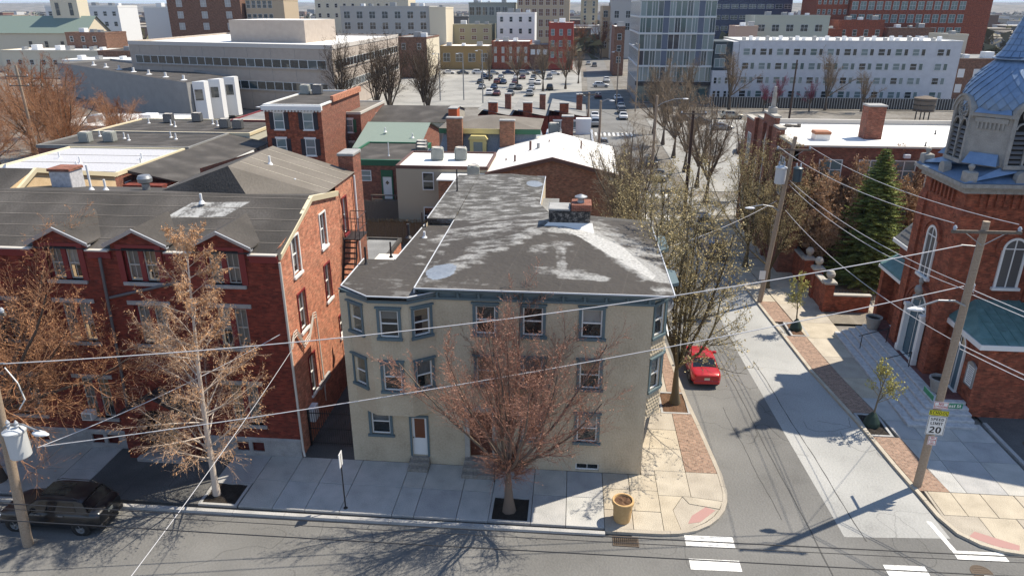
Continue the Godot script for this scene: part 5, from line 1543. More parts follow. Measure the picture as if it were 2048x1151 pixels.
	for r in 7:
		var y := 18.62 + r * 0.3
		var n := 20 - r * 2
		for i in n:
			b = MB.new()
			var rl := func(yy: float) -> float:
				for k in sp.size() - 1:
					if yy <= sp[k + 1].y: return lerpf(sp[k].x, sp[k + 1].x, (yy - sp[k].y) / (sp[k + 1].y - sp[k].y))
				return 0.1
			var a0 := TAU * i / n; var a1 := TAU * (i + 0.92) / n
			var r0: float = rl.call(y) + 0.06; var r1: float = rl.call(y + 0.3) + 0.015
			b.quad(C + Vector3(cos(a1) * r0, y, sin(a1) * r0), C + Vector3(cos(a0) * r0, y, sin(a0) * r0), C + Vector3(cos(a0) * r1, y + 0.32, sin(a0) * r1), C + Vector3(cos(a1) * r1, y + 0.32, sin(a1) * r1))
			b.quad(C + Vector3(cos(a1) * (r0 - 0.06), y, sin(a1) * (r0 - 0.06)), C + Vector3(cos(a0) * (r0 - 0.06), y, sin(a0) * (r0 - 0.06)), C + Vector3(cos(a0) * r0, y, sin(a0) * r0), C + Vector3(cos(a1) * r0, y, sin(a1) * r0))
			part("tile", b, blue, spire)
	b = MB.new(); b.box(23.54, 22.45, -41.91, 23.66, 23.9, -41.79); b.box(23.54, 23.2, -42.32, 23.66, 23.34, -41.38)
	part("cross", b, mats.dark_metal, o, base)
	# facade of the tower: portal, statue, arched window
	var F := base * wall_at(21.2, 0, -44.2, "-x")
	arch_window(o, F, 2.25, 6.1, 1.25, 3.1, flat("leaded_glass", 0.1, 0.1, 0.1, 0.25), white, bk, 2)
	var fr := base * wall_at(21.2, 0, -39.5)
	arch_window(o, fr, 3.2, 6.4, 1.3, 2.9, mats.leaded_glass, white, bk, 2)
	var pd := arch_window(o, F * Transform3D(Basis.IDENTITY, Vector3(0, 0, 0.0)), 2.6, 0.82, 2.0, 4.2, door_blue, white, bk, 3, "portal")
	b = MB.new()
	for s in [1.42, 3.5]:
		b = MB.new(); b.box(s, 0.82, 0.1, s + 0.28, 4.0, 0.35); b.box(s - 0.04, 0.82, 0.1, s + 0.32, 1.2, 0.4); b.box(s - 0.04, 3.85, 0.1, s + 0.32, 4.05, 0.42)
		part("pilaster", b, white, pd)
	b = MB.new(); b.box(2.57, 0.84, 0.041, 2.63, 4.0, 0.06)
	for s in [1.75, 2.75]:
		for y in [1.0, 1.95, 2.9]: frame_rect(b, s, y, s + 0.7, y + 0.8, 0.05, 0.041, 0.06)
	part("door_panel", b, door_blue, pd)
	var stt := thing("stone_statue", "weathered grey bust statue above the church portal", "statue", Vector3(20.95, 5.2, -41.6))
	b = MB.new(); b.lathe(Vector3.ZERO, [Vector2(0.2, -0.5), Vector2(0.3, -0.42), Vector2(0.3, -0.34), Vector2(0.12, -0.22)], 12); b.box(-0.12, -0.5, -0.1, 0.27, -0.34, 0.1)
	part("bracket", b, stone, stt)
	b = MB.new()
	b.lathe(Vector3(0, 0, 0), [Vector2(0.13, -0.24), Vector2(0.25, -0.05), Vector2(0.28, 0.12), Vector2(0.24, 0.3), Vector2(0.1, 0.38), Vector2(0.085, 0.46), Vector2(0.13, 0.55), Vector2(0.15, 0.66), Vector2(0.12, 0.8), Vector2(0.0, 0.86)], 14)
	part("figure", b, stone, stt)
	# copper-roofed annex at the street corner
	wall(o, base * wall_at(22.0, 0, -39.5, "-x"), 3.5, 4.5, [], bk, "annex_wall")
	wall(o, base * wall_at(22.0, 0, -36.0), 24, 4.5, [], bk, "annex_wall")
	var A := base * wall_at(22.0, 0, -39.5, "-x")
	var ad := arch_window(o, A, 1.55, 0.82, 1.3, 3.35, door_blue, white, bk, 1, "annex_door")
	b = MB.new(); plate(b, arc(1.55, 3.52, 0.5, 0, PI, 10), 0.041, 0.06)
	part("fanlight", b, mats.glass_dark, ad)
	b = MB.new()
	var e0 := Vector3(21.75, 4.5, -35.75); var e1 := Vector3(46, 4.5, -35.75); var e2 := Vector3(46, 5.6, -39.5); var e3 := Vector3(23.0, 5.6, -39.5); var e4 := Vector3(21.75, 4.55, -39.5)
	b.quad(e0, e1, e2, e3); b.tri(e0, e3, e4)
	var cr := part("annex_roof", b, copper, o, base)
	for i in 16:
		b = MB.new()
		var x := 22.6 + i * 0.55
		var zt := -39.5 if x > 23.0 else lerpf(-35.75, -39.5, (x - 21.75) / 1.25)
		var yt := 4.5 + (-35.75 - zt) / 3.75 * 1.1
		b.hexa([Vector3(x - 0.02, 4.5, -35.75), Vector3(x + 0.02, 4.5, -35.75), Vector3(x + 0.02, yt, zt), Vector3(x - 0.02, yt, zt), Vector3(x - 0.02, 4.55, -35.75), Vector3(x + 0.02, 4.55, -35.75), Vector3(x + 0.02, yt + 0.05, zt), Vector3(x - 0.02, yt + 0.05, zt)])
		part("seam", b, copper, cr)
	for i in 5:
		b = MB.new()
		var f := 0.12 + i * 0.18
		b.hexa([Vector3(lerpf(21.75, 23, f) + 0.1, lerpf(4.5, 5.6, f), lerpf(-35.75, -39.5, f) + 0.02), Vector3(32, lerpf(4.5, 5.6, f), lerpf(-35.75, -39.5, f) + 0.02), Vector3(32, lerpf(4.5, 5.6, f), lerpf(-35.75, -39.5, f) - 0.02), Vector3(lerpf(21.75, 23, f) + 0.1, lerpf(4.5, 5.6, f), lerpf(-35.75, -39.5, f) - 0.02), Vector3(lerpf(21.75, 23, f) + 0.1, lerpf(4.5, 5.6, f) + 0.03, lerpf(-35.75, -39.5, f) + 0.02), Vector3(32, lerpf(4.5, 5.6, f) + 0.03, lerpf(-35.75, -39.5, f) + 0.02), Vector3(32, lerpf(4.5, 5.6, f) + 0.03, lerpf(-35.75, -39.5, f) - 0.02), Vector3(lerpf(21.75, 23, f) + 0.1, lerpf(4.5, 5.6, f) + 0.03, lerpf(-35.75, -39.5, f) - 0.02)])
		part("seam", b, copper, cr)
	b = MB.new(); b.box(21.7, 4.2, -39.5, 21.98, 4.49, -35.98); b.box(21.7, 4.2, -35.98, 46, 4.49, -35.7)
	part("eaves_board", b, white, o, base)
	# nave behind, aisle and porch at the left
	b = MB.new(); b.box(26.2, 0, -46.5, 46, 13.7, -36.05)
	part("nave", b, bk, o, base)
	b = MB.new(); b.hexa([Vector3(26.0, 13.7, -35.8), Vector3(46.2, 13.7, -35.8), Vector3(46.2, 13.7, -46.7), Vector3(26.0, 13.7, -46.7), Vector3(28.0, 13.95, -35.8), Vector3(36, 19, -35.8), Vector3(36, 19, -46.7), Vector3(28.0, 13.95, -46.7)])
	part("nave_roof", b, mats.membrane_grey, o, base)
	b = MB.new(); b.box(22.1, 0, -47.6, 26, 6.7, -44.2)
	part("aisle", b, bk, o, base)
	arch_window(o, base * wall_at(22.1, 0, -47.6, "-x"), 1.75, 0.82, 0.95, 3.4, door_blue, white, bk, 1, "aisle_door")
	b = MB.new(); b.quad(Vector3(21.8, 6.6, -48), Vector3(21.8, 6.6, -44.2), Vector3(24.2, 9.2, -44.2), Vector3(24.2, 9.2, -48)); b.quad(Vector3(21.8, 6.6, -48.0), Vector3(24.2, 9.2, -48), Vector3(26, 9.2, -48), Vector3(26, 6.6, -48))
	var sr := part("slate_roof", b, mats.membrane_grey, o, base)
	for i in 9:
		b = MB.new()
		for j in 8:
			var f0 := i / 9.0; var z := -47.95 + j * 0.47 + (0.2 if i % 2 else 0.0)
			if z + 0.45 > -44.2: continue
			var f1 := f0 + 0.125
			b.quad(Vector3(21.78 + 2.4 * f0, 6.6 + 2.6 * f0 + 0.05, z), Vector3(21.78 + 2.4 * f0, 6.6 + 2.6 * f0 + 0.05, z + 0.45), Vector3(21.8 + 2.4 * f1, 6.6 + 2.6 * f1 + 0.015, z + 0.45), Vector3(21.8 + 2.4 * f1, 6.6 + 2.6 * f1 + 0.015, z))
		var so := part("slate_course", b, flat("slate", 0.13, 0.125, 0.115, 0.7), sr)
		so.set_meta("kind", "stuff")
	b = MB.new(); b.box(21.7, 6.35, -48, 22.12, 6.6, -44.21)
	part("eaves_board", b, white, o, base)
	b = MB.new(); b.hexa([Vector3(21.1, 4.75, -44.36), Vector3(22.1, 4.75, -44.36), Vector3(22.1, 4.75, -47.8), Vector3(21.1, 4.75, -47.8), Vector3(21.1, 4.85, -44.36), Vector3(22.1, 5.5, -44.36), Vector3(22.1, 5.5, -47.8), Vector3(21.1, 4.85, -47.8)])
	part("porch_roof", b, copper, o, base)
	b = MB.new(); b.box(21.05, 4.55, -47.85, 22.09, 4.74, -44.37)
	part("porch_fascia", b, white, o, base)
	b = MB.new(); b.box(21.25, 0.8, -47.75, 22.1, 4.55, -47.3)
	part("porch_pier", b, bk, o, base)
	# terrace and steps
	for k in 5:
		b = MB.new()
		b.bbox(18.4 + k * 0.44, 0.002 + k * 0.16, -46.5, 22.0 - 0.001 * k, 0.16 + k * 0.16, -34.6 - k * 0.38, 0.025)
		part("step", b, speckled("marble_step", [[0, 0.24, 0.24, 0.245], [0.45, 0.42, 0.42, 0.42], [1, 0.6, 0.6, 0.59]], 3.0, 84, 0.015, 0.1, 0.4, 0.8, 1.5), o, base)
	b = MB.new(); b.box(20.75, 0.79, -47.5, 22.0, 0.815, -36.4)
	part("terrace", b, mats.paver_dark, o, base)
	# handrails, planters, notice board
	for q in [[-43.6, "far black handrail on the church steps", 0], [-40.2, "near black handrail on the church steps", 1]]:
		var hr := thing("handrail", q[1], "handrail", Vector3(19.6, 0.3, q[0]), 0, "handrails on the church steps")
		b = MB.new()
		b.path([Vector3(-0.55, 0.0, 0), Vector3(-0.55, 0.95, 0), Vector3(1.0, 1.5, 0), Vector3(1.0, 0.5, 0)], 0.03, 6)
		b.path([Vector3(-0.75, 0.88, 0), Vector3(-0.55, 0.95, 0)], 0.03, 6)
		part("rail", b, mats.black_paint, hr)
	for q in [[20.55, -45.8, "round grey stone planter at the far end of the church steps"], [20.95, -37.3, "round grey stone planter at the near end of the church steps"]]:
		var pl := thing("stone_planter", q[2], "planter", Vector3(q[0], 0.8, q[1]), 0, "planters on the church terrace")
		b = MB.new(); b.lathe(Vector3.ZERO, [Vector2(0.3, 0), Vector2(0.34, 0.05), Vector2(0.48, 0.72), Vector2(0.53, 0.74), Vector2(0.53, 0.86), Vector2(0.45, 0.86), Vector2(0.42, 0.72)], 24)
		part("pot", b, stone, pl)
		b = MB.new(); b.lathe(Vector3.ZERO, [Vector2(0.43, 0.72), Vector2(0.2, 0.76), Vector2(0.0, 0.77)], 16)
		part("soil", b, mats.soil, pl)
	var nbd := thing("notice_board", "white notice board in a grey frame on the brick annex", "notice board", Vector3(21.93, 1.75, -36.35), -PI / 2)
	b = MB.new(); frame_rect(b, -0.4, 0, 0.4, 1.25, 0.06, -0.04, 0.05); plate(b, [Vector2(-0.4, 1.25), Vector2(0.4, 1.25), Vector2(0.15, 1.42), Vector2(-0.15, 1.42)], -0.04, 0.05)
	part("frame", b, mats.grey_metal, nbd)
	b = MB.new(); b.box(-0.34, 0.06, -0.03, 0.34, 1.19, 0.02)
	part("panel", b, white, nbd)
	b = MB.new()
	for i in 9: b.box(-0.25 + 0.03 * (i % 3), 1.05 - i * 0.11, 0.021, 0.25 - 0.04 * (i % 2), 1.085 - i * 0.11, 0.024)
	part("print", b, flat("print_grey", 0.18, 0.18, 0.2, 0.8), nbd)

# ---------------------------------------------------------------- middle ground
# a block with walls, roof and coping; parts are given in world coordinates
func block(called: String, label: String, q: Array, h: float, wm: Material, rm: Material, o := {}) -> Array:
	var c := Vector3((q[0] + q[2]) / 2, 0, (q[1] + q[3]) / 2)
	var t := thing(called, label, o.get("cat", "building"), c, 0, o.get("group", ""))
	var turn: float = o.get("turn", 0.0)
	t.rotation.y = turn
	var bs := Transform3D(Basis.IDENTITY, -c)
	var x0: float = q[0]; var z0: float = q[1]; var x1: float = q[2]; var z1: float = q[3]
	var ridge: float = o.get("ridge", 0.0)
	var along: String = o.get("along", "x")
	var gx := []; var gz := []
	if ridge > 0 and along == "z": gx = [Vector2(0, h), Vector2((x1 - x0) / 2, h + ridge), Vector2(x1 - x0, h)]
	if ridge > 0 and along == "x": gz = [Vector2(0, h), Vector2((z1 - z0) / 2, h + ridge), Vector2(z1 - z0, h)]
	wall(t, bs * wall_at(x0, 0, z1), x1 - x0, h, [], wm, "wall", 0.1, gx)
	wall(t, bs * wall_at(x1, 0, z1, "x"), z1 - z0, h, [], o.get("side", wm), "wall", 0.1, gz)
	wall(t, bs * wall_at(x0, 0, z0, "-x"), z1 - z0, h, [], o.get("side", wm), "wall", 0.1, gz)
	wall(t, bs * wall_at(x1, 0, z0, "-z"), x1 - x0, h, [], o.get("side", wm), "wall", 0.1, gx)
	var b := MB.new()
	var e: float = o.get("eave", 0.0)
	if ridge > 0:
		if along == "z":
			var m := (x0 + x1) / 2; var k := ridge / ((x1 - x0) / 2) * e
			b.quad(Vector3(x0 - e, h - k + 0.05, z1 + e), Vector3(m, h + ridge + 0.05, z1 + e), Vector3(m, h + ridge + 0.05, z0 - e), Vector3(x0 - e, h - k + 0.05, z0 - e)); b.quad(Vector3(m, h + ridge + 0.05, z1 + e), Vector3(x1 + e, h - k + 0.05, z1 + e), Vector3(x1 + e, h - k + 0.05, z0 - e), Vector3(m, h + ridge + 0.05, z0 - e))
		else:
			var m := (z0 + z1) / 2; var k := ridge / ((z1 - z0) / 2) * e
			b.quad(Vector3(x0 - e, h - k + 0.05, z1 + e), Vector3(x1 + e, h - k + 0.05, z1 + e), Vector3(x1 + e, h + ridge + 0.05, m), Vector3(x0 - e, h + ridge + 0.05, m)); b.quad(Vector3(x0 - e, h + ridge + 0.05, m), Vector3(x1 + e, h + ridge + 0.05, m), Vector3(x1 + e, h - k + 0.05, z0 - e), Vector3(x0 - e, h - k + 0.05, z0 - e))
	else:
		b.quad(Vector3(x0, h - 0.1 + o.get("fall", 0.0), z1), Vector3(x1, h - 0.1, z1), Vector3(x1, h - 0.1, z0), Vector3(x0, h - 0.1 + o.get("fall", 0.0), z0))
	part("roof", b, rm, t, bs)
	if o.has("coping"):
		b = MB.new()
		var ch: float = o.get("coping_h", 0.25); var cw: float = o.get("coping_w", 0.15)
		frame_rect_flat(b, x0 - cw * 0.5, z0 - cw * 0.5, x1 + cw * 0.5, z1 + cw * 0.5, cw + 0.1, h - ch, h + 0.06)
		part("coping", b, o.coping, t, bs)
	return [t, bs]

func grid(t: Node3D, T: Transform3D, xs: Array, ys: Array, w: float, h: float, fr: Material, gl, nx := 1, ny := 2, o := {}):
	for y in ys:
		for x in xs:
			var g: Material = gl[rng.randi() % gl.size()] if gl is Array else gl
			far_window(t, T, x, y, w, h, fr, g, nx, ny)
			if o.has("shutter"):
				for s in [-0.42 * w - 0.03, w + 0.03]:
					put_mesh("shutter", shared("fsh_%.2f_%.2f" % [w, h], func(b: MB): b.box(0, 0, 0.003, w * 0.42, h, 0.06)), o.shutter, t, T * Transform3D(Basis.IDENTITY, Vector3(x + s, y, 0)))
			if o.has("head"):
				put_mesh("lintel", shared("fhd_%.2f" % w, func(b: MB): b.box(-0.12, 0, 0.003, w + 0.12, 0.2, 0.08)), o.head, t, T * Transform3D(Basis.IDENTITY, Vector3(x, y + h, 0)))
				put_mesh("sill", shared("fsl_%.2f" % w, func(b: MB): b.box(-0.1, -0.13, 0.003, w + 0.1, 0, 0.12)), o.head, t, T * Transform3D(Basis.IDENTITY, Vector3(x, y, 0)))

func chimney(t: Node3D, bs: Transform3D, x0: float, z0: float, x1: float, z1: float, y0: float, y1: float, m: Material = null):
	var b := MB.new(); b.bbox(x0, y0, z0, x1, y1, z1, 0.02)
	var c := part("chimney", b, m if m else mats.brick_brown, t, bs)
	b = MB.new(); b.bbox(x0 - 0.06, y1 - 0.001, z0 - 0.06, x1 + 0.06, y1 + 0.14, z1 + 0.06, 0.03)
	part("chimney_cap", b, mats.stone_base, c)

func condenser(at: Vector3, label: String, s := 1.0, dark := false):
	var o := thing("roof_condenser", label, "air conditioner", at, 0.1, "rooftop condensers")
	var b := MB.new(); b.bbox(-0.45 * s, 0.05, -0.45 * s, 0.45 * s, 0.95 * s, 0.45 * s, 0.08)
	part("case", b, mats.dark_metal if dark else flat("condenser_grey", 0.2, 0.22, 0.2, 0.6), o)
	b = MB.new()
	for i in 9:
		var x := (-0.36 + i * 0.09) * s
		b.box(x, 0.14, 0.45 * s, x + 0.045 * s, 0.85 * s, 0.475 * s); b.box(0.45 * s, 0.14, x, 0.475 * s, 0.85 * s, x + 0.045 * s); b.box(-0.475 * s, 0.14, x, -0.45 * s, 0.85 * s, x + 0.045 * s)
	part("grille", b, flat("grille_pale", 0.42, 0.43, 0.4, 0.6) if not dark else mats.grey_metal, o)
	b = MB.new(); b.lathe(Vector3(0, 0.95 * s, 0), [Vector2(0.42 * s, -0.02), Vector2(0.42 * s, 0.06), Vector2(0.36 * s, 0.07), Vector2(0.34 * s, 0.01), Vector2(0.0, 0.01)], 16)
	part("fan_ring", b, mats.gutter_pale, o)

func make_school():
	var bk: Material = mats.brick_brown
	var o := thing("school_building", "brown brick school with stepped gable, stone cross and flat white roof", "building", Vector3(28, 0, -68))
	var bs := Transform3D(Basis.IDENTITY, Vector3(-28, 0, 68))
	wall(o, bs * wall_at(17.6, 0, -76, "-x"), 17.2, 9.9, [], bk, "gable_wall", 0.1, [Vector2(0, 10.7), Vector2(4.6, 10.7), Vector2(4.62, 11.3), Vector2(6.6, 11.3), Vector2(6.62, 12.0), Vector2(10.6, 12.0), Vector2(10.62, 11.3), Vector2(12.6, 11.3), Vector2(12.62, 10.7), Vector2(17.2, 10.7)])
	wall(o, bs * wall_at(17.6, 0, -58.8), 1.4, 10.7, [], bk, "gable_return")
	var b := MB.new()
	for s in [[-76.0, -71.4, 10.7], [-71.4, -69.4, 11.3], [-69.4, -65.4, 12.0], [-65.4, -63.4, 11.3], [-63.4, -58.8, 10.7]]:
		b = MB.new(); b.box(17.5, s[2], s[0], 18.1, s[2] + 0.18, s[1])
		part("coping", b, mats.stone_trim, o, bs)
		b = MB.new(); b.box(17.62, 9.5, s[0], 18.0, s[2], s[1])
		part("parapet", b, bk, o, bs)
	for z in [-71.4, -63.4, -66.4, -68.4]:
		b = MB.new(); b.box(17.3, 0, z - 0.3, 17.6, 11.2, z + 0.3)
		part("pilaster", b, bk, o, bs)
	var G := bs * wall_at(17.6, 0, -76, "-x")
	for x in [1.4, 13.9]:
		grid(o, G, [x], [6.2], 1.3, 3.2, mats.white_paint, mats.glass_pale, 2, 3)
		grid(o, G, [x], [1.5], 1.3, 2.6, mats.white_paint, mats.glass_pale, 2, 3)
	grid(o, G, [8.1], [2.6], 1.1, 6.4, mats.white_paint, mats.glass_pale, 2, 6)
	b = MB.new(); plate(b, [Vector2(7.9, 9.0), Vector2(9.4, 9.0), Vector2(9.25, 9.8), Vector2(8.65, 10.7), Vector2(8.05, 9.8)], 0.01, 0.12)
	part("pointed_arch", b, mats.stone_trim, o, G)
	for x in [5.6, 11.4]:
		b = MB.new(); b.box(x, 4.5, 0.004, x + 0.14, 7.8, 0.04)
		part("slit_window", b, mats.white_paint, o, G)
	# stone cross on the gable
	b = MB.new(); b.bbox(17.45, 12.18, -67.75, 18.15, 12.7, -67.05, 0.04); b.hexa([Vector3(17.62, 12.7, -67.18), Vector3(17.98, 12.7, -67.18), Vector3(17.98, 12.7, -67.62), Vector3(17.62, 12.7, -67.62), Vector3(17.7, 14.5, -67.28), Vector3(17.9, 14.5, -67.28), Vector3(17.9, 14.5, -67.52), Vector3(17.7, 14.5, -67.52)]); b.box(17.7, 13.7, -67.75, 17.9, 13.95, -67.05)
	part("cross", b, mats.stone_trim, o, bs)
	wall(o, bs * wall_at(18.0, 0, -61.0), 20, 10.35, [], bk, "front_wall")
	wall(o, bs * wall_at(38, 0, -61.0, "x"), 15, 10.35, [], bk, "end_wall")
	wall(o, bs * wall_at(38, 0, -76.0, "-z"), 20, 10.35, [], bk, "rear_wall")
	var T := bs * wall_at(18.0, 0, -61.0)
	for x in [2.4, 5.6, 8.3, 11.1, 13.9, 16.7]:
		grid(o, T, [x], [6.7], 1.9, 2.6, mats.white_paint, mats.glass_pale, 2, 3)
		grid(o, T, [x], [2.6], 1.9, 2.6, mats.white_paint, mats.glass_pale, 2, 3)
	b = MB.new(); b.quad(Vector3(18, 10.05, -61.2), Vector3(38, 10.05, -61.2), Vector3(38, 10.05, -76), Vector3(18, 10.05, -76))
	part("roof", b, mats.roof_white, o, bs)
	b = MB.new(); b.box(17.9, 10.3, -61.25, 38.1, 10.45, -60.9); b.box(18, 10.0, -76.1, 38.1, 10.5, -75.7)
	part("coping", b, mats.gutter_pale, o, bs)
	chimney(o, bs, 25.9, -68.2, 27.4, -66.7, 10.0, 12.9)
	b = MB.new(); b.bbox(21.3, 10.05, -66.8, 22.6, 10.6, -65.6, 0.02)
	var hb := part("roof_hatch", b, mats.roof_white, o, bs)
	b = MB.new(); b.bbox(21.25, 10.6, -66.85, 22.65, 10.85, -65.55, 0.05)
	part("lid", b, flat("rust_lid", 0.3, 0.13, 0.07, 0.8), hb)
	b = MB.new()
	for i in 6: b.cbox(Vector3(20.6 + i * 0.3, 10.15 + 0.05 * (i % 2), -73.4), Vector3(0.26, 0.16 + 0.08 * (i % 3), 0.4))
	part("tarpaulin", b, mats.membrane_tan, o, bs)
	for q in [[29.8, -63.5], [33.5, -70]]: vent(o, Vector3(q[0], 10.05, q[1]), 0.4, 0.05, mats.dark_metal, bs)
	b = MB.new(); b.hexa([Vector3(15.9, 3.4, -62.0), Vector3(17.6, 3.4, -62.0), Vector3(17.6, 3.4, -64.4), Vector3(15.9, 3.4, -64.4), Vector3(16.2, 3.9, -62.3), Vector3(17.6, 4.2, -62.3), Vector3(17.6, 4.2, -64.1), Vector3(16.2, 3.9, -64.1)])
	part("entrance_canopy", b, flat("canopy_blue", 0.02, 0.035, 0.06, 0.5), o, bs)
	# floodlight on the front wall
	b = MB.new(); b.bbox(27.0, 9.55, -60.95, 27.5, 9.85, -60.6, 0.03)
	part("floodlight", b, mats.white_metal, o, bs)
	# brick garden wall with posts and stone balls
	var w := thing("garden_wall", "brick garden wall with stone coping beside the evergreen", "wall", Vector3(19.1, 0, -55))
	var ws := Transform3D(Basis.IDENTITY, Vector3(-19.1, 0, 55))
	for q in [[18.85, -62.5, 19.25, -55.9, 2.0], [18.85, -53.1, 19.25, -50.9, 1.9], [19.4, -50.75, 22.1, -50.4, 1.25]]:
		b = MB.new(); b.box(q[0], 0, q[1], q[2], q[4], q[3])
		part("wall_run", b, mats.brick_church, w, ws)
		b = MB.new(); b.bbox(q[0] - 0.06, q[4], q[1] - 0.04, q[2] + 0.06, q[4] + 0.12, q[3] + 0.04, 0.03)
		part("coping", b, mats.stone_trim, w, ws)
	for q in [[19.05, -50.6, 2.2], [19.05, -53.35, 2.3], [19.05, -55.7, 2.3]]:
		b = MB.new(); b.box(q[0] - 0.33, 0, q[1] - 0.3, q[0] + 0.33, q[2], q[1] + 0.3)
		var ps := part("post", b, mats.brick_church, w, ws)
		b = MB.new(); b.bbox(q[0] - 0.45, q[2], q[1] - 0.42, q[0] + 0.45, q[2] + 0.2, q[1] + 0.42, 0.06); b.lathe(Vector3(q[0], q[2] + 0.18, q[1]), [Vector2(0.26, 0), Vector2(0.15, 0.14), Vector2(0.14, 0.2), Vector2(0.26, 0.3), Vector2(0.32, 0.46), Vector2(0.31, 0.58), Vector2(0.2, 0.76), Vector2(0, 0.82)], 14)
		part("stone_ball", b, mats.stone_trim, ps)
	var f := thing("iron_railing", "low brown iron railing behind the brick garden wall", "railing", Vector3(24, 0, -52.6))
	for i in 30: put_mesh("bar", shared("rail_bar", func(q: MB): q.box(-0.012, 0, -0.012, 0.012, 1.0, 0.012)), mats.rust_iron, f, Transform3D(Basis.IDENTITY, Vector3(-3.6 + i * 0.24, 0, 0)))
	for y in [0.15, 0.85]:
		b = MB.new(); b.box(-3.7, y, 0.013, 3.6, y + 0.04, 0.03)
		part("rail", b, mats.rust_iron, f)

func make_middle():
	var wp: Material = mats.white_paint
	var gl := [mats.glass_dark, mats.glass_blue, mats.glass_pale]
	var mem: Material = mats.membrane; var gm: Material = mats.membrane_grey; var tm: Material = mats.membrane_tan
	var b: MB
	# white-roofed gabled brick building
	var r := block("gabled_brick_building", "brown brick gabled building with bright white roof behind the beige building", [-7.9, -79, 4.0, -65], 6.8, brick("brick_mid", [0.24, 0.105, 0.06], [0.3, 0.2, 0.13], 0.3, 41, 0.2), mats.roof_white, {"ridge": 1.45, "along": "z", "eave": 0.25})
	b = MB.new()
	for s in [-1, 1]:
		var xm := -1.95
		b.hexa([Vector3(xm + s * 6.25, 6.45, -64.74), Vector3(xm, 7.98, -64.74), Vector3(xm, 7.98, -64.98), Vector3(xm + s * 6.25, 6.45, -64.98), Vector3(xm + s * 6.25, 6.8, -64.7), Vector3(xm, 8.33, -64.7), Vector3(xm, 8.33, -64.98), Vector3(xm + s * 6.25, 6.8, -64.98)])
	part("verge_board", b, flat("brown_trim", 0.11, 0.055, 0.045, 0.6), r[0], r[1])
	b = MB.new(); b.box(3.2, 5.9, -64.98, 4.4, 6.5, -64.6)
	part("box_gutter", b, mats.cream_paint, r[0], r[1])
	for q in [[-5.6, -67.2, 0.7, 0.09, 0], [-4.4, -71.5, 1.0, 0.12, 0], [-3.6, -71.5, 0.6, 0.16, 1], [0.7, -73.0, 0.9, 0.08, 0], [-6.6, -68.8, 0.3, 0.06, 0], [-2.6, -74, 0.3, 0.06, 0], [-1.0, -70, 0.25, 0.05, 0]]:
		vent(r[0], Vector3(q[0], 8.2 - absf(q[0] + 1.95) * 0.24, q[1]), q[2], q[3], mats.grey_metal if q[4] else flat("vent_red", 0.12, 0.05, 0.04, 0.6), r[1])
	# tan clapboard house
	r = block("clapboard_house", "tan clapboard house with flat white roof and brown edge", [-16.7, -72.5, -8.0, -65.2], 7.2, flat("siding_tan", 0.4, 0.34, 0.25, 0.8), mats.roof_white, {"coping": mats.brown_trim, "coping_w": 0.08})
	for i in 38:
		put_mesh("clapboard", shared("clapboard", func(q: MB): q.hexa([Vector3(0, 0, 0.035), Vector3(4.5, 0, 0.035), Vector3(4.5, 0, 0.002), Vector3(0, 0, 0.002), Vector3(0, 0.182, 0.012), Vector3(4.5, 0.182, 0.012), Vector3(4.5, 0.182, 0.002), Vector3(0, 0.182, 0.002)])), mats.siding_tan, r[0], r[1] * Transform3D(Basis.IDENTITY, Vector3(-16.7, i * 0.184, -65.2)))
	grid(r[0], r[1] * wall_at(-16.7, 0, -65.16), [2.5], [4.95, 1.6], 1.1, 1.7, wp, mats.glass_dark, 1, 2)
	b = MB.new(); b.box(-12.2, 0, -65.0, -7.95, 6.5, -62.6)
	part("brick_extension", b, mats.brick_mid, r[0], r[1])
	b = MB.new(); b.bbox(-12.35, 6.5, -66, -7.9, 6.62, -62.4, 0.03)
	part("extension_roof", b, mats.roof_white, r[0], r[1])
	condenser(Vector3(-13.4, 7.1, -68.9), "left of the three grey condensers on the white roof", 1.25)
	condenser(Vector3(-11.1, 7.1, -69.1), "middle of the three grey condensers on the white roof", 1.25)
	condenser(Vector3(-9.1, 6.62, -63.6), "nearest condenser, on the low white roof edge before the gabled building", 1.15)
	# brick house with green cornice
	r = block("green_trimmed_house", "small brick house with green cornice, white door and dark roof", [-24.2, -82.5, -16.8, -72], 6.3, mats.brick_brown, mem, {"coping": mats.green_trim, "coping_h": 0.55})
	grid(r[0], r[1] * wall_at(-24.2, 0, -72), [1.95], [4.1], 1.15, 1.15, wp, mats.glass_pale, 1, 2)
	b = MB.new(); b.box(-19.9, 2.25, -71.99, -18.95, 4.6, -71.9)
	var dr := part("door", b, wp, r[0], r[1])
	b = MB.new(); plate(b, [Vector2(-19.42, 3.75), Vector2(-19.2, 3.98), Vector2(-19.42, 4.21), Vector2(-19.64, 3.98)], -71.9, -71.88)
	part("pane", b, mats.glass_dark, dr)
	b = MB.new(); b.box(-20.05, 2.2, -71.99, -19.9, 5.3, -71.85); b.box(-18.95, 2.2, -71.99, -18.8, 5.3, -71.85); b.box(-19.9, 4.6, -71.99, -18.95, 5.3, -71.87)
	part("door_frame", b, mats.green_trim, dr)
	b = MB.new(); b.box(-20.8, 2.0, -71.98, -17, 2.15, -70.2)
	for x in [-20.7, -19.4, -18.2, -17.1]: b.box(x - 0.05, 0, -70.3, x + 0.05, 3.1, -70.2)
	b.box(-20.8, 3.0, -70.32, -17, 3.1, -70.18); b.box(-20.8, 2.55, -70.29, -17, 2.63, -70.21)
	part("deck", b, mats.wood_fence, r[0], r[1])
	vent(r[0], Vector3(-19.9, 6.2, -75), 1.4, 0.05, mats.white_metal, r[1])
	var fn := thing("picket_fence", "tall weathered wooden picket fence before the small brick house", "fence", Vector3(-19.7, 0, -69))
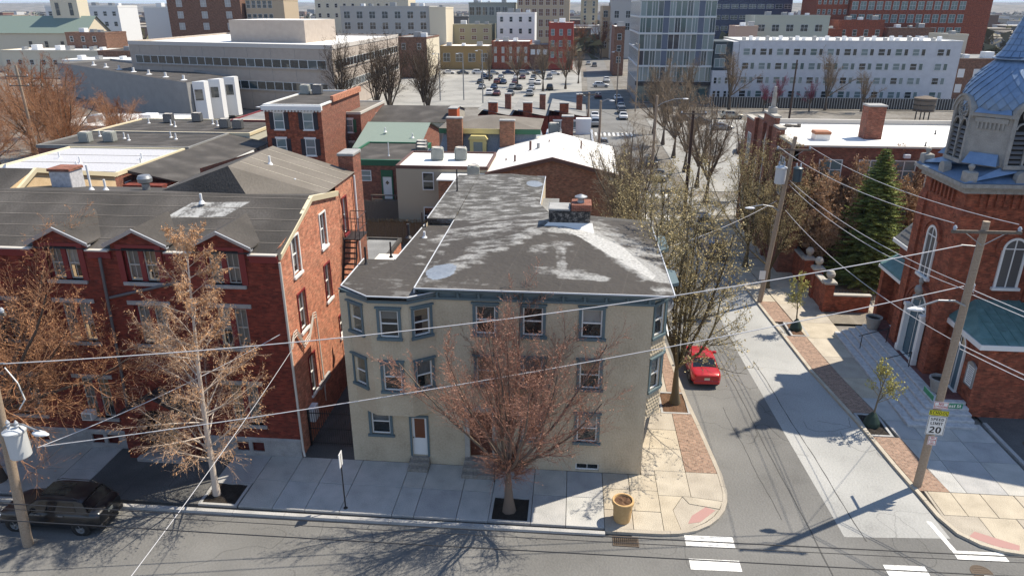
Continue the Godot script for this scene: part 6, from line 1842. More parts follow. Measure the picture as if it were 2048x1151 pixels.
	for i in 30: put_mesh("picket", shared("picket", func(q: MB): q.box(0, 0.05, 0, 0.135, 2.75, 0.03); q.box(0.03, 2.75, 0, 0.105, 2.85, 0.03)), mats.wood_fence, fn, Transform3D(Basis.IDENTITY, Vector3(-2.2 + i * 0.15, rng.randf_range(-0.05, 0.05), rng.randf_range(-0.008, 0.008))))
	for y in [0.5, 1.5, 2.4]:
		b = MB.new(); b.box(-2.2, y, -0.06, 2.3, y + 0.1, -0.012)
		part("rail", b, mats.wood_fence, fn)
	fn = thing("board_fence", "old brown board fence with ivy along its top in the back yard", "fence", Vector3(-16, 0, -63.6))
	for i in 12:
		b = MB.new(); b.box(0, 0, 0, 0.58, 2.2 + rng.randf_range(-0.05, 0.12), 0.04)
		part("board", b, speckled("old_board", [[0, 0.05, 0.035, 0.022], [0.5, 0.13, 0.085, 0.05], [1, 0.24, 0.17, 0.11]], 2.0, 90, 0.02, 0.1, 0.5, 0.95, 2.0), fn, Transform3D(Basis.IDENTITY, Vector3(-4.1 + i * 0.6, 0, 0)))
	b = MB.new()
	for i in 900:
		var p := Vector3(rng.randf_range(-4.1, 3.1), 2.22 + rng.randf_range(-0.12, 0.22), rng.randf_range(-0.15, 0.2))
		var d := Vector3(rng.randf_range(-1, 1), rng.randf_range(-0.6, 0.6), rng.randf_range(-1, 1)) * 0.1
		b.tri(p, p + d, p + Vector3(d.z, 0.08, -d.x))
	tag(part("dry_ivy", b, flat("dry_leaf", 0.2, 0.13, 0.06, 0.9), fn), "", "", "", "stuff")
	# low sheds behind the alley
	r = block("low_shed", "low shed with flat grey roof behind the alley", [-17.2, -56, -14.3, -49.2], 3.0, mats.brick_orange, gm, {"coping": mats.membrane})
	# mansard house
	r = block("mansard_house", "blue-grey mansard house with yellow cornice, green band and two brick chimneys", [-15.0, -86.5, -3.7, -78], 5.6, mats.brick_brown, tm, {})
	b = MB.new()
	b.hexa([Vector3(-15.2, 5.6, -77.8), Vector3(-3.5, 5.6, -77.8), Vector3(-3.5, 5.6, -86.7), Vector3(-15.2, 5.6, -86.7), Vector3(-14.4, 8.2, -78.5), Vector3(-4.3, 8.2, -78.5), Vector3(-4.3, 8.2, -86), Vector3(-14.4, 8.2, -86)])
	part("mansard", b, speckled("slate_blue", [[0, 0.14, 0.17, 0.21], [0.5, 0.24, 0.28, 0.33], [1, 0.36, 0.39, 0.43]], 2.5, 91, 0.02, 0.2, 0.5, 0.8, 2.0), r[0], r[1])
	b = MB.new(); b.box(-12.2, 8.2, -78.3, -8.2, 8.75, -77.9)
	part("cornice", b, flat("yellow_trim", 0.62, 0.52, 0.22, 0.6), r[0], r[1])
	for s in [[-14.9, -12.2], [-8.2, -3.7]]:
		b = MB.new(); b.box(s[0], 8.2, -78.35, s[1], 8.72, -77.95)
		part("cornice", b, mats.green_trim, r[0], r[1])
	b = MB.new()
	var hp := Vector3(-9.3, 9.7, -82); 
	var hq := [Vector3(-14.9, 8.75, -77.95), Vector3(-3.7, 8.75, -77.95), Vector3(-3.7, 8.75, -86.2), Vector3(-14.9, 8.75, -86.2)]
	for i in 4: b.tri(hq[i], hq[(i + 1) % 4], hp)
	part("hip_roof", b, tm, r[0], r[1])
	chimney(r[0], r[1], -13.9, -78.0, -12.2, -77.2, 0, 9.9, mats.brick_mid); chimney(r[0], r[1], -8.1, -78.0, -6.5, -77.2, 0, 9.7, mats.brick_mid)
	b = MB.new(); b.box(-11.4, 5.8, -78.5, -9.6, 7.7, -77.3); plate(b, [Vector2(-11.6, 7.7), Vector2(-9.4, 7.7), Vector2(-9.7, 8.1), Vector2(-11.3, 8.1)], -78.4, -77.15)
	var dmr := part("dormer", b, mats.yellow_trim, r[0], r[1])
	b = MB.new(); b.box(-11.0, 6.0, -77.3, -10.0, 7.4, -77.26)
	part("pane", b, mats.glass_pale, dmr)
	for i in 3: condenser(Vector3(-16.3 - i * 0.4, 0.05 + 5.9, -75.2 - i * 1.9), ["dark condenser nearest beside the mansard house", "dark condenser in the middle beside the mansard house", "dark condenser farthest beside the mansard house"][i], 1.3, true)
	b = MB.new(); b.box(-19, 0, -81, -15.3, 5.95, -73.6)
	part("side_wing", b, mats.slate_blue, r[0], r[1])
	# brick house right of it, row houses behind
	r = block("brick_corner_house", "brown brick house with pale flat roof at the street corner", [-3.5, -93, 2.2, -76.5], 6.4, mats.brick_brown, mats.membrane_grey, {"coping": mats.zinc, "ridge": 0.0})
	chimney(r[0], r[1], -1.6, -90, -0.2, -88.8, 6, 8.6); condenser(Vector3(-2.6, 6.35, -90), "grey condenser on the roof of the brick corner house", 1.4)
	b = MB.new(); b.bbox(0.1, 6.3, -91.5, 2.0, 8.2, -90.2, 0.03)
	part("roof_housing", b, mats.white_metal, r[0], r[1])
	var rows := [[-14.2, -9.2, "left brick row house with grey metal roof and white arched door"], [-9.1, -3.9, "middle brick row house with grey metal roof and dark chimney"], [-3.8, 1.7, "right brick row house with patched grey roof"]]
	for q in rows:
		r = block("row_house", q[2], [q[0], -119, q[1], -105], 6.5, mats.brick_deep, gm, {"fall": 0.9, "group": "brick row houses"})
		grid(r[0], r[1] * wall_at(q[0], 0, -105), [0.7, 2.9], [3.8], 1.1, 2.0, wp, mats.glass_pale, 1, 2, {"head": wp})
		chimney(r[0], r[1], q[0] + 1.5, -106.5, q[0] + 2.8, -105.2, 5, 8.2, mats.brick_church)
		chimney(r[0], r[1], q[1] - 1.6, -112, q[1] - 0.7, -111, 6, 8.8)
	# green shingle roof, dark roofs, vine-grown house, shuttered house
	r = block("green_roofed_house", "low house with pale green shingle roof", [-26, -97, -18.5, -82.8], 5.6, mats.brick_brown, speckled("green_shingle", [[0, 0.13, 0.17, 0.14], [0.5, 0.2, 0.25, 0.215], [1, 0.29, 0.34, 0.3]], 2.0, 92, 0.05, 0.25, 0.5, 0.95, 2.0), {"ridge": 1.9, "along": "x", "eave": 0.3})
	vent(r[0], Vector3(-23.2, 6.9, -86.5), 0.5, 0.08, wp, r[1]); vent(r[0], Vector3(-19.6, 6.4, -85.5), 0.5, 0.08, wp, r[1])
	r = block("long_roofed_house", "long house with low dark membrane roof behind the green shingle roof", [-30.5, -112, -17.2, -98], 6.4, mats.stone_trim, mem, {"ridge": 1.3, "along": "x", "eave": 0.2})
	vent(r[0], Vector3(-28.5, 7.2, -101), 0.8, 0.1, mats.grey_metal, r[1])
	chimney(r[0], r[1], -17.6, -102, -16.4, -99.6, 4, 8.0, flat("orange_paint", 0.42, 0.09, 0.03, 0.7))
	r = block("vine_grown_house", "brick house with bare vines on its front and green shutters", [-34.6, -106, -28.3, -93.5], 8.2, mats.brick_brown, tm, {"coping": mats.gutter_pale})
	var VT: Transform3D = r[1] * wall_at(-34.6, 0, -93.5)
	grid(r[0], VT, [1.1, 4.2], [5.6, 2.6], 1.0, 1.7, wp, mats.glass_pale, 1, 2, {"shutter": mats.green_trim, "head": wp})
	b = MB.new()
	for i in 150:
		var p := Vector3(rng.randf_range(0.5, 5.8), rng.randf_range(0.3, 2.0), 0.05)
		for k in 7:
			var q := p + Vector3(rng.randf_range(-0.5, 0.5), rng.randf_range(0.1, 0.9), rng.randf_range(-0.02, 0.04))
			if q.y > 7.6: break
			q.x = clampf(q.x, 0.1, 6.1)
			b.tube(p, q, 0.02, 0.014, 3); p = q
	tag(part("vines", b, flat("vine", 0.22, 0.17, 0.12, 0.95), r[0], VT), "", "", "", "stuff")
	r = block("shuttered_brick_house", "three-storey red brick house with black shutters and white cornice", [-37.2, -100, -30.2, -84], 10.3, mats.brick_church, mem, {"coping": wp, "coping_h": 0.15, "side": mats.brick_brown})
	var ST: Transform3D = r[1] * wall_at(-37.2, 0, -84)
	grid(r[0], ST, [1.1, 4.7], [7.4, 4.3, 1.1], 1.25, 2.0, wp, mats.glass_pale, 1, 2, {"shutter": flat("shutter_navy", 0.012, 0.014, 0.025, 0.5), "head": wp})
	b = MB.new(); b.box(-37.4, 9.7, -83.98, -30.0, 10.2, -83.6)
	for i in 18: b.box(-37.2 + i * 0.4, 9.5, -83.98, -37.0 + i * 0.4, 9.7, -83.7)
	part("cornice", b, wp, r[0], r[1])
	b = MB.new(); b.box(-30.3, 10.2, -100, -29.9, 10.9, -88)
	part("parapet", b, mats.brick_orange, r[0], r[1])
	for i in 2: condenser(Vector3(-36.4 + i * 1.7, 10.2, -96), ["left rooftop unit on the shuttered brick house", "right rooftop unit on the shuttered brick house"][i], 1.3, i == 1)
	r = block("red_trimmed_house", "grey house with red eaves and flat roof beside the shuttered house", [-47.5, -106, -38, -96], 6.6, mats.stone_trim, gm, {"coping": mats.red_trim, "coping_h": 0.3})
	grid(r[0], r[1] * wall_at(-47.5, 0, -96), [1.2, 4.5, 7.4], [3.2], 1.2, 1.7, mats.red_trim, mats.glass_dark, 1, 2)
	# the roofs on the left
	var lr := [[[-57, -76, -43.4, -56.5], 6.4, mats.silver_paint, "low house with white coated roof and cream eaves on the left"], [[-61, -86, -43.0, -76.1], 6.5, mem, "house with wide dark seamed roof and two rooftop units on the left"], [[-61, -97, -40.4, -86.1], 6.5, mem, "pale-sided end house with dark roof on the left"]]
	for i in 3:
		var q: Array = lr[i]
		r = block("terrace_house", q[3], q[0], q[1], mats.brick_brown if i < 2 else flat("painted_brick", 0.5, 0.5, 0.43, 0.85), q[2], {"coping": mats.cream_paint if i != 1 else mats.membrane_grey, "coping_h": 0.3, "group": "roofs on the left"})
		var S: Transform3D = r[1] * wall_at(q[0][2], 0, q[0][3], "x")
		grid(r[0], S, [1.4, 4.6, 7.8], [3.4], 1.0, 1.9, wp, mats.glass_pale, 1, 2)
		grid(r[0], r[1] * wall_at(q[0][0], 0, q[0][3]), [1.4, 4.6, 8.8], [3.4], 1.0, 1.9, wp, mats.glass_pale, 1, 2)
		for k in 5: vent(r[0], Vector3(q[0][0] + 3 + k * 2.6 + (k % 2) * 1.3, q[1] - 0.1, lerpf(q[0][1], q[0][3], 0.3 + 0.12 * (k % 3))), 0.7, 0.09, mats.white_metal, r[1])
		for k in 4:
			b = MB.new()
			var z := lerpf(q[0][1], q[0][3], 0.2 + 0.2 * k)
			b.box(q[0][0] + 0.2, q[1] - 0.11, z, q[0][2] - 0.2, q[1] - 0.075, z + 0.07)
			part("roof_seam", b, mats.membrane_tan, r[0], r[1])
		if i == 1:
			b = MB.new()
			b.hexa([Vector3(-43.0, 6.1, -64.5), Vector3(-38.0, 5.3, -64.5), Vector3(-38.0, 5.3, -86), Vector3(-43.0, 6.1, -86), Vector3(-43.0, 6.4, -64.5), Vector3(-37.8, 5.45, -64.3), Vector3(-37.8, 5.45, -86), Vector3(-43, 6.4, -86)])
			part("porch_roof", b, mem, r[0], r[1])
			b = MB.new(); b.box(-37.9, 5.2, -81, -37.7, 5.42, -62.2)
			part("gutter", b, wp, r[0], r[1])
			b = MB.new(); b.box(-42.9, 0, -80.5, -39.0, 5.3, -63.2)
			part("porch_wall", b, mats.brick_deep, r[0], r[1])
			grid(r[0], r[1] * wall_at(-39.0, 0, -63.2, "x"), [1, 4, 7.5, 11, 14.5], [2.6], 1.0, 1.8, wp, mats.glass_pale, 1, 2)
	var cl := [[-57, -79, "left brown unit of a pair on the dark seamed roof"], [-54.4, -79.6, "right unit of a pair on the dark seamed roof"], [-45.6, -90.5, "left unit by the edge of the pale-sided end house"], [-43.6, -90, "right unit by the edge of the pale-sided end house"], [-55.5, -94.5, "larger dark roof box at the back of the left roofs"], [-52, -95.6, "smaller dark roof box at the back of the left roofs"]]
	for i in cl.size(): condenser(Vector3(cl[i][0], 6.4, cl[i][1]), cl[i][2], 1.25, i > 1)
	dish(Vector3(-50.5, 7.6, -58.5), Vector3(-0.5, 0.5, 0.6), 0.55, "white", "white satellite dish on the white coated roof", Vector3(0.1, -1.1, -0.1))
	dish(Vector3(-56.2, 7.6, -60.0), Vector3(-0.3, 0.5, 0.7), 0.5, "white", "white satellite dish at the far left edge of the white roof", Vector3(0.1, -1.1, -0.1))

# ---------------------------------------------------------------- background buildings
func prism_building(called: String, label: String, p: Array, h: float, wm: Material, rm: Material) -> Array:
	var c := Vector2.ZERO
	for q in p: c += q / p.size()
	var t := thing(called, label, "building", Vector3(c.x, 0, c.y))
	var bs := Transform3D(Basis.IDENTITY, Vector3(-c.x, 0, -c.y))
	for i in p.size():
		var a: Vector2 = p[i]; var b: Vector2 = p[(i + 1) % p.size()]
		wall(t, bs * wall_turn(a.x, 0, a.y, Vector3(b.x - a.x, 0, b.y - a.y)), a.distance_to(b), h, [], wm)
	var m := MB.new(); m.sheet(p, h - 0.5)
	part("roof", m, rm, t, bs)
	return [t, bs]

func make_far():
	var wp: Material = mats.white_paint
	var b: MB
	var gp := [mats.glass_pale, mats.glass_green, mats.glass_pale, mats.glass_blue, mats.glass_green]
	# glass tower
	var r := block("glass_tower", "tall glass apartment tower with pale mullions at the street corner", [14.2, -208, 31.3, -176.5], 34, flat("tower_body", 0.2, 0.22, 0.24, 0.5), mats.membrane_grey, {})
	var F: Transform3D = r[1] * wall_at(14.2, 0, -176.5)
	var S: Transform3D = r[1] * wall_at(14.2, 0, -208, "-x")
	var alu: Material = flat("mullion", 0.55, 0.58, 0.59, 0.4, 0.0)
	var panel: Material = flat("blue_panel", 0.09, 0.115, 0.17, 0.4)
	var side_gl := glass_dark("side_glass", 0.25, 0.24, 0.24, 0.1)
	for fl in 8:
		var y := 4.9 + fl * 3.6
		for i in 13:
			var w := 17.1 / 13
			if i % 6 == 4 and fl > 0:
				put_mesh("spandrel", shared("spandrel", func(q: MB): q.box(0.03, 0, 0.003, 1.28, 3.3, 0.1)), panel, r[0], F * Transform3D(Basis.IDENTITY, Vector3(i * w, y, 0)))
			else:
				far_window(r[0], F, i * w + 0.02, y, w - 0.04, 3.3, alu, gp[(i * 7 + fl * 3 + (i * fl) % 4) % 5], 2 if (i + fl) % 3 == 0 else 1, 1)
		for i in 16: far_window(r[0], S, i * 31.5 / 16 + 0.03, y, 31.5 / 16 - 0.06, 3.3, alu, side_gl, 1, 1)
		b = MB.new(); b.box(-0.1, y + 3.3, 0.003, 17.2, y + 3.6, 0.2)
		part("floor_band", b, alu, r[0], F)
		b = MB.new(); b.box(0, y + 3.3, 0.003, 31.6, y + 3.6, 0.2)
		part("floor_band", b, alu, r[0], S)
	for i in 7: far_window(r[0], F, i * 2.4 + 0.1, 0.3, 2.3, 3.6, mats.dark_metal, mats.glass_green, 1, 1)
	b = MB.new(); b.box(-0.3, 4.1, 0.003, 17.3, 4.9, 0.6)
	part("canopy", b, mats.dark_metal, r[0], F)
	# long white apartment block
	r = block("white_apartment_block", "long white four-storey apartment block with rows of paired windows", [37, -195, 85.5, -175], 14.2, speckled("white_panel", [[0, 0.46, 0.47, 0.5], [1, 0.58, 0.59, 0.62]], 8.0, 95, 0.01, 0.1, 0.3, 0.7), mats.roof_white, {"coping": wp, "coping_h": 0.1})
	F = r[1] * wall_at(37, 0, -175)
	var ag := [mats.glass_dark, mats.glass_pale, mats.glass_pale, mats.glass_green, mats.glass_dark]
	for row in 4:
		for i in 13:
			var x := 0.9 + i * 3.72 + (1.6 if i > 10 else 0.0)
			if x > 47: continue
			far_window(r[0], F, x, 1.7 + row * 3.1, 1.5, 1.5, alu, ag[(i * 3 + row * 2) % 5], 1, 2)
			far_window(r[0], F, x + 1.9, 1.7 + row * 3.1, 0.9, 1.5, alu, ag[(i * 5 + row + 1) % 5], 1, 1)
	b = MB.new(); b.box(-6, 0, 0.01, 48.6, 1.1, 0.12)
	part("plinth", b, mats.dark_metal, r[0], F)
	for i in 26:
		b = MB.new(); b.bbox(38 + i * 1.75, 14.05, -178.5 - (i % 3), 38.8 + i * 1.75, 14.05 + 0.7 + 0.3 * (i % 2), -177.7 - (i % 3), 0.05)
		part("rooftop_unit", b, mats.white_metal if i % 3 else mats.grey_metal, r[0], r[1])
	r = block("white_apartment_wing", "lower white wing with a dark glazed corner between tower and apartment block", [31.4, -190, 36.9, -174.8], 7.6, mats.white_panel, mats.roof_white, {})
	F = r[1] * wall_at(31.4, 0, -174.8)
	grid(r[0], F, [0.4, 1.4, 2.9, 3.9], [4.6, 1.6], 0.75, 1.5, alu, ag, 1, 2)
	b = MB.new(); b.box(31.5, 7.6, -188, 35.6, 13.9, -176)
	part("dark_corner", b, flat("dark_panel", 0.035, 0.05, 0.06, 0.6), r[0], r[1])
	grid(r[0], r[1] * wall_at(31.5, 0, -176), [0.3], [8.2, 11.2], 2.4, 2.0, alu, [mats.glass_pale], 2, 1)
	b = MB.new(); b.box(35.6, 7.6, -189, 36.95, 13.9, -175.2)
	part("white_fin", b, mats.white_panel, r[0], r[1])
	# fence of dark pales before the block
	var fn := thing("pale_fence", "long dark fence of pale posts before the white apartment block", "fence", Vector3(60, 0, -168))
	for i in 100: put_mesh("pale", shared("pale", func(q: MB): q.box(0, 0.1, 0, 0.14, 2.6, 0.06)), mats.grey_metal, fn, Transform3D(Basis.IDENTITY, Vector3(-30 + i * 0.56, 0, 0)))
	b = MB.new(); b.box(-30, 0, -0.12, 26, 2.4, -0.02)
	part("backing", b, mats.dark_metal, fn)
	# office with ribbon windows
	var C := Vector2(-50.4, -150); var L := Vector2(-104.8, -167); var R := Vector2(-52.5, -216.5)
	var stn: Material = speckled("office_stone", [[0, 0.33, 0.28, 0.24], [1, 0.44, 0.385, 0.335]], 9.0, 96, 0.01, 0.1, 0.4, 0.85)
	r = prism_building("office_block", "low tan office block with long ribbon windows and stepped roof", [L, C, R, Vector2(-110, -228)], 13.9, stn, mats.roof_white)
	for sd in [[L, C, 23], [C, R, 22]]:
		var T: Transform3D = r[1] * wall_turn(sd[0].x, 0, sd[0].y, Vector3(sd[1].x - sd[0].x, 0, sd[1].y - sd[0].y))
		var ln: float = sd[0].distance_to(sd[1])
		for y in [9.1, 4.4]:
			for i in sd[2]: far_window(r[0], T, 1.6 + i * (ln - 3.2) / sd[2], y, (ln - 3.2) / sd[2] - 0.03, 1.75, alu, mats.glass_dark if (i * 5) % 7 else mats.glass_blue, 1, 1)
			b = MB.new(); b.box(1.4, y - 0.25, 0.003, ln - 1.4, y - 0.02, 0.25)
			part("ledge", b, stn, r[0], T)
		b = MB.new(); b.box(0, 13.1, 0.003, ln, 13.95, 0.12)
		part("parapet", b, flat("parapet_pale", 0.5, 0.47, 0.44, 0.7), r[0], T)
		for i in 9:
			b = MB.new(); b.box(ln * (i + 0.5) / 9 - 0.03, 0, 0.003, ln * (i + 0.5) / 9 + 0.03, 4.1, 0.02); b.box(ln * (i + 0.5) / 9 - 0.03, 6.4, 0.003, ln * (i + 0.5) / 9 + 0.03, 8.8, 0.02); b.box(ln * (i + 0.5) / 9 - 0.03, 11, 0.003, ln * (i + 0.5) / 9 + 0.03, 13.0, 0.02)
			tag(part("joint", b, mats.membrane_grey, r[0], T), "", "", "", "stuff")
	b = MB.new(); b.prism([Vector2(-84, -176), Vector2(-63.5, -171), Vector2(-63, -192), Vector2(-84, -196)], 13.2, 18.4)
	part("penthouse", b, stn, r[0], r[1])
	b = MB.new(); b.prism([Vector2(-83.6, -176.4), Vector2(-64, -171.6), Vector2(-63.5, -191.5), Vector2(-83.6, -195.5)], 18.4, 18.42)
	part("penthouse_roof", b, mats.roof_white, r[0], r[1])
	# long grey party wall
	r = prism_building("grey_row_building", "long plain grey rendered row with white bays at its end", [Vector2(-134, -181), Vector2(-73, -132.3), Vector2(-70.5, -148), Vector2(-129, -196)], 8.0, speckled("grey_render", [[0, 0.2, 0.2, 0.2], [1, 0.29, 0.29, 0.285]], 14.0, 97, 0.01, 0.1, 0.3, 0.9), mats.membrane)
	for i in 3:
		b = MB.new()
		var z := -133.5 - i * 4.8
		b.prism([Vector2(-72.6 + i * 0.75, z), Vector2(-70.6 + i * 0.75, z - 0.6), Vector2(-70.4 + i * 0.75, z - 2.0), Vector2(-71.8 + i * 0.75, z - 2.8)], 0.5, 8.05)
		var bay := part("bay", b, mats.white_metal, r[0], r[1])
		b = MB.new(); b.hexa([Vector3(-72.3 + i * 0.75, 4.6, z + 0.02), Vector3(-71.0 + i * 0.75, 4.6, z - 0.44), Vector3(-71.0 + i * 0.75, 4.6, z - 0.5), Vector3(-72.3 + i * 0.75, 4.6, z - 0.1), Vector3(-72.3 + i * 0.75, 6.6, z + 0.02), Vector3(-71.0 + i * 0.75, 6.6, z - 0.44), Vector3(-71.0 + i * 0.75, 6.6, z - 0.5), Vector3(-72.3 + i * 0.75, 6.6, z - 0.1)])
		part("pane", b, mats.glass_dark, bay)
	for i in 7: vent(r[0], Vector3(-122 + i * 7.2, 7.6, -178 + i * 6.0), 0.9, 0.25, mats.white_metal, r[1])
	# the rest: [name, label, x0, x1, front z, depth, height, wall, roof, window columns, first row y, rows, row step, window w, h, glass]
	var tan_b := flat("far_tan", 0.42, 0.34, 0.24, 0.85); var cream := flat("far_cream", 0.6, 0.54, 0.42, 0.85); var ochre := flat("far_ochre", 0.3, 0.2, 0.08, 0.85); var fgrey := flat("far_grey", 0.38, 0.38, 0.37, 0.85); var fwhite := flat("far_white", 0.62, 0.63, 0.64, 0.85)
	var fbrown := brick("far_brown", [0.17, 0.085, 0.055], [0.2, 0.14, 0.1], 0.3, 51, 0.35); var fred: Material = mats.brick_church; var navy := flat("far_navy", 0.035, 0.05, 0.1, 0.4)
	var gm: Material = mats.membrane_grey; var rw: Material = mats.roof_white; var gd: Material = mats.glass_dark; var gl: Material = mats.glass_pale
	var rows := [
		["warehouse", "large brown brick warehouse with bricked-up pale windows", -146, -119, -260, 24, 27, fbrown, gm, 3, 13.8, 3, 3.8, 2.1, 2.3, fgrey],
		["arcaded_building", "tan building with a row of dark round-topped windows beside the brown warehouse", -118, -104, -262, 14, 24, tan_b, gm, 5, 16.5, 2, 4.5, 1.5, 2.6, gd],
		["brown_house", "small brown brick building left of the warehouse", -171, -157, -238, 12, 13.5, fbrown, gm, 3, 7.5, 2, 3.0, 1.2, 1.8, gd],
		["white_box_building", "white box-shaped building behind the small brown one", -167, -152, -280, 14, 21.5, fwhite, gm, 0, 0, 0, 0, 0, 0, gd],
		["balcony_building", "pale building with a row of balconies at the top left corner", -222, -190, -300, 14, 22, fwhite, gm, 8, 14, 2, 4.0, 1.6, 1.8, gd],
		["modern_apartments", "grey and brown modern apartment building with square dark windows", -91, -56.4, -285, 16, 21.7, fgrey, gm, 7, 9.5, 3, 3.9, 2.4, 2.6, gd],
		["pale_end_block", "tall pale end block of the modern apartments lit by the sun", -56.3, -50, -284, 18, 21.4, cream, gm, 0, 0, 0, 0, 0, 0, gd],
		["flat_block", "cream flats with small dark windows on the skyline", -122, -78, -345, 16, 27, cream, gm, 9, 17, 2, 4.2, 1.3, 1.8, gd],
		["ochre_garage", "low ochre brick garage behind the car park", -50.4, -31.6, -272, 14, 8.1, ochre, rw, 4, 2.6, 1, 3, 2.6, 3.0, gd],
		["olive_building", "olive building with red balconies above the ochre garage", -53.5, -34.4, -300, 14, 15, flat("far_olive", 0.34, 0.31, 0.2, 0.85), gm, 4, 9.2, 2, 2.8, 2.0, 1.5, fbrown],
		["window_band_building", "grey building with a band of tall windows on the skyline", -50, -29, -345, 16, 23.4, flat("far_grey_green", 0.3, 0.31, 0.27, 0.85), gm, 6, 18, 1, 3, 2.3, 3.6, gd],
		["white_house", "white rendered house with small windows behind the red brick row", -32.3, -17.2, -300, 14, 19.4, fwhite, gm, 4, 11.5, 2, 4.4, 1.3, 2.0, gd],
		["brick_shop", "red brick building with narrow tall windows at the back of the car park", -31.4, -17.4, -273, 14, 9.7, fred, rw, 5, 2.4, 2, 3.2, 1.0, 2.2, mats.sash_grey],
		["brown_shop", "dark brick house with a row of white windows beside the narrow red house", -17.3, -10.6, -273, 14, 8.6, fbrown, gm, 3, 5.2, 1, 3, 1.6, 1.8, fwhite],
		["narrow_red_house", "narrow bright red brick house by the side street", -10.5, -1.6, -272, 16, 16.2, flat("far_red", 0.32, 0.055, 0.035, 0.85), rw, 3, 4.2, 3, 3.8, 1.3, 2.2, gl],
		["tan_office", "tall tan office with stone piers and paired windows", -27, -4, -335, 18, 27, tan_b, gm, 7, 9.0, 4, 4.4, 1.9, 3.0, fbrown],
		["beige_tower", "beige tower with vertical window strips beyond the side street", 1.2, 10.5, -420, 16, 27, flat("far_beige", 0.4, 0.34, 0.23, 0.85), gm, 2, 4, 6, 3.6, 1.4, 2.6, gd],
		["tan_corner_building", "tan building with long window bands beyond the side street", 10.8, 16.5, -345, 40, 22, tan_b, gm, 2, 4, 4, 4.4, 2.0, 2.8, gd],
		["grey_corner_building", "grey stone building with one dark window behind the tan building", 14.2, 24, -335, 20, 25, fgrey, gm, 2, 12, 2, 5, 2.0, 3.0, gd],
		["brick_tower_house", "narrow brown brick building beside the glass tower", 12.0, 15.4, -250, 22, 15.4, fbrown, rw, 1, 4, 3, 3.6, 1.4, 2.0, gd],
		["brick_hall", "brick hall with a sunlit cream gable behind the car park trees", -58, -48, -236, 22, 12.4, fbrown, gm, 2, 8.6, 1, 3, 1.3, 2.0, gd],
		["brick_office", "wide red brick office with tall green windows on the right skyline", 103, 154, -300, 22, 33, fred, gm, 14, 11.2, 4, 4.6, 2.2, 3.0, mats.glass_green],
		["brick_office_wing", "narrow brick wing of the office on the right skyline", 91, 102.8, -302, 20, 33, fred, gm, 6, 11.6, 5, 3.6, 1.1, 1.8, gd],
		["navy_tower", "dark blue banded office on the skyline behind the glass tower", 54, 90.8, -335, 18, 33, navy, gm, 10, 12, 4, 4.4, 3.0, 1.8, mats.glass_blue],
		["cream_hall", "pale green-grey hall with arched windows behind the white apartment block", 63, 89, -278, 16, 18.6, flat("far_sage", 0.42, 0.44, 0.37, 0.85), gm, 5, 13.2, 1, 3, 2.6, 2.4, gd],
		["pink_block", "small pinkish block beside the pale hall", 55, 62.6, -270, 12, 15.2, flat("far_pink", 0.52, 0.36, 0.27, 0.85), rw, 0, 0, 0, 0, 0, 0, gd],
		["red_house_pair", "dark red brick house before the brick office", 95, 111, -286, 14, 17, fred, gm, 4, 11.5, 1, 3, 1.5, 2.2, gd],
		["red_roof_house", "low dark red house left of the red brick house", 86, 94.6, -280, 14, 14.2, fred, rw, 3, 9.5, 1, 3, 1.4, 2.0, gd],
		["gabled_terrace", "brick terrace with small white gables before the brick office", 112, 128, -284, 14, 14.4, fbrown, gm, 5, 9.6, 1, 3, 1.4, 2.2, fwhite],
		["brick_mill", "brown brick building with white windows at the right end of the apartment block", 88.5, 110, -190, 20, 9.6, fbrown, gm, 6, 1.6, 2, 3.6, 1.5, 2.0, fwhite],
		["cream_block", "tall cream block behind the brown brick building on the right", 101, 106, -215, 12, 14.4, cream, gm, 0, 0, 0, 0, 0, 0, gd],
		["white_shed", "low white-roofed shed beside the bare bushes on the left", -84, -66, -108, 14, 3.6, fwhite, rw, 0, 0, 0, 0, 0, 0, gd],
		["white_garage", "second low white-roofed shed by the grey party wall", -68, -58, -101, 6, 3.4, fwhite, rw, 0, 0, 0, 0, 0, 0, gd],
		["far_terrace", "low terrace with pale roofs behind the grey row on the left", -150, -96, -205, 12, 7.0, fwhite, rw, 10, 3, 1, 3, 1.4, 1.6, gd],
		["dark_terrace", "low terrace with dark roofs left of the office block", -150, -102, -222, 12, 8.6, fbrown, mats.membrane, 9, 5, 1, 3, 1.4, 1.6, gd],
		["tan_terrace", "cream terrace on the left behind the dark roofs", -185, -150, -225, 14, 8.5, cream, rw, 8, 4, 1, 3, 1.4, 1.6, gd]]
	for q in rows:
		var o := {"coping": q[7] if q[7] != fwhite else wp, "coping_h": 0.5}
		if q[0] == "brick_hall": o["side"] = cream
		r = block(q[0], q[1], [q[2], q[4] - q[5], q[3], q[4]], q[6], q[7], q[8], o)
		F = r[1] * wall_at(q[2], 0, q[4])
		if q[9] > 0:
			var st: float = (q[3] - q[2]) / q[9]
			var xs := []
			for i in q[9]: xs.append(st * i + (st - q[13]) / 2)
			var ys := []
			for i in q[11]: ys.append(q[10] + i * q[12])
			grid(r[0], F, xs, ys, q[13], q[14], alu if q[15] != fwhite else wp, q[15], 1 if q[13] < 1.8 else 2, 2)
		for i in 1 + int((q[3] - q[2]) / 7.0):
			b = MB.new()
			var x: float = lerpf(q[2] + 1, q[3] - 2.5, fposmod(i * 0.37 + q[6] * 0.13, 1.0))
			var s := 0.8 + 0.9 * fposmod(i * 0.61 + q[2] * 0.07, 1.0)
			b.bbox(x, q[6] - 0.2, q[4] - 5 - s, x + 1.4 * s, q[6] + 0.9 * s, q[4] - 4, 0.05)
			part("rooftop_unit", b, mats.white_metal if i % 2 else mats.grey_metal, r[0], r[1])
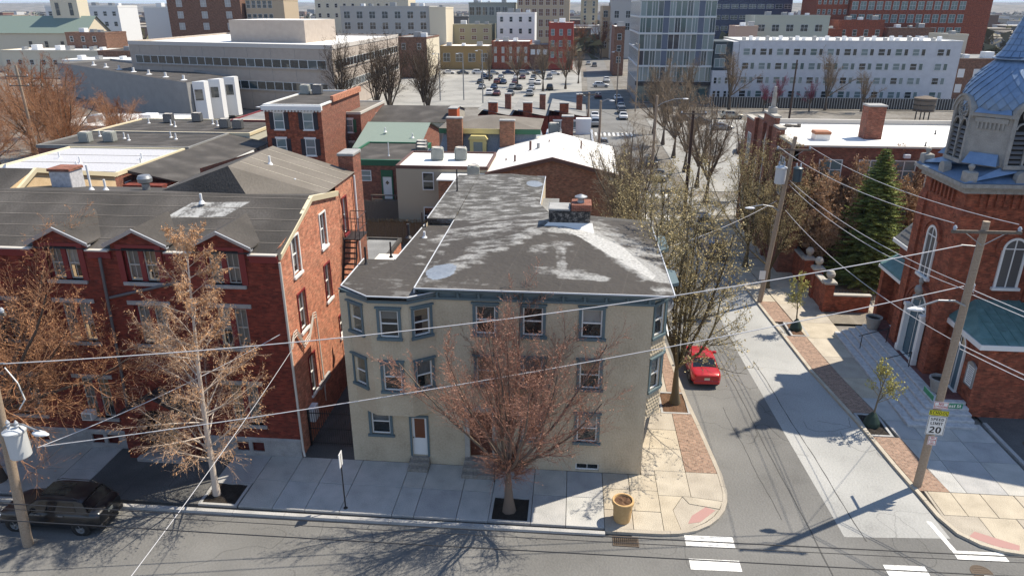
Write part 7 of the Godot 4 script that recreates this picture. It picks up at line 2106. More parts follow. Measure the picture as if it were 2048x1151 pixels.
	# cream church with green roof, top left
	r = block("cream_church", "cream church with broad grey-green roof and square tower at the top left", [-214, -264, -172, -250], 13.2, cream, flat("green_slate", 0.16, 0.21, 0.18, 0.9), {"ridge": 5.2, "along": "x", "eave": 0.6})
	grid(r[0], r[1] * wall_at(-214, 0, -250), [20, 26, 32, 37], [7.6], 1.4, 2.6, cream, gd, 1, 2)
	b = MB.new(); b.box(-187, 0, -262, -177, 26, -256)
	part("tower", b, cream, r[0], r[1])
	grid(r[0], r[1] * wall_at(-187, 0, -256), [1.5, 6.6], [18.5], 1.6, 4.4, cream, gd, 1, 2)
	# wooden water tank by the apartment block
	var wt := thing("roof_tank", "round dark wooden tank on a short stand before the apartment block", "tank", Vector3(69.5, 0, -152))
	wt.scale = Vector3.ONE * 0.6
	b = MB.new(); b.lathe(Vector3(0, 3.0, 0), [Vector2(3.2, 0), Vector2(3.4, 4.2), Vector2(3.5, 4.3), Vector2(0.6, 5.0), Vector2(0, 5.0)], 24)
	part("barrel", b, mats.wood_fence, wt)
	for i in 3:
		b = MB.new(); b.lathe(Vector3(0, 3.5 + i * 1.5, 0), [Vector2(3.3, 0), Vector2(3.5, 0.02), Vector2(3.5, 0.18), Vector2(3.3, 0.2)], 24)
		part("hoop", b, mats.dark_metal, wt)
	for i in 4:
		b = MB.new(); b.tube(Vector3(2.0 * cos(i * PI / 2 + 0.7), 0, 2.0 * sin(i * PI / 2 + 0.7)), Vector3(2.0 * cos(i * PI / 2 + 0.7), 3.05, 2.0 * sin(i * PI / 2 + 0.7)), 0.2, 0.2, 6)
		part("leg", b, mats.dark_metal, wt)

# ---------------------------------------------------------------- vehicles
func car_paint(key: String, r: float, g: float, b: float, metal := 0.2) -> StandardMaterial3D:
	if mats.has(key): return mats[key]
	var m := flat(key, r, g, b, 0.28, metal)
	m.clearcoat_enabled = true
	m.clearcoat = 0.5
	m.clearcoat_roughness = 0.05
	return m

# kinds: profile of the roof line and hood along the length; x forward, half widths; built once per kind
func car_shapes(kind: String) -> Dictionary:
	if meshes.has("car_" + kind): return meshes["car_" + kind]
	var suv := kind == "suv"
	var L := 4.7 if suv else 4.5
	var H := 1.68 if suv else 1.44
	var belt := 1.08 if suv else 0.92
	var hw := 0.93 if suv else 0.89
	# stations: x, sill height, shoulder height, half width
	var st := [[-L / 2, 0.45, belt - 0.12, hw * 0.8], [-L / 2 + 0.12, 0.32, belt - 0.02, hw * 0.93], [-L / 2 + 0.5, 0.25, belt + 0.02, hw], [-0.6, 0.22, belt + 0.01, hw], [0.7, 0.22, belt - 0.02, hw], [1.1, 0.23, belt - 0.05, hw], [L / 2 - 0.5, 0.26, belt - 0.14, hw * 0.98], [L / 2 - 0.15, 0.33, belt - 0.24, hw * 0.9], [L / 2, 0.42, belt - 0.36, hw * 0.72]]
	var b := MB.new()
	var ring := func(s: Array) -> Array:
		var x: float = s[0]; var lo: float = s[1]; var hi: float = s[2]; var w: float = s[3]
		var p := []
		for q in [[-0.86, 0.0], [-0.97, 0.12], [-1.0, 0.45], [-0.985, 0.75], [-0.93, 0.94], [-0.8, 1.02], [-0.4, 1.05], [0.0, 1.06], [0.4, 1.05], [0.8, 1.02], [0.93, 0.94], [0.985, 0.75], [1.0, 0.45], [0.97, 0.12], [0.86, 0.0]]:
			p.append(Vector3(x, lerpf(lo, hi, q[1]), q[0] * w))
		return p
	var loft := func(bb: MB, rings: Array):
		# smooth normals on a lofted grid
		var nr := rings.size(); var nc: int = rings[0].size()
		var nn := []
		for i in nr:
			var row := []
			for j in nc:
				var du: Vector3 = rings[mini(i + 1, nr - 1)][j] - rings[maxi(i - 1, 0)][j]
				var dv: Vector3 = rings[i][mini(j + 1, nc - 1)] - rings[i][maxi(j - 1, 0)]
				row.append(dv.cross(du).normalized())
			nn.append(row)
		for i in nr - 1:
			for j in nc - 1:
				bb.trin(rings[i][j], rings[i][j + 1], rings[i + 1][j + 1], nn[i][j], nn[i][j + 1], nn[i + 1][j + 1])
				bb.trin(rings[i][j], rings[i + 1][j + 1], rings[i + 1][j], nn[i][j], nn[i + 1][j + 1], nn[i + 1][j])
	var rs := []
	for s in st: rs.append(ring.call(s))
	loft.call(b, rs)
	var r0: Array = rs[0].duplicate(); var r1: Array = rs[-1].duplicate()
	r1.reverse()
	b.poly(r1); b.poly(r0)
	# cabin roof skin
	var xb := -L / 2 + (0.35 if suv else 0.75); var xf := 1.15 if suv else 1.0
	var cab := [[xb, belt, 0.0], [xb + (0.3 if suv else 0.62), H - 0.07, 0.9], [xb + (0.6 if suv else 0.95), H - 0.01, 1.0], [-0.2, H, 1.0], [xf - 1.05, H - 0.02, 1.0], [xf - 0.75, H - 0.08, 0.92], [xf, belt - 0.02, 0.0]]
	var cr := []
	for s in cab:
		var p := []
		for q in [-1.0, -0.93, -0.8, -0.4, 0.0, 0.4, 0.8, 0.93, 1.0]:
			var w := lerpf(hw * 0.93, hw * 0.74, clampf((s[1] - belt) / (H - belt), 0, 1))
			var drop: float = (q * q * q * q) * 0.07
			p.append(Vector3(s[0], s[1] - drop, q * w))
		cr.append(p)
	loft.call(b, cr.slice(1, 6))
	# pillars: sides of the cabin
	for sd in [-1, 1]:
		for k in 6:
			var a: Vector3 = cr[k][8 if sd > 0 else 0]; var c: Vector3 = cr[k + 1][8 if sd > 0 else 0]
			var a0 := Vector3(a.x, belt - 0.03, sd * hw * 0.94); var c0 := Vector3(c.x, belt - 0.03, sd * hw * 0.94)
			if sd > 0: b.quad(a0, c0, c, a)
			else: b.quad(c0, a0, a, c)
	b.quad(cr[0][8], cr[0][0], cr[1][0], cr[1][8]); b.quad(cr[6][0], cr[6][8], cr[5][8], cr[5][0])
	var d := {"body": b.mesh()}
	# windows a little proud of the pillars
	b = MB.new()
	var o := Vector3(0.02, 0.012, 0)
	b.quad(cr[6][0].lerp(cr[5][0], 0.06) + Vector3(0.012, 0.012, 0.1), cr[6][8].lerp(cr[5][8], 0.06) + Vector3(0.012, 0.012, -0.1), cr[5][8].lerp(cr[6][8], 0.06) + Vector3(0.012, 0.03, -0.06), cr[5][0].lerp(cr[6][0], 0.06) + Vector3(0.012, 0.03, 0.06))
	d["windscreen"] = b.mesh()
	b = MB.new()
	b.quad(cr[0][8].lerp(cr[1][8], 0.12) + Vector3(-0.012, 0.015, -0.1), cr[0][0].lerp(cr[1][0], 0.12) + Vector3(-0.012, 0.015, 0.1), cr[1][0].lerp(cr[0][0], 0.08) + Vector3(-0.012, 0.03, 0.07), cr[1][8].lerp(cr[0][8], 0.08) + Vector3(-0.012, 0.03, -0.07))
	d["rear_window"] = b.mesh()
	for k in 2:
		for sd in [-1, 1]:
			b = MB.new()
			var x0 := xb + 0.55 if k == 0 else -0.12
			var x1 := -0.2 if k == 0 else xf - 0.42
			var t0 := x0 + (0.15 if suv else 0.42) if k == 0 else x0
			var t1 := x1 if k == 0 else xf - 0.92
			var zb: float = sd * (hw * 0.925 + 0.012); var zt: float = sd * (hw * 0.765 + 0.012)
			if sd > 0: b.quad(Vector3(x0, belt + 0.04, zb), Vector3(x1, belt + 0.04, zb), Vector3(t1, H - 0.15, zt), Vector3(t0, H - 0.15, zt))
			else: b.quad(Vector3(x1, belt + 0.04, zb), Vector3(x0, belt + 0.04, zb), Vector3(t0, H - 0.15, zt), Vector3(t1, H - 0.15, zt))
			d["side_%d_%d" % [k, sd]] = b.mesh()
	b = MB.new()
	b.lathe(Vector3.ZERO, [Vector2(0.2, -0.11), Vector2(0.31, -0.11), Vector2(0.335, -0.08), Vector2(0.335, 0.08), Vector2(0.31, 0.11), Vector2(0.2, 0.11)], 20)
	d["tyre"] = b.mesh()
	b = MB.new()
	b.lathe(Vector3.ZERO, [Vector2(0.23, 0.06), Vector2(0.22, 0.105), Vector2(0.2, 0.09), Vector2(0.19, 0.05), Vector2(0.06, 0.055), Vector2(0.05, 0.09), Vector2(0, 0.1)], 16)
	for i in 5:
		var a := TAU * i / 5
		b.hexa([Vector3(cos(a - 0.16) * 0.05, 0.05, sin(a - 0.16) * 0.05), Vector3(cos(a - 0.1) * 0.21, 0.06, sin(a - 0.1) * 0.21), Vector3(cos(a + 0.1) * 0.21, 0.06, sin(a + 0.1) * 0.21), Vector3(cos(a + 0.16) * 0.05, 0.05, sin(a + 0.16) * 0.05), Vector3(cos(a - 0.16) * 0.05, 0.1, sin(a - 0.16) * 0.05), Vector3(cos(a - 0.1) * 0.21, 0.1, sin(a - 0.1) * 0.21), Vector3(cos(a + 0.1) * 0.21, 0.1, sin(a + 0.1) * 0.21), Vector3(cos(a + 0.16) * 0.05, 0.1, sin(a + 0.16) * 0.05)])
	d["rim"] = b.mesh()
	d["dims"] = [L, H, belt, hw]
	meshes["car_" + kind] = d
	return d

func car(kind: String, paint: Material, label: String, at: Vector3, heading: float, group := "parked cars", near := false) -> Node3D:
	var d := car_shapes(kind)
	var o := thing("parked_car", label, "car", at, heading, group)
	var L: float = d.dims[0]; var H: float = d.dims[1]; var belt: float = d.dims[2]; var hw: float = d.dims[3]
	put_mesh("body", d.body, paint, o)
	var cg := glass_dark("car_glass", 0.01, 0.012, 0.014, 0.03, 0.6)
	put_mesh("windscreen", d.windscreen, cg, o); put_mesh("rear_window", d.rear_window, cg, o)
	for k in ["side_0_-1", "side_0_1", "side_1_-1", "side_1_1"]: put_mesh("side_window", d[k], cg, o)
	for x in [-L / 2 + 0.85, L / 2 - 0.85]:
		for s in [-1, 1]:
			var t := put_mesh("wheel", d.tyre, flat("rubber", 0.012, 0.012, 0.012, 0.85), o, Transform3D(Basis(Vector3.RIGHT, PI / 2 * s), Vector3(x, 0.335, s * (hw - 0.1))))
			put_mesh("rim", d.rim, mats.grey_metal, t)
			var arch := put_mesh("wheel_arch", shared("wheel_arch", func(q: MB): q.lathe(Vector3.ZERO, [Vector2(0.42, -0.02), Vector2(0.42, 0.012), Vector2(0.3, 0.012), Vector2(0.3, -0.02)], 20)), mats.black_paint, o, Transform3D(Basis(Vector3.RIGHT, PI / 2 * s), Vector3(x, 0.36, s * (hw - 0.012))))
	for s in [-1, 1]:
		put_mesh("headlight", shared("headlight" + kind, func(q: MB): q.bbox(-0.12, -0.07, -0.2, 0.1, 0.07, 0.2, 0.03)), flat("lamp_clear", 0.6, 0.62, 0.65, 0.1), o, Transform3D(Basis(Vector3.UP, -0.45 * s), Vector3(L / 2 - 0.2, belt - 0.34, s * hw * 0.68)))
		put_mesh("tail_light", shared("tail_light" + kind, func(q: MB): q.bbox(-0.06, -0.1, -0.14, 0.1, 0.1, 0.14, 0.03)), flat("lamp_red", 0.25, 0.006, 0.006, 0.2), o, Transform3D(Basis(Vector3.UP, 0.35 * s), Vector3(-L / 2 + 0.1, belt - 0.2, s * hw * 0.72)))
	if near:
		put_mesh("number_plate", shared("plate", func(q: MB): q.box(-0.02, -0.07, -0.16, 0.0, 0.07, 0.16)), flat("plate_pale", 0.6, 0.55, 0.4, 0.6), o, Transform3D(Basis.IDENTITY, Vector3(-L / 2 - 0.005, belt - 0.3, 0)))
		put_mesh("bumper", shared("bumper" + kind, func(q: MB): q.bbox(-L / 2 - 0.04, 0.3, -hw * 0.86, -L / 2 + 0.12, 0.52, hw * 0.86, 0.05)), mats.black_paint if kind == "suv" else paint, o)
		put_mesh("front_bumper", shared("fbumper" + kind, func(q: MB): q.bbox(L / 2 - 0.16, 0.25, -hw * 0.78, L / 2 + 0.03, 0.46, hw * 0.78, 0.05)), mats.black_paint, o)
		for s in [-1, 1]:
			put_mesh("mirror", shared("mirror", func(q: MB): q.bbox(-0.08, -0.07, -0.12, 0.1, 0.08, 0.12, 0.04)), paint, o, Transform3D(Basis.IDENTITY, Vector3(0.62, belt + 0.08, s * (hw + 0.08))))
			for x in [-0.75, 0.3]: put_mesh("door_handle", shared("door_handle", func(q: MB): q.box(-0.1, -0.015, -0.02, 0.1, 0.015, 0.02)), mats.grey_metal, o, Transform3D(Basis.IDENTITY, Vector3(x, belt - 0.1, s * (hw + 0.005))))
		if kind == "suv":
			put_mesh("sunroof", shared("sunroof", func(q: MB): q.box(-0.75, H - 0.03, -0.42, 0.35, H + 0.012, 0.42)), cg, o)
			for s in [-1, 1]: put_mesh("roof_rail", shared("roof_rail", func(q: MB): q.path([Vector3(-1.5, H - 0.08, 0), Vector3(-1.3, H + 0.05, 0), Vector3(0.1, H + 0.05, 0), Vector3(0.35, H - 0.04, 0)], 0.02, 6)), mats.black_paint, o, Transform3D(Basis.IDENTITY, Vector3(0, 0, s * 0.62)))
	return o

func make_cars():
	var black := car_paint("paint_black", 0.008, 0.009, 0.011, 0.0); var red := car_paint("paint_red", 0.42, 0.012, 0.014); var white := car_paint("paint_white", 0.6, 0.6, 0.6, 0.0)
	var silver := car_paint("paint_silver", 0.32, 0.33, 0.34, 0.6); var grey := car_paint("paint_grey", 0.1, 0.105, 0.11, 0.5); var blue := car_paint("paint_blue", 0.02, 0.04, 0.1, 0.4); var beige := car_paint("paint_beige", 0.42, 0.38, 0.3, 0.3); var maroon := car_paint("paint_maroon", 0.1, 0.02, 0.02, 0.3)
	car("suv", black, "glossy black SUV parked at the kerb before the red brick building", Vector3(-22.1, -0.13, -23.75), PI, "", true)
	car("sedan", red, "bright red hatchback parked beside the flowering street tree", Vector3(8.25, -0.126, -40.4), PI / 2 + 0.03, "", true)
	var P := PI / 2
	var g := "cars along the side street"
	var list := [
		["suv", beige, "beige SUV behind the fence of the right-hand parking ground", 32.0, -152, 0.0, "cars in the right-hand parking ground"], ["sedan", silver, "grey car crossing the right-hand parking ground", 27.2, -137, 0.05, "cars in the right-hand parking ground"], ["sedan", black, "black car beside the grey one in the right-hand parking ground", 24.4, -144, 0.1, "cars in the right-hand parking ground"], ["suv", maroon, "brown car alone in the nearer right-hand parking ground", 26.5, -115.0, P * 0.9, "cars in the right-hand parking ground"], ["sedan", grey, "dark car farthest left in the right-hand parking ground", 22.0, -148.5, 0.1, "cars in the right-hand parking ground"],
		["sedan", white, "white car parked at the side street kerb, nearest the gabled building", 5.6, -93, P, g], ["sedan", maroon, "red car parked behind the white one by the side street", 5.2, -101, P, g], ["suv", white, "white van-like car third along the left kerb of the side street", 4.9, -109, P, g], ["suv", silver, "silver car fourth along the left kerb of the side street", 4.6, -117, P, g],
		["suv", grey, "dark grey SUV parked on the right of the side street past the crossing", 11.0, -103, P, g], ["sedan", silver, "silver car just behind the dark SUV on the right of the side street", 11.2, -94.5, P, g], ["suv", silver, "silver car under the bare trees on the right of the side street", 13.3, -72.0, P, g], ["suv", blue, "blue car under the flowering trees by the school", 13.0, -63.5, P, g],
		["sedan", maroon, "dark red car driving up the shaded side street", 5.6, -186, P, g], ["sedan", white, "white car first in the shaded kerb row by the glass tower", 10.2, -182, P, g], ["suv", blue, "blue car second in the shaded kerb row by the glass tower", 10.3, -174, P, g], ["sedan", silver, "silver car third in the shaded kerb row by the glass tower", 10.2, -166, P, g], ["suv", grey, "grey car fourth in the shaded kerb row by the glass tower", 10.0, -158, P, g], ["sedan", white, "white car last in the shaded kerb row by the glass tower", 9.8, -150, P, g],
		["suv", white, "white SUV crossing the junction below the glass tower", 7.0, -212, 0.0, g], ["suv", white, "white SUV seen from behind beyond the junction", 9.2, -228, P, g], ["sedan", silver, "pale car farthest up the side street", 4.6, -300, P, g], ["suv", grey, "dark car beside the pale one far up the side street", 6.8, -290, P, g], ["suv", silver, "silver car at the left kerb in the tower's shade", 3.9, -140, P, g], ["sedan", white, "white car at the left kerb by the shaded crosswalk", 4.0, -150, P, g]]
	for q in list: car(q[0], q[1], q[2], Vector3(q[3], -0.12, q[4]), q[5], q[6])
	var tones := [[white, "white"], [blue, "blue"], [grey, "dark grey"], [silver, "silver"], [white, "white"], [maroon, "dark red"], [black, "black"], [silver, "pale grey"]]
	var rowz := [[-190.0, "nearest"], [-205.0, "second"], [-220.0, "third"], [-236.0, "fourth"], [-252.0, "farthest"]]
	for i in 5:
		var n: int = [4, 6, 6, 7, 8][i]
		for k in n:
			var t: Array = tones[(i * 3 + k * 5 + (k * i) % 3) % 8]
			var x: float = -24.0 + k * 3.5 - i * 2.4 + (1.6 if (k * 7 + i) % 3 == 0 else 0.0)
			if i == 4: x = -44 + k * 5.2
			car("suv" if (i + k) % 3 == 0 else "sedan", t[0], "%s car, %s from left in the %s row of the large car park" % [t[1], ["first", "second", "third", "fourth", "fifth", "sixth", "seventh", "eighth"][k], rowz[i][1]], Vector3(x, -0.1, rowz[i][0] + (0.7 if k % 2 else 0.0)), P if i < 4 else 0.0, "cars in the large car park")

# ---------------------------------------------------------------- trees
class Plant:
	var wood := MB.new()
	var twig := MB.new()
	var r := RandomNumberGenerator.new()
	var P := {}
	func _init(sd: int, p: Dictionary):
		r.seed = sd
		P = p
		wood.use_col = true
		twig.use_col = true
	func rv() -> Vector3:
		return Vector3(r.randf_range(-1, 1), r.randf_range(-1, 1), r.randf_range(-1, 1))
	func shade(a: Array, b: Array) -> Color:
		var t := r.randf()
		return Color(lerpf(a[0], b[0], t), lerpf(a[1], b[1], t), lerpf(a[2], b[2], t))
	func leaf(p: Vector3, dir: Vector3, s: float):
		twig.col = shade(P.leaf_a, P.leaf_b)
		var u: Vector3 = (dir + rv() * P.get("leaf_spread", 0.8)).normalized()
		var w: Vector3 = u.cross(rv()).normalized() * s * P.get("leaf_w", 0.35)
		var q := p + u * s * 0.5; var e := p + u * s
		twig.tri(p, q + w, e); twig.tri(p, e, q - w)
	func grow(p: Vector3, dir: Vector3, ln: float, rad: float, lev: int):
		var last: int = P.n.size()
		var ns: int = P.seg[mini(lev, P.seg.size() - 1)]
		var wig: float = P.wig[mini(lev, P.wig.size() - 1)]
		var up: float = P.up[mini(lev, P.up.size() - 1)]
		var b := wood if lev < P.get("wood_levels", 2) else twig
		var sides: int = [9, 6, 4, 3, 3, 3][mini(lev, 5)]
		b.col = shade(P.bark_a, P.bark_b) if lev < P.get("wood_levels", 2) + P.get("bark_more", 0) else shade(P.twig_a, P.twig_b)
		var keep := b.col
		var kids: float = P.n[lev] if lev < last else 0.0
		var start: float = P.start[mini(lev, P.start.size() - 1)]
		var acc := r.randf()
		var tip: float = P.get("tip", 0.25)
		for i in ns:
			dir = (dir + rv() * wig + Vector3(0, up, 0)).normalized()
			var q := p + dir * ln / ns
			var f0 := float(i) / ns; var f1 := float(i + 1) / ns
			var ra := rad * (1 - f0 * (1 - tip)); var rb := rad * (1 - f1 * (1 - tip))
			if lev == 0 and i == 0: ra *= P.get("flare", 1.25)
			b.col = keep
			b.tube(p, q, ra, rb, sides)
			if kids > 0 and f1 > start:
				acc += kids / (ns * (1.0 - start))
				while acc >= 1.0:
					acc -= 1.0
					var f := r.randf_range(maxf(f0, start), f1)
					var at := p.lerp(q, clampf((f - f0) * ns, 0, 1))
					var an: float = P.ang[mini(lev, P.ang.size() - 1)] * r.randf_range(0.65, 1.3)
					var side := dir.cross(rv()).normalized()
					var d2 := (dir * cos(an) + side * sin(an)).normalized()
					var shape: float = 1.0 - P.fall[mini(lev, P.fall.size() - 1)] * (f - start) / maxf(1.0 - start, 0.01)
					grow(at, d2, ln * P.ratio[mini(lev, P.ratio.size() - 1)] * shape * r.randf_range(0.7, 1.2), maxf(rad * (1 - f * (1 - tip)) * P.get("thin", 0.5), P.get("min_r", 0.006)), lev + 1)
			if lev >= P.get("leaf_from", 99):
				var nl: float = P.leaves
				while nl > 0:
					if r.randf() < nl: leaf(p.lerp(q, r.randf()), (dir + Vector3(0, P.get("leaf_up", 0.0), 0)), P.leaf_s * r.randf_range(0.6, 1.3))
					nl -= 1.0
			p = q

func vc_mat(key: String, rough := 0.9, back := 0.0) -> StandardMaterial3D:
	if mats.has(key): return mats[key]
	var m := StandardMaterial3D.new()
	m.vertex_color_use_as_albedo = true
	m.roughness = rough
	if back > 0:
		m.backlight_enabled = true
		m.backlight = Color(back, back, back)
	mats[key] = m
	return m

func tree_meshes(key: String, sd: int, p: Dictionary) -> Array:
	if not meshes.has(key):
		var t := Plant.new(sd, p)
		for s in p.get("stems", [[Vector3.ZERO, Vector3.UP, p.h, p.r]]): t.grow(s[0], s[1], s[2], s[3], 0)
		if p.has("limbs"):
			for i in p.limbs:
				var a: float = TAU * i / p.limbs + t.r.randf_range(-0.3, 0.3)
				var tilt: float = t.r.randf_range(p.tilt[0], p.tilt[1])
				t.grow(Vector3(cos(a) * 0.1, p.h * t.r.randf_range(0.86, 1.0), sin(a) * 0.1), Vector3(cos(a) * sin(tilt), cos(tilt), sin(a) * sin(tilt)), p.limb_l * t.r.randf_range(0.8, 1.15), p.r * p.get("limb_r", 0.42), 1)
		if p.has("sprouts"):
			for i in p.sprouts:
				var a := t.r.randf() * TAU
				var y: float = p.h * t.r.randf_range(0.75, 1.25)
				t.grow(Vector3(cos(a) * 0.25, y, sin(a) * 0.25), Vector3(cos(a), t.r.randf_range(-0.1, 0.9), sin(a)).normalized(), t.r.randf_range(0.5, 1.5), 0.012, p.n.size() - 1)
		meshes[key] = [t.wood.mesh(), t.twig.mesh()]
	return meshes[key]

func tree(m: Array, called: String, label: String, at: Vector3, turn := 0.0, sc := 1.0, group := "", cat := "tree", wood: Material = null, crown: Material = null) -> Node3D:
	var o := thing(called, label, cat, at, turn, group)
	var t := Transform3D(Basis.from_scale(Vector3.ONE * sc), Vector3.ZERO)
	put_mesh("trunk", m[0], wood if wood else vc_mat("bark"), o, t)
	put_mesh("crown", m[1], crown if crown else vc_mat("leaf", 0.85, 0.5), o, t)
	return o

func spruce(at: Vector3, h: float, rad: float, label: String):
	var o := thing("spruce_tree", label, "tree", at)
	var b := MB.new()
	b.tube(Vector3(0, -0.1, 0), Vector3(0, h * 0.5, 0), 0.24, 0.14, 8); b.tube(Vector3(0, h * 0.5, 0), Vector3(0, h, 0), 0.14, 0.015, 6)
	part("trunk", b, flat("spruce_bark", 0.07, 0.05, 0.035, 0.95), o)
	b = MB.new()
	b.use_col = true
	var r := RandomNumberGenerator.new()
	r.seed = 9
	var y := 0.7
	while y < h - 0.1:
		var f := y / h
		var R := rad * pow(1.0 - f, 0.8) * r.randf_range(0.9, 1.1) + 0.12
		var n := int(8 + 15 * (1 - f))
		for i in n:
			var a := TAU * (i + r.randf()) / n
			var rr := R * r.randf_range(0.75, 1.12)
			var d := Vector3(cos(a), 0, sin(a))
			var sd := Vector3(-sin(a), 0, cos(a))
			var k := int(5 + rr * 6)
			var tone := r.randf()
			for j in k:
				var u := (j + 0.6) / k
				var p := Vector3(0, y, 0) + d * rr * u + Vector3(0, -0.3 * u * rr * 0.5 + 0.25 * u * u * u * rr * 0.6, 0)
				var wd := 0.1 + 0.34 * sin(PI * minf(u * 1.1, 1.0)) * minf(rr, 1.6) * 0.6
				for s in [-1, 1]:
					for m in 3:
						var g := r.randf_range(0.6, 1.3)
						b.col = Color(0.06, 0.11, 0.035).lerp(Color(0.3, 0.34, 0.08), clampf(tone * 0.55 + r.randf() * 0.45, 0, 1)) * g
						var e: Vector3 = p + (sd * s * wd + d * r.randf_range(0.04, 0.2) + Vector3(0, r.randf_range(-0.07, 0.09), 0)) * r.randf_range(0.6, 1.1)
						var w := Vector3(r.randf_range(-1, 1), r.randf_range(-1, 1), r.randf_range(-1, 1)) * 0.06
						b.tri(p + w, e, p - w + d * 0.05)
		y += 0.2 + 0.06 * (1 - f)
	part("crown", b, vc_mat("leaf", 0.85, 0.5), o)

func make_trees():
	# the vase-shaped tree before the beige building: many upright limbs from a short trunk
	var vase := {"h": 2.4, "r": 0.26, "n": [0.0, 13.0, 8.0, 4.0], "seg": [4, 8, 5, 4, 3], "wig": [0.05, 0.1, 0.16, 0.22, 0.25], "up": [0.1, 0.07, 0.06, 0.05, 0.03], "ang": [0.5, 0.5, 0.55, 0.6], "ratio": [1.0, 0.4, 0.5, 0.5], "start": [0.8, 0.22, 0.15, 0.1], "fall": [0.0, 0.5, 0.4, 0.3], "thin": 0.42, "tip": 0.3, "min_r": 0.006, "limbs": 16, "tilt": [0.06, 0.95], "limb_l": 7.0, "limb_r": 0.27, "sprouts": 220, "bark_a": [0.1, 0.075, 0.06], "bark_b": [0.17, 0.13, 0.1], "twig_a": [0.2, 0.1, 0.07], "twig_b": [0.38, 0.2, 0.14], "wood_levels": 2, "leaf_from": 4, "leaves": 0.4, "leaf_s": 0.07, "leaf_a": [0.33, 0.15, 0.1], "leaf_b": [0.45, 0.26, 0.18], "leaf_w": 0.25}
	tree(tree_meshes("vase", 11, vase), "vase_tree", "vase-shaped bare tree with reddish twigs before the beige building", Vector3(-2.4, -0.02, -25.95), 0.4)
	# leader tree with tan hanging pods
	var pods := {"h": 12.6, "r": 0.15, "n": [62.0, 13.0, 8.0], "seg": [12, 7, 4, 3], "wig": [0.02, 0.1, 0.2, 0.3], "up": [0.02, 0.02, -0.03, -0.12], "ang": [1.0, 0.6, 0.7], "ratio": [0.31, 0.42, 0.42], "start": [0.13, 0.2, 0.1], "fall": [0.78, 0.4, 0.3], "thin": 0.36, "tip": 0.12, "min_r": 0.006, "bark_a": [0.42, 0.35, 0.29], "bark_b": [0.55, 0.47, 0.4], "twig_a": [0.4, 0.27, 0.18], "twig_b": [0.56, 0.42, 0.32], "wood_levels": 2, "leaf_from": 3, "leaves": 0.65, "leaf_s": 0.1, "leaf_a": [0.4, 0.2, 0.09], "leaf_b": [0.55, 0.33, 0.17], "leaf_w": 0.16, "leaf_up": -0.7, "leaf_spread": 0.7}
	tree(tree_meshes("pods", 23, pods), "pod_tree", "slender pale-barked tree with tan hanging pods before the red building", Vector3(-16.05, -0.02, -25.9), 0.0)
	# big orange-twigged tree at the left edge
	var orange := {"h": 3.6, "r": 0.28, "n": [0.0, 17.0, 11.0, 6.0], "seg": [4, 9, 6, 4, 3], "wig": [0.05, 0.12, 0.2, 0.26, 0.3], "up": [0.1, 0.05, 0.03, 0.02, 0.0], "ang": [0.5, 0.7, 0.7, 0.7], "ratio": [1.0, 0.42, 0.5, 0.5], "start": [0.8, 0.12, 0.1, 0.1], "fall": [0.0, 0.45, 0.4, 0.3], "thin": 0.42, "tip": 0.25, "min_r": 0.006, "limbs": 12, "tilt": [0.1, 1.35], "limb_l": 9.0, "bark_a": [0.07, 0.055, 0.045], "bark_b": [0.12, 0.09, 0.07], "twig_a": [0.3, 0.14, 0.07], "twig_b": [0.48, 0.26, 0.14], "wood_levels": 2, "leaf_from": 4, "leaves": 0.45, "leaf_s": 0.075, "leaf_a": [0.42, 0.19, 0.08], "leaf_b": [0.55, 0.31, 0.16], "leaf_w": 0.2}
	var ob := tree_meshes("orange", 31, orange)
	tree(ob, "orange_tree", "large tree with dense orange twigs at the left edge", Vector3(-26.9, -0.02, -26.0), 1.0)
	tree(ob, "orange_shrub", "low orange-twigged shrub beside the leaning pole at the bottom left", Vector3(-26.9, -0.02, -23.2), 2.1, 0.3, "", "shrub")
	# flowering street trees with pale yellow buds
	var pear := {"h": 2.6, "r": 0.27, "n": [0.0, 11.0, 7.0, 4.0], "seg": [4, 8, 5, 4, 3], "wig": [0.05, 0.1, 0.17, 0.24, 0.3], "up": [0.1, 0.08, 0.05, 0.03, 0.02], "ang": [0.5, 0.6, 0.65, 0.7], "ratio": [1.0, 0.42, 0.48, 0.5], "start": [0.8, 0.2, 0.15, 0.1], "fall": [0.0, 0.5, 0.4, 0.3], "thin": 0.45, "tip": 0.28, "min_r": 0.007, "limbs": 10, "tilt": [0.08, 0.92], "limb_l": 8.4, "bark_a": [0.07, 0.05, 0.03], "bark_b": [0.14, 0.11, 0.06], "twig_a": [0.1, 0.08, 0.04], "twig_b": [0.2, 0.16, 0.08], "wood_levels": 2, "bark_more": 1, "leaf_from": 4, "leaves": 0.75, "leaf_s": 0.085, "leaf_a": [0.36, 0.28, 0.12], "leaf_b": [0.64, 0.52, 0.28], "leaf_w": 0.45, "limb_r": 0.36}
	var pb := tree_meshes("pear", 41, pear)
	tree(pb, "flowering_tree", "large flowering tree in the corner pit beside the red hatchback", Vector3(6.2, -0.02, -36.1), 0.3, 1.0, "flowering street trees")
	tree(pb, "flowering_tree", "flowering tree just behind the beige roof's right edge", Vector3(5.4, 0, -46.5), 2.2, 0.95, "flowering street trees")
	tree(pb, "flowering_tree", "flowering tree hiding the pavement before the school canopy", Vector3(15.2, 0, -60.0), 4.0, 0.88, "flowering street trees")
	tree(pb, "flowering_tree", "flowering tree between street and garden wall posts", Vector3(15.9, 0, -55.0), 5.1, 0.72, "flowering street trees")
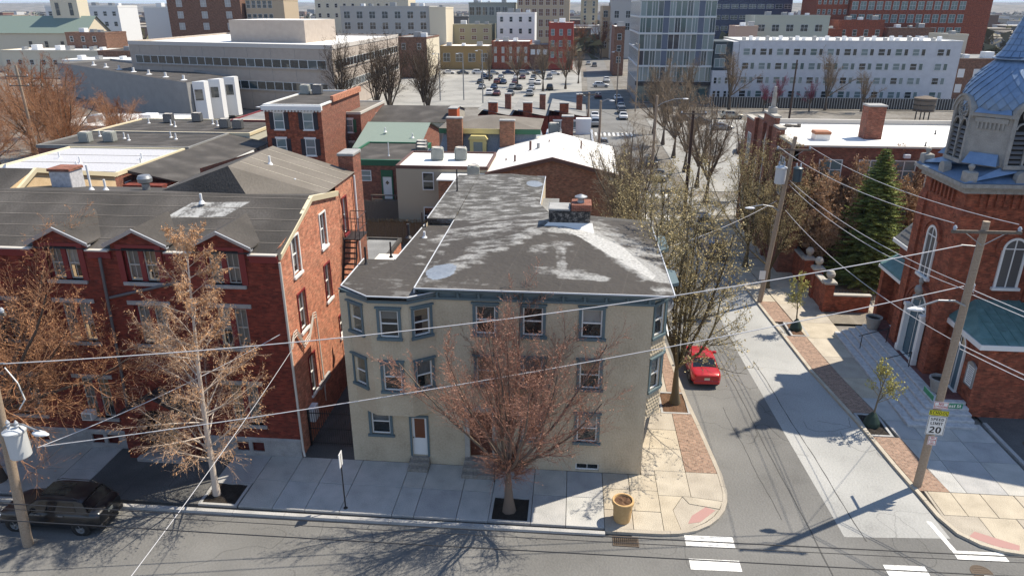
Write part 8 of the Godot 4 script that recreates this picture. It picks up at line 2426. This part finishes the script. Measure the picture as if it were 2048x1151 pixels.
	# young trees in the pits
	var young := {"h": 3.4, "r": 0.06, "n": [14.0, 7.0, 4.0], "seg": [7, 5, 3, 2], "wig": [0.06, 0.15, 0.25, 0.3], "up": [0.05, 0.08, 0.05, 0.02], "ang": [0.65, 0.6, 0.7], "ratio": [0.4, 0.45, 0.5], "start": [0.4, 0.2, 0.1], "fall": [0.5, 0.4, 0.3], "thin": 0.45, "tip": 0.2, "min_r": 0.006, "bark_a": [0.1, 0.08, 0.05], "bark_b": [0.17, 0.14, 0.09], "twig_a": [0.14, 0.11, 0.05], "twig_b": [0.24, 0.19, 0.09], "wood_levels": 1, "leaf_from": 3, "leaves": 1.2, "leaf_s": 0.08, "leaf_a": [0.32, 0.3, 0.08], "leaf_b": [0.55, 0.5, 0.18], "leaf_w": 0.5}
	var yb := tree_meshes("young", 51, young)
	for q in [[15.95, -47.0, 1.05, 0.0, "young budding tree in the far pavement pit by the church steps"], [16.55, -34.7, 1.0, 2.0, "young budding tree in the near pavement pit by the church steps"]]:
		var o := tree(yb, "young_tree", q[4], Vector3(q[0], 0, q[1]), q[3], q[2], "young trees before the church")
		var b := MB.new(); b.lathe(Vector3.ZERO, [Vector2(0.42, 0.0), Vector2(0.4, 0.2), Vector2(0.24, 0.55), Vector2(0.1, 0.75), Vector2(0.06, 0.8)], 12)
		part("watering_bag", b, flat("bag_green", 0.01, 0.03, 0.02, 0.6), o)
	# brown-leaved trees in the school garden
	var brown := pear.duplicate(true)
	brown.merge({"leaf_a": [0.3, 0.17, 0.09], "leaf_b": [0.5, 0.34, 0.21], "twig_a": [0.26, 0.17, 0.11], "twig_b": [0.4, 0.28, 0.19], "leaves": 2.0, "limbs": 14, "tilt": [0.1, 1.0], "limb_l": 6.6, "leaf_s": 0.12}, true)
	var bb := tree_meshes("brown", 61, brown)
	for q in [[20.8, -59.6, 0.95, 0.0, "brown-leaved tree left of the evergreen in the school garden"], [20.4, -57.2, 0.62, 1.4, "low brown-leaved tree behind the garden wall posts"], [29.4, -58.6, 0.8, 2.6, "brown-leaved tree right of the evergreen by the church"], [25.2, -60.4, 0.95, 3.9, "brown-leaved tree directly behind the evergreen's top"]]:
		tree(bb, "brown_tree", q[4], Vector3(q[0], 0, q[1]), q[3], q[2], "brown trees in the school garden")
	spruce(Vector3(23.7, 0, -56.3), 11.2, 3.7, "tall dark green spruce in the school garden")
	# bare trees of the middle and far ground
	var bare := {"h": 2.6, "r": 0.26, "n": [0.0, 10.0, 7.0, 4.0], "seg": [3, 7, 4, 3, 2], "wig": [0.05, 0.12, 0.2, 0.26, 0.3], "up": [0.1, 0.08, 0.05, 0.03, 0.02], "ang": [0.5, 0.6, 0.65, 0.7], "ratio": [1.0, 0.42, 0.48, 0.5], "start": [0.8, 0.2, 0.12, 0.1], "fall": [0.0, 0.5, 0.4, 0.3], "thin": 0.45, "tip": 0.3, "min_r": 0.012, "limbs": 8, "tilt": [0.15, 0.85], "limb_l": 6.4, "bark_a": [0.09, 0.07, 0.05], "bark_b": [0.15, 0.12, 0.09], "twig_a": [0.16, 0.12, 0.08], "twig_b": [0.28, 0.21, 0.14], "wood_levels": 2}
	var e1 := tree_meshes("bare", 71, bare)
	var up := bare.duplicate(true)
	up.merge({"tilt": [0.05, 0.4], "limbs": 10, "limb_l": 8.0, "h": 3.4}, true)
	var e2 := tree_meshes("bare_tall", 72, up)
	var warm := vc_mat("leaf", 0.85, 0.5).duplicate(); warm.albedo_color = Color(1.0, 0.72, 0.5)
	var dark := warm.duplicate(); dark.albedo_color = Color(0.6, 0.55, 0.5)
	var pink := warm.duplicate(); pink.albedo_color = Color(0.95, 0.45, 0.8)
	var g := "bare street trees"
	for q in [[3.9, -54.5, 0.9, e2, "bare upright tree beside the gabled building's right corner"], [5.0, -59, 0.95, e2, "bare upright tree behind the corner of the gabled building"], [15.4, -82, 1.15, e1, "nearest bare tree of the row along the right of the side street"], [15.6, -90, 1.1, e1, "second bare tree of the row along the right of the side street"], [15.3, -99, 1.15, e1, "third bare tree of the row along the right of the side street"], [15.0, -109, 1.2, e1, "fourth bare tree of the row along the right of the side street"], [14.6, -120, 1.2, e1, "fifth bare tree of the row along the right of the side street"], [14.2, -131, 1.3, e1, "farthest bare tree of the row along the right of the side street"], [19.8, -84, 1.0, e1, "bare tree at the corner of the right-hand parking ground"], [34, -165, 1.3, e1, "bare tree before the dark corner of the apartment block"], [55, -166, 1.25, e1, "bare tree before the middle of the apartment block"], [62, -164, 0.9, e1, "smaller bare tree before the middle of the apartment block"], [25, -166, 1.1, e1, "bare tree before the glass tower's base"]]:
		tree(q[3], "bare_tree", q[4], Vector3(q[0], 0, q[1]), fposmod(q[0] * 1.7, 6.0), q[2], g)
	for q in [[-42, -128, 1.3, "tall bare tree before the office block's corner"], [-37, -133, 1.25, "second tall bare tree beside the office block"], [-33, -127, 1.3, "third tall bare tree, nearest the shuttered house"], [-30, -142, 1.2, "fourth tall bare tree by the car park"], [-27.5, -134, 1.1, "rightmost tall bare tree by the car park edge"]]:
		tree(e2, "bare_tree", q[3], Vector3(q[0], 0, q[1]), fposmod(q[0] * 1.3, 6.0), q[2], "tall bare trees by the office", "tree", null, dark)
	for q in [[-27, -228, 1.1, "bare tree among the cars in the middle of the car park"], [-17, -212, 1.2, "bare tree at the right edge of the car park"], [-9, -200, 1.3, "broad bare tree behind the row houses"], [-3, -206, 1.3, "broad bare tree by the side street behind the row houses"], [0.6, -222, 1.0, "dark bare tree at the shaded street corner"], [-2.5, -262, 1.2, "reddish bare tree by the narrow red house"], [1.0, -330, 1.6, "orange bare tree far up the side street on the left"], [10.5, -335, 1.7, "orange bare tree far up the side street on the right"]]:
		tree(e1, "bare_tree", q[3], Vector3(q[0], 0, q[1]), fposmod(q[0] * 1.3, 6.0), q[2], "bare trees beyond the row houses", "tree", null, warm if q[1] < -250 else null)
	for q in [[-78, -104, 1.3, "orange-brown bare tree largest in the thicket at the far left"], [-86, -108, 1.35, "bare tree behind the largest in the far left thicket"], [-72, -95, 1.0, "bare tree lowest in the far left thicket"], [-80, -92, 1.0, "bare tree at the picture's left edge in the thicket"], [-66, -88, 0.75, "small bare tree before the grey party wall"], [-92, -118, 1.4, "bare tree highest in the far left thicket"], [-71, -106, 0.9, "bare tree at the right end of the far left thicket"]]:
		tree(e1, "bare_tree", q[3], Vector3(q[0], 0, q[1]), fposmod(q[0] * 1.3, 6.0), q[2], "thicket at the far left", "tree", null, warm)
	for q in [[-74, -98, 0.95, "dense orange shrub tree in the middle of the far left thicket"], [-81, -100, 1.0, "dense orange shrub tree at the left of the far left thicket"], [-69, -103, 0.7, "dense orange shrub tree against the white shed"], [-70, -90, 0.65, "dense low orange shrub before the white shed"], [-77, -88, 0.7, "dense low orange shrub at the near left of the thicket"]]:
		tree(ob, "orange_shrub", q[3], Vector3(q[0], -0.1, q[1]), fposmod(q[0] * 1.9, 6.0), q[2], "thicket at the far left", "shrub")
	for q in [[41, -163, 0.6, "purple flowering shrub tree left before the apartment block"], [44, -164, 0.75, "brighter purple flowering tree before the apartment block"], [51, -164, 0.65, "purple flowering tree by the dark pole before the apartment block"]]:
		tree(e1, "redbud_tree", q[3], Vector3(q[0], 0, q[1]), q[0], q[2], "purple trees by the fence", "tree", null, pink)

# ---------------------------------------------------------------- poles, wires, signs, small things
func wire(a: Vector3, c: Vector3, sag: float, r: float, mat: Material, label: String):
	var o := thing("overhead_wire", label, "wire", a, 0, "overhead wires")
	var pts := []
	var n := 20
	for i in n + 1:
		var f := float(i) / n
		pts.append((c - a) * f - Vector3(0, 4 * sag * f * (1 - f), 0))
	var b := MB.new(); b.path(pts, r, 5)
	part("cable", b, mat, o)

func text(parent: Node, s: String, size: float, mat: Material, at: Vector3, t := Transform3D.IDENTITY):
	var m := TextMesh.new()
	var f := SystemFont.new()
	f.font_names = PackedStringArray(["Droid Sans"])
	f.font_weight = 700
	m.font = f
	m.text = s
	m.font_size = 32
	m.pixel_size = size / 32.0
	m.depth = 0.006
	put_mesh("lettering", m, mat, parent, t * Transform3D(Basis.IDENTITY, at))

func insulator(parent: Node, p: Vector3):
	put_mesh("insulator", shared("insulator", func(b: MB): b.lathe(Vector3.ZERO, [Vector2(0.03, 0), Vector2(0.07, 0.03), Vector2(0.05, 0.08), Vector2(0.085, 0.1), Vector2(0.06, 0.16), Vector2(0.04, 0.2), Vector2(0, 0.21)], 10)), flat("porcelain", 0.4, 0.42, 0.45, 0.2), parent, Transform3D(Basis.IDENTITY, p))

func transformer(label: String, at: Vector3, s := 1.0, dark := false):
	var o := thing("pole_transformer", label, "transformer", at, 0, "pole transformers")
	var m: Material = flat("can_dark", 0.03, 0.06, 0.08, 0.4) if dark else flat("can_grey", 0.5, 0.52, 0.53, 0.45)
	var b := MB.new()
	b.lathe(Vector3.ZERO, [Vector2(0.0, 0.0), Vector2(0.3, 0.0), Vector2(0.33, 0.04), Vector2(0.33, 0.95), Vector2(0.36, 0.97), Vector2(0.36, 1.03), Vector2(0.2, 1.12), Vector2(0, 1.14)].map(func(q: Vector2): return q * s), 20)
	part("tank", b, m, o)
	for x in [-0.15, 0.15]:
		b = MB.new(); b.lathe(Vector3(x * s, 1.05 * s, 0), [Vector2(0.05, 0), Vector2(0.08, 0.06), Vector2(0.05, 0.1), Vector2(0.08, 0.16), Vector2(0.05, 0.2), Vector2(0.07, 0.26), Vector2(0.02, 0.36), Vector2(0, 0.37)].map(func(q: Vector2): return q * s), 10)
		part("bushing", b, mats.porcelain if mats.has("porcelain") else mats.grey_metal, o)
	b = MB.new(); b.box(-0.05 * s, 0.2 * s, -0.48 * s, 0.05 * s, 0.3 * s, -0.3 * s); b.box(-0.05 * s, 0.75 * s, -0.48 * s, 0.05 * s, 0.85 * s, -0.3 * s)
	part("bracket", b, mats.grey_metal, o)

func lamp_arm(parent: Node, p: Vector3, q: Vector3, m: Material = null):
	var b := MB.new()
	var d := q - p
	b.path([p, p + d * 0.25 + Vector3(0, 0.28, 0), p + d * 0.6 + Vector3(0, 0.34, 0), q + Vector3(0, 0.08, 0)], 0.045, 6)
	part("lamp_arm", b, m if m else mats.grey_metal, parent)
	b = MB.new()
	var u := Vector3(d.x, 0, d.z).normalized()
	b.lathe(Vector3.ZERO, [Vector2(0.0, -0.42), Vector2(0.07, -0.36), Vector2(0.16, -0.1), Vector2(0.17, 0.1), Vector2(0.1, 0.3), Vector2(0.0, 0.34)], 12)
	part("lamp_head", b, mats.white_metal, parent, Transform3D(Basis(Quaternion(Vector3.UP, -u)).scaled(Vector3(1, 0.6, 1)), q))

func pole(called: String, label: String, at: Vector3, h: float, r: float, lean := Vector3.ZERO, m: Material = null, group := "utility poles") -> Node3D:
	var o := thing(called, label, "pole", at, 0, group)
	var b := MB.new()
	for i in 6: b.tube(Vector3(0, h * i / 6.0, 0) + lean * i / 6.0, Vector3(0, h * (i + 1) / 6.0, 0) + lean * (i + 1) / 6.0, lerpf(r, r * 0.72, i / 6.0), lerpf(r, r * 0.72, (i + 1) / 6.0), 12, i == 5)
	part("shaft", b, m if m else mats.wood_pole, o)
	return o

func crossarm(o: Node3D, p: Vector3, half: float, dir := Vector3.RIGHT):
	var b := MB.new(); b.box(-half, -0.06, 0.12, half, 0.06, 0.22); 
	part("crossarm", b, mats.wood_fence, o, Transform3D(Basis(dir, Vector3.UP, dir.cross(Vector3.UP)), p))
	b = MB.new(); b.path([Vector3(-half * 0.6, -0.04, 0.12), Vector3(0, -0.6, 0.1), Vector3(half * 0.6, -0.04, 0.12)], 0.02, 5)
	part("brace", b, mats.grey_metal, o, Transform3D(Basis(dir, Vector3.UP, dir.cross(Vector3.UP)), p))
	for s in [-0.92, 0.92]: insulator(o, p + dir * half * s + dir.cross(Vector3.UP) * 0.17 + Vector3(0, 0.05, 0))

func make_small():
	var white: Material = mats.white_paint
	var b: MB
	# foreground pole with signs
	var o := pole("utility_pole", "tall weathered wooden pole with crossarm, street lamp and school speed sign", Vector3(16.69, 0, -29.4), 13.0, 0.19, Vector3(0.0, 0, 0.2))
	crossarm(o, Vector3(0.0, 12.6, 0.2), 1.35)
	lamp_arm(o, Vector3(0.0, 9.3, 0.25), Vector3(-2.0, 9.15, 0.35))
	b = MB.new(); b.path([Vector3(0, 11.9, 0.1), Vector3(-0.7, 11.95, 0.1)], 0.03, 6); b.path([Vector3(0, 7.4, -0.2), Vector3(0, 12.2, -0.1)], 0.02, 5)
	part("bracket", b, mats.grey_metal, o)
	for y in [7.4, 9.9, 10.1]: insulator(o, Vector3(0.17, y, 0.1))
	var Z := 0.24
	var sg := func(called: String, w: float, h: float, y: float, m: Material, border: Material) -> Node3D:
		var q := MB.new(); q.bbox(-w / 2, 0, 0, w / 2, h, 0.01, 0.004)
		var s := part(called, q, m, o, Transform3D(Basis(Vector3.UP, -0.12), Vector3(0.02, y, Z)))
		q = MB.new(); frame_rect(q, -w / 2 + 0.02, 0.02, w / 2 - 0.02, h - 0.02, 0.018, 0.0105, 0.013)
		part("border", q, border, s)
		return s
	var blk := flat("sign_black", 0.01, 0.01, 0.01, 0.6); var redm := flat("sign_red", 0.42, 0.02, 0.025, 0.6); var ylw := flat("sign_yellow", 0.72, 0.66, 0.02, 0.5); var grn := flat("sign_green", 0.0, 0.16, 0.09, 0.5)
	var s: Node3D = sg.call("speed_sign", 0.76, 0.98, 2.96, white, blk)
	text(s, "SPEED", 0.19, blk, Vector3(0, 0.81, 0.012)); text(s, "LIMIT", 0.19, blk, Vector3(0, 0.6, 0.012)); text(s, "20", 0.46, blk, Vector3(0, 0.26, 0.012))
	s = sg.call("school_sign", 0.8, 0.26, 3.97, ylw, blk)
	text(s, "SCHOOL", 0.19, blk, Vector3(0, 0.13, 0.012))
	s = sg.call("litter_sign", 0.6, 0.36, 4.32, white, redm)
	text(s, "NO", 0.15, redm, Vector3(0, 0.24, 0.012)); text(s, "LITTERING", 0.11, redm, Vector3(0, 0.11, 0.012))
	s = sg.call("parking_sign", 0.36, 0.46, 2.42, white, redm)
	text(s, "NO", 0.1, redm, Vector3(0, 0.37, 0.012)); text(s, "PARKING", 0.075, redm, Vector3(0, 0.27, 0.012)); text(s, "ANY", 0.075, redm, Vector3(0, 0.18, 0.012)); text(s, "TIME", 0.075, redm, Vector3(0, 0.09, 0.012))
	b = MB.new(); b.box(0, 0, -0.01, 0.95, 0.24, 0.0)
	s = part("street_sign", b, grn, o, Transform3D(Basis.IDENTITY, Vector3(0.05, 4.32, 0.16)))
	text(s, "West St", 0.2, white, Vector3(0.52, 0.12, 0.004))
	b = MB.new(); b.box(-0.3, 0, -0.95, -0.29, 0.24, 0.0)
	part("street_sign", b, grn, o, Transform3D(Basis.IDENTITY, Vector3(0.0, 4.62, 0.1)))
	# left pole with its transformer
	o = pole("utility_pole", "leaning wooden pole with grey transformer at the bottom left corner", Vector3(-22.5, -0.13, -22.1), 11.4, 0.2, Vector3(0.95, 0, 0))
	lamp_arm(o, Vector3(0.5, 5.8, 0.1), Vector3(2.35, 5.9, 0.4))
	crossarm(o, Vector3(0.9, 10.8, 0), 1.2)
	b = MB.new(); b.path([Vector3(0.7, 8.6, 0), Vector3(1.25, 8.62, -0.1)], 0.04, 6)
	part("bracket", b, mats.grey_metal, o)
	b = MB.new(); b.path([Vector3(1.3, 8.5, 0), Vector3(1.75, 7.9, 0.1), Vector3(1.85, 7.2, 0.1), Vector3(1.5, 6.75, 0.1)], 0.025, 5)
	part("jumper", b, white, o)
	transformer("pale grey transformer can on the leaning pole at the left edge", Vector3(-21.25, 4.65, -21.75), 1.15)
	# other poles along the side street
	o = pole("utility_pole", "wooden pole with two transformers before the school", Vector3(14.6, 0, -51.9), 12.6, 0.19, Vector3(0.9, 0, 0))
	crossarm(o, Vector3(0.85, 11.7, 0), 1.2)
	lamp_arm(o, Vector3(0.5, 7.2, 0.1), Vector3(-1.6, 7.4, 0.1))
	b = MB.new(); b.box(-0.35, 1.9, 0.2, 0.1, 2.6, 0.22)
	part("notice_sign", b, white, o)
	transformer("pale grey transformer on the pole before the school", Vector3(14.75, 9.3, -51.6), 1.15)
	transformer("dark transformer right of the pale one before the school", Vector3(15.95, 9.45, -51.7), 0.95, true)
	var dk: Material = flat("dark_pole", 0.06, 0.035, 0.025, 0.9)
	o = pole("utility_pole", "dark brown pole with crossarm at the corner of the parking ground", Vector3(11.9, 0, -74.5), 11.4, 0.2, Vector3.ZERO, dk)
	crossarm(o, Vector3(0, 11.1, 0), 1.3)
	o = pole("utility_pole", "pale pole with long lamp arm beside the bare street trees", Vector3(10.4, 0, -95), 10.6, 0.2); lamp_arm(o, Vector3(0, 9.2, 0), Vector3(3.6, 10.2, 0))
	o = pole("utility_pole", "pale pole with short lamp arm at the left of the side street", Vector3(3.25, 0, -95), 9.9, 0.2); lamp_arm(o, Vector3(0, 9.5, 0), Vector3(1.4, 9.9, 0.2))
	o = pole("utility_pole", "pole with wide crossarm behind the row houses by the side street", Vector3(1.95, 0, -110), 9.3, 0.2); crossarm(o, Vector3(0, 9.0, 0), 1.5)
	pole("utility_pole", "bare dark pole before the white apartment block", Vector3(43, 0, -150), 11.6, 0.2, Vector3.ZERO, dk)
	o = pole("utility_pole", "pale pole with crossarm in the thicket at the far left", Vector3(-74, 0, -92), 14, 0.22); crossarm(o, Vector3(0, 12.6, 0), 1.6); crossarm(o, Vector3(0, 11.4, 0), 1.4)
	for q in [[-33, -176, 11, "left thin lamp post in the large car park"], [-27.5, -178, 11, "middle thin lamp post in the large car park"], [-22, -172, 12, "right thin lamp post in the large car park"], [9.4, -170, 12, "tall pale pole beside the glass tower"], [13, -160, 14, "tallest pale pole before the glass tower"], [-42.3, -97, 8.5, "lamp post beside the red-eaved house"], [-92, -190, 13, "thin pole before the office block's left end"], [88, -160, 11, "pale pole at the right end of the apartment block"]]:
		o = pole("lamp_post", q[3], Vector3(q[0], 0, q[1]), q[2], 0.16, Vector3.ZERO, mats.wood_pole if q[0] > 0 else mats.grey_metal, "distant posts")
		lamp_arm(o, Vector3(0, q[2] - 0.4, 0), Vector3(-1.3, q[2] - 0.2, 0.1))
	# kerbside sign post seen edge-on
	o = pole("sign_post", "thin black sign post seen edge-on at the kerb", Vector3(-9.78, 0, -25.45), 2.9, 0.032, Vector3.ZERO, mats.black_paint, "")
	b = MB.new(); b.box(-0.012, 2.25, -0.2, 0.012, 2.95, 0.2)
	part("sign_plate", b, mats.white_metal, o)
	b = MB.new(); b.lathe(Vector3.ZERO, [Vector2(0.1, 0), Vector2(0.09, 0.03), Vector2(0.03, 0.05)], 10)
	part("foot", b, mats.black_paint, o)
	# planter on the corner
	o = thing("planter_pot", "large round tan planter with dry soil on the corner pavement", "planter", Vector3(2.62, 0, -25.75))
	b = MB.new(); b.lathe(Vector3.ZERO, [Vector2(0.0, 0.004), Vector2(0.34, 0.004), Vector2(0.36, 0.02), Vector2(0.37, 0.16), Vector2(0.39, 0.18), Vector2(0.42, 0.86), Vector2(0.47, 0.88), Vector2(0.48, 1.04), Vector2(0.46, 1.07), Vector2(0.4, 1.07), Vector2(0.38, 0.98)], 32)
	part("pot", b, speckled("terracotta", [[0, 0.42, 0.26, 0.1], [0.5, 0.5, 0.32, 0.14], [1, 0.58, 0.39, 0.19]], 2.0, 99, 0.02, 0.1, 0.4, 0.75), o)
	b = MB.new()
	for i in 12:
		for k in 3:
			var a0 := TAU * i / 12; var a1 := TAU * (i + 1) / 12
			var r0: float = [0.0, 0.15, 0.28][k]; var r1: float = [0.15, 0.28, 0.39][k]
			var hh := func(a: float, rr: float) -> Vector3: return Vector3(cos(a) * rr, 0.98 + 0.05 * sin(a * 3 + rr * 9) * (1 if rr < 0.38 else 0) * (0 if rr == 0 else 1), sin(a) * rr)
			b.quad(hh.call(a1, r0), hh.call(a0, r0), hh.call(a0, r1), hh.call(a1, r1))
	part("soil", b, mats.mulch, o)
	# wires
	var wl: Material = flat("wire_pale", 0.5, 0.5, 0.52, 0.4); var wd: Material = flat("wire_dark", 0.015, 0.015, 0.017, 0.5)
	wire(Vector3(-21.25, 8.5, -22.15), Vector3(16.0, 11.95, -29.25), 0.75, 0.022, wl, "upper pale wire crossing before the red and beige fronts")
	wire(Vector3(-20.7, 4.87, -22.1), Vector3(16.5, 10.15, -29.3), 0.5, 0.02, wl, "lower pale wire crossing before the red and beige fronts")
	wire(Vector3(-20.7, 4.9, -22.0), Vector3(-13.4, 6.85, -28.95), 0.25, 0.02, wl, "service wire from the left pole to the red building's corner")
	wire(Vector3(-12.98, 6.0, -29.0), Vector3(-11.3, 7.0, -11.5), 0.2, 0.012, wl, "thin slack wire sloping from the red building to the street")
	var k := 12.0 / 20.5
	for q in [[-30, 3.35, 30, 3.95, "upper dark wire across the front street"], [-30, 2.55, 30, 3.1, "lower dark wire across the front street"], [-30, 3.1, 30, 3.72, "thin dark wire between the two across the front street"]]:
		wire(Vector3(q[0] * k, 21 - (21 - q[1]) * k, -12), Vector3(q[2] * k, 21 - (21 - q[3]) * k, -12), 0.1, 0.013 if q[4].begins_with("thin") == false else 0.008, wd, q[4])
	var A := Vector3(16.7, 12.9, -29.2); var M := Vector3(15.5, 11.9, -51.8)
	var list := [[Vector3(-1.25, 0, 0), Vector3(-1.1, 0, 0), 0.5, "left top wire running back from the signed pole"], [Vector3(1.25, 0, 0), Vector3(1.1, 0, 0), 0.5, "right top wire running back from the signed pole"], [Vector3(0.2, -2.8, 0), Vector3(0, -2.4, 0), 0.6, "upper communication wire behind the signed pole"], [Vector3(0.2, -3.0, 0), Vector3(0, -2.7, 0), 0.75, "middle communication wire behind the signed pole"], [Vector3(0.2, -5.4, 0), Vector3(0, -4.6, 0), 0.7, "lower communication wire behind the signed pole"]]
	for q in list: wire(A + q[0], M + q[1], q[2], 0.015, wl, q[3])
	for q in [[2.9, "upper"], [3.1, "second"], [5.4, "third"], [5.6, "lowest"]]: wire(A + Vector3(0.2, -q[0], 0), Vector3(30, 12.0 - q[0], -14), 0.6, 0.018, wl, "%s wire from the signed pole to the right edge" % q[1])
	wire(Vector3(16.5, 10.1, -29.3), Vector3(23.0, 6.0, -39.4), 0.2, 0.012, wl, "service wire from the signed pole to the church")
	wire(M + Vector3(-1.0, 0, 0), Vector3(11.9, 11.3, -74.5), 0.4, 0.014, wd, "wire from the school pole to the dark brown pole")
	wire(Vector3(12.0, 9.0, -74.5), Vector3(3.3, 8.6, -95), 0.4, 0.016, wd, "wire from the dark brown pole across the side street")
	wire(Vector3(14.8, 8.0, -51.8), Vector3(5.0, 8.2, -39.0), 0.3, 0.014, wl, "service wire from the school pole to the beige roof")
	# rooftops and yards of the far town, fading into the haze
	b = MB.new()
	b.use_col = true
	var r := RandomNumberGenerator.new()
	r.seed = 77
	var tones := [Color(0.4, 0.36, 0.3), Color(0.2, 0.1, 0.08), Color(0.5, 0.5, 0.5), Color(0.13, 0.13, 0.13), Color(0.32, 0.28, 0.22), Color(0.24, 0.16, 0.12)]
	for i in 1500:
		var z := -370.0 - pow(r.randf(), 1.7) * 2400.0
		var x := r.randf_range(-0.95, 0.85) * absf(z)
		if absf(x - 8) < 9 and z > -700: continue
		var w := r.randf_range(7, 22); var d := r.randf_range(8, 18); var h := r.randf_range(5, 12) + (6 if r.randf() < 0.06 else 0)
		b.col = tones[r.randi() % 6] * r.randf_range(0.7, 1.2)
		b.box(x, -1, z - d, x + w, h, z)
		b.col = tones[[0, 2, 3, 3, 4][r.randi() % 5]]
		b.box(x - 0.3, h, z - d - 0.3, x + w + 0.3, h + 0.5, z + 0.3)
	tag(part("far_town", b, vc_mat("bark")), "low far houses spreading to the hazy horizon", "houses", "", "stuff")
	b = MB.new()
	b.use_col = true
	for i in 2600:
		var z := -330.0 - pow(r.randf(), 1.4) * 3200.0
		var x := r.randf_range(-1.0, 0.95) * absf(z)
		var sz := r.randf_range(5, 11)
		var cc := Color(0.13, 0.1, 0.07).lerp(Color(0.1, 0.11, 0.06), r.randf())
		for j in 16:
			b.col = cc * r.randf_range(0.7, 1.4)
			var p := Vector3(x, sz * 0.55, z) + Vector3(r.randf_range(-1, 1), r.randf_range(-0.7, 0.8), r.randf_range(-1, 1)) * sz * 0.6
			var u := Vector3(r.randf_range(-1, 1), r.randf_range(-1, 1), r.randf_range(-1, 1)) * sz * 0.4; var v := Vector3(r.randf_range(-1, 1), r.randf_range(-1, 1), r.randf_range(-1, 1)) * sz * 0.4
			b.tri(p - u, p + u, p + v)
	tag(part("far_trees", b, vc_mat("bark")), "far bare woods between the houses on the horizon", "trees", "", "stuff")

func _ready():
	make_view()
	make_materials()
	make_ground()
	make_beige()
	make_red()
	make_church()
	make_school()
	make_middle()
	make_far()
	make_cars()
	make_trees()
	make_small()
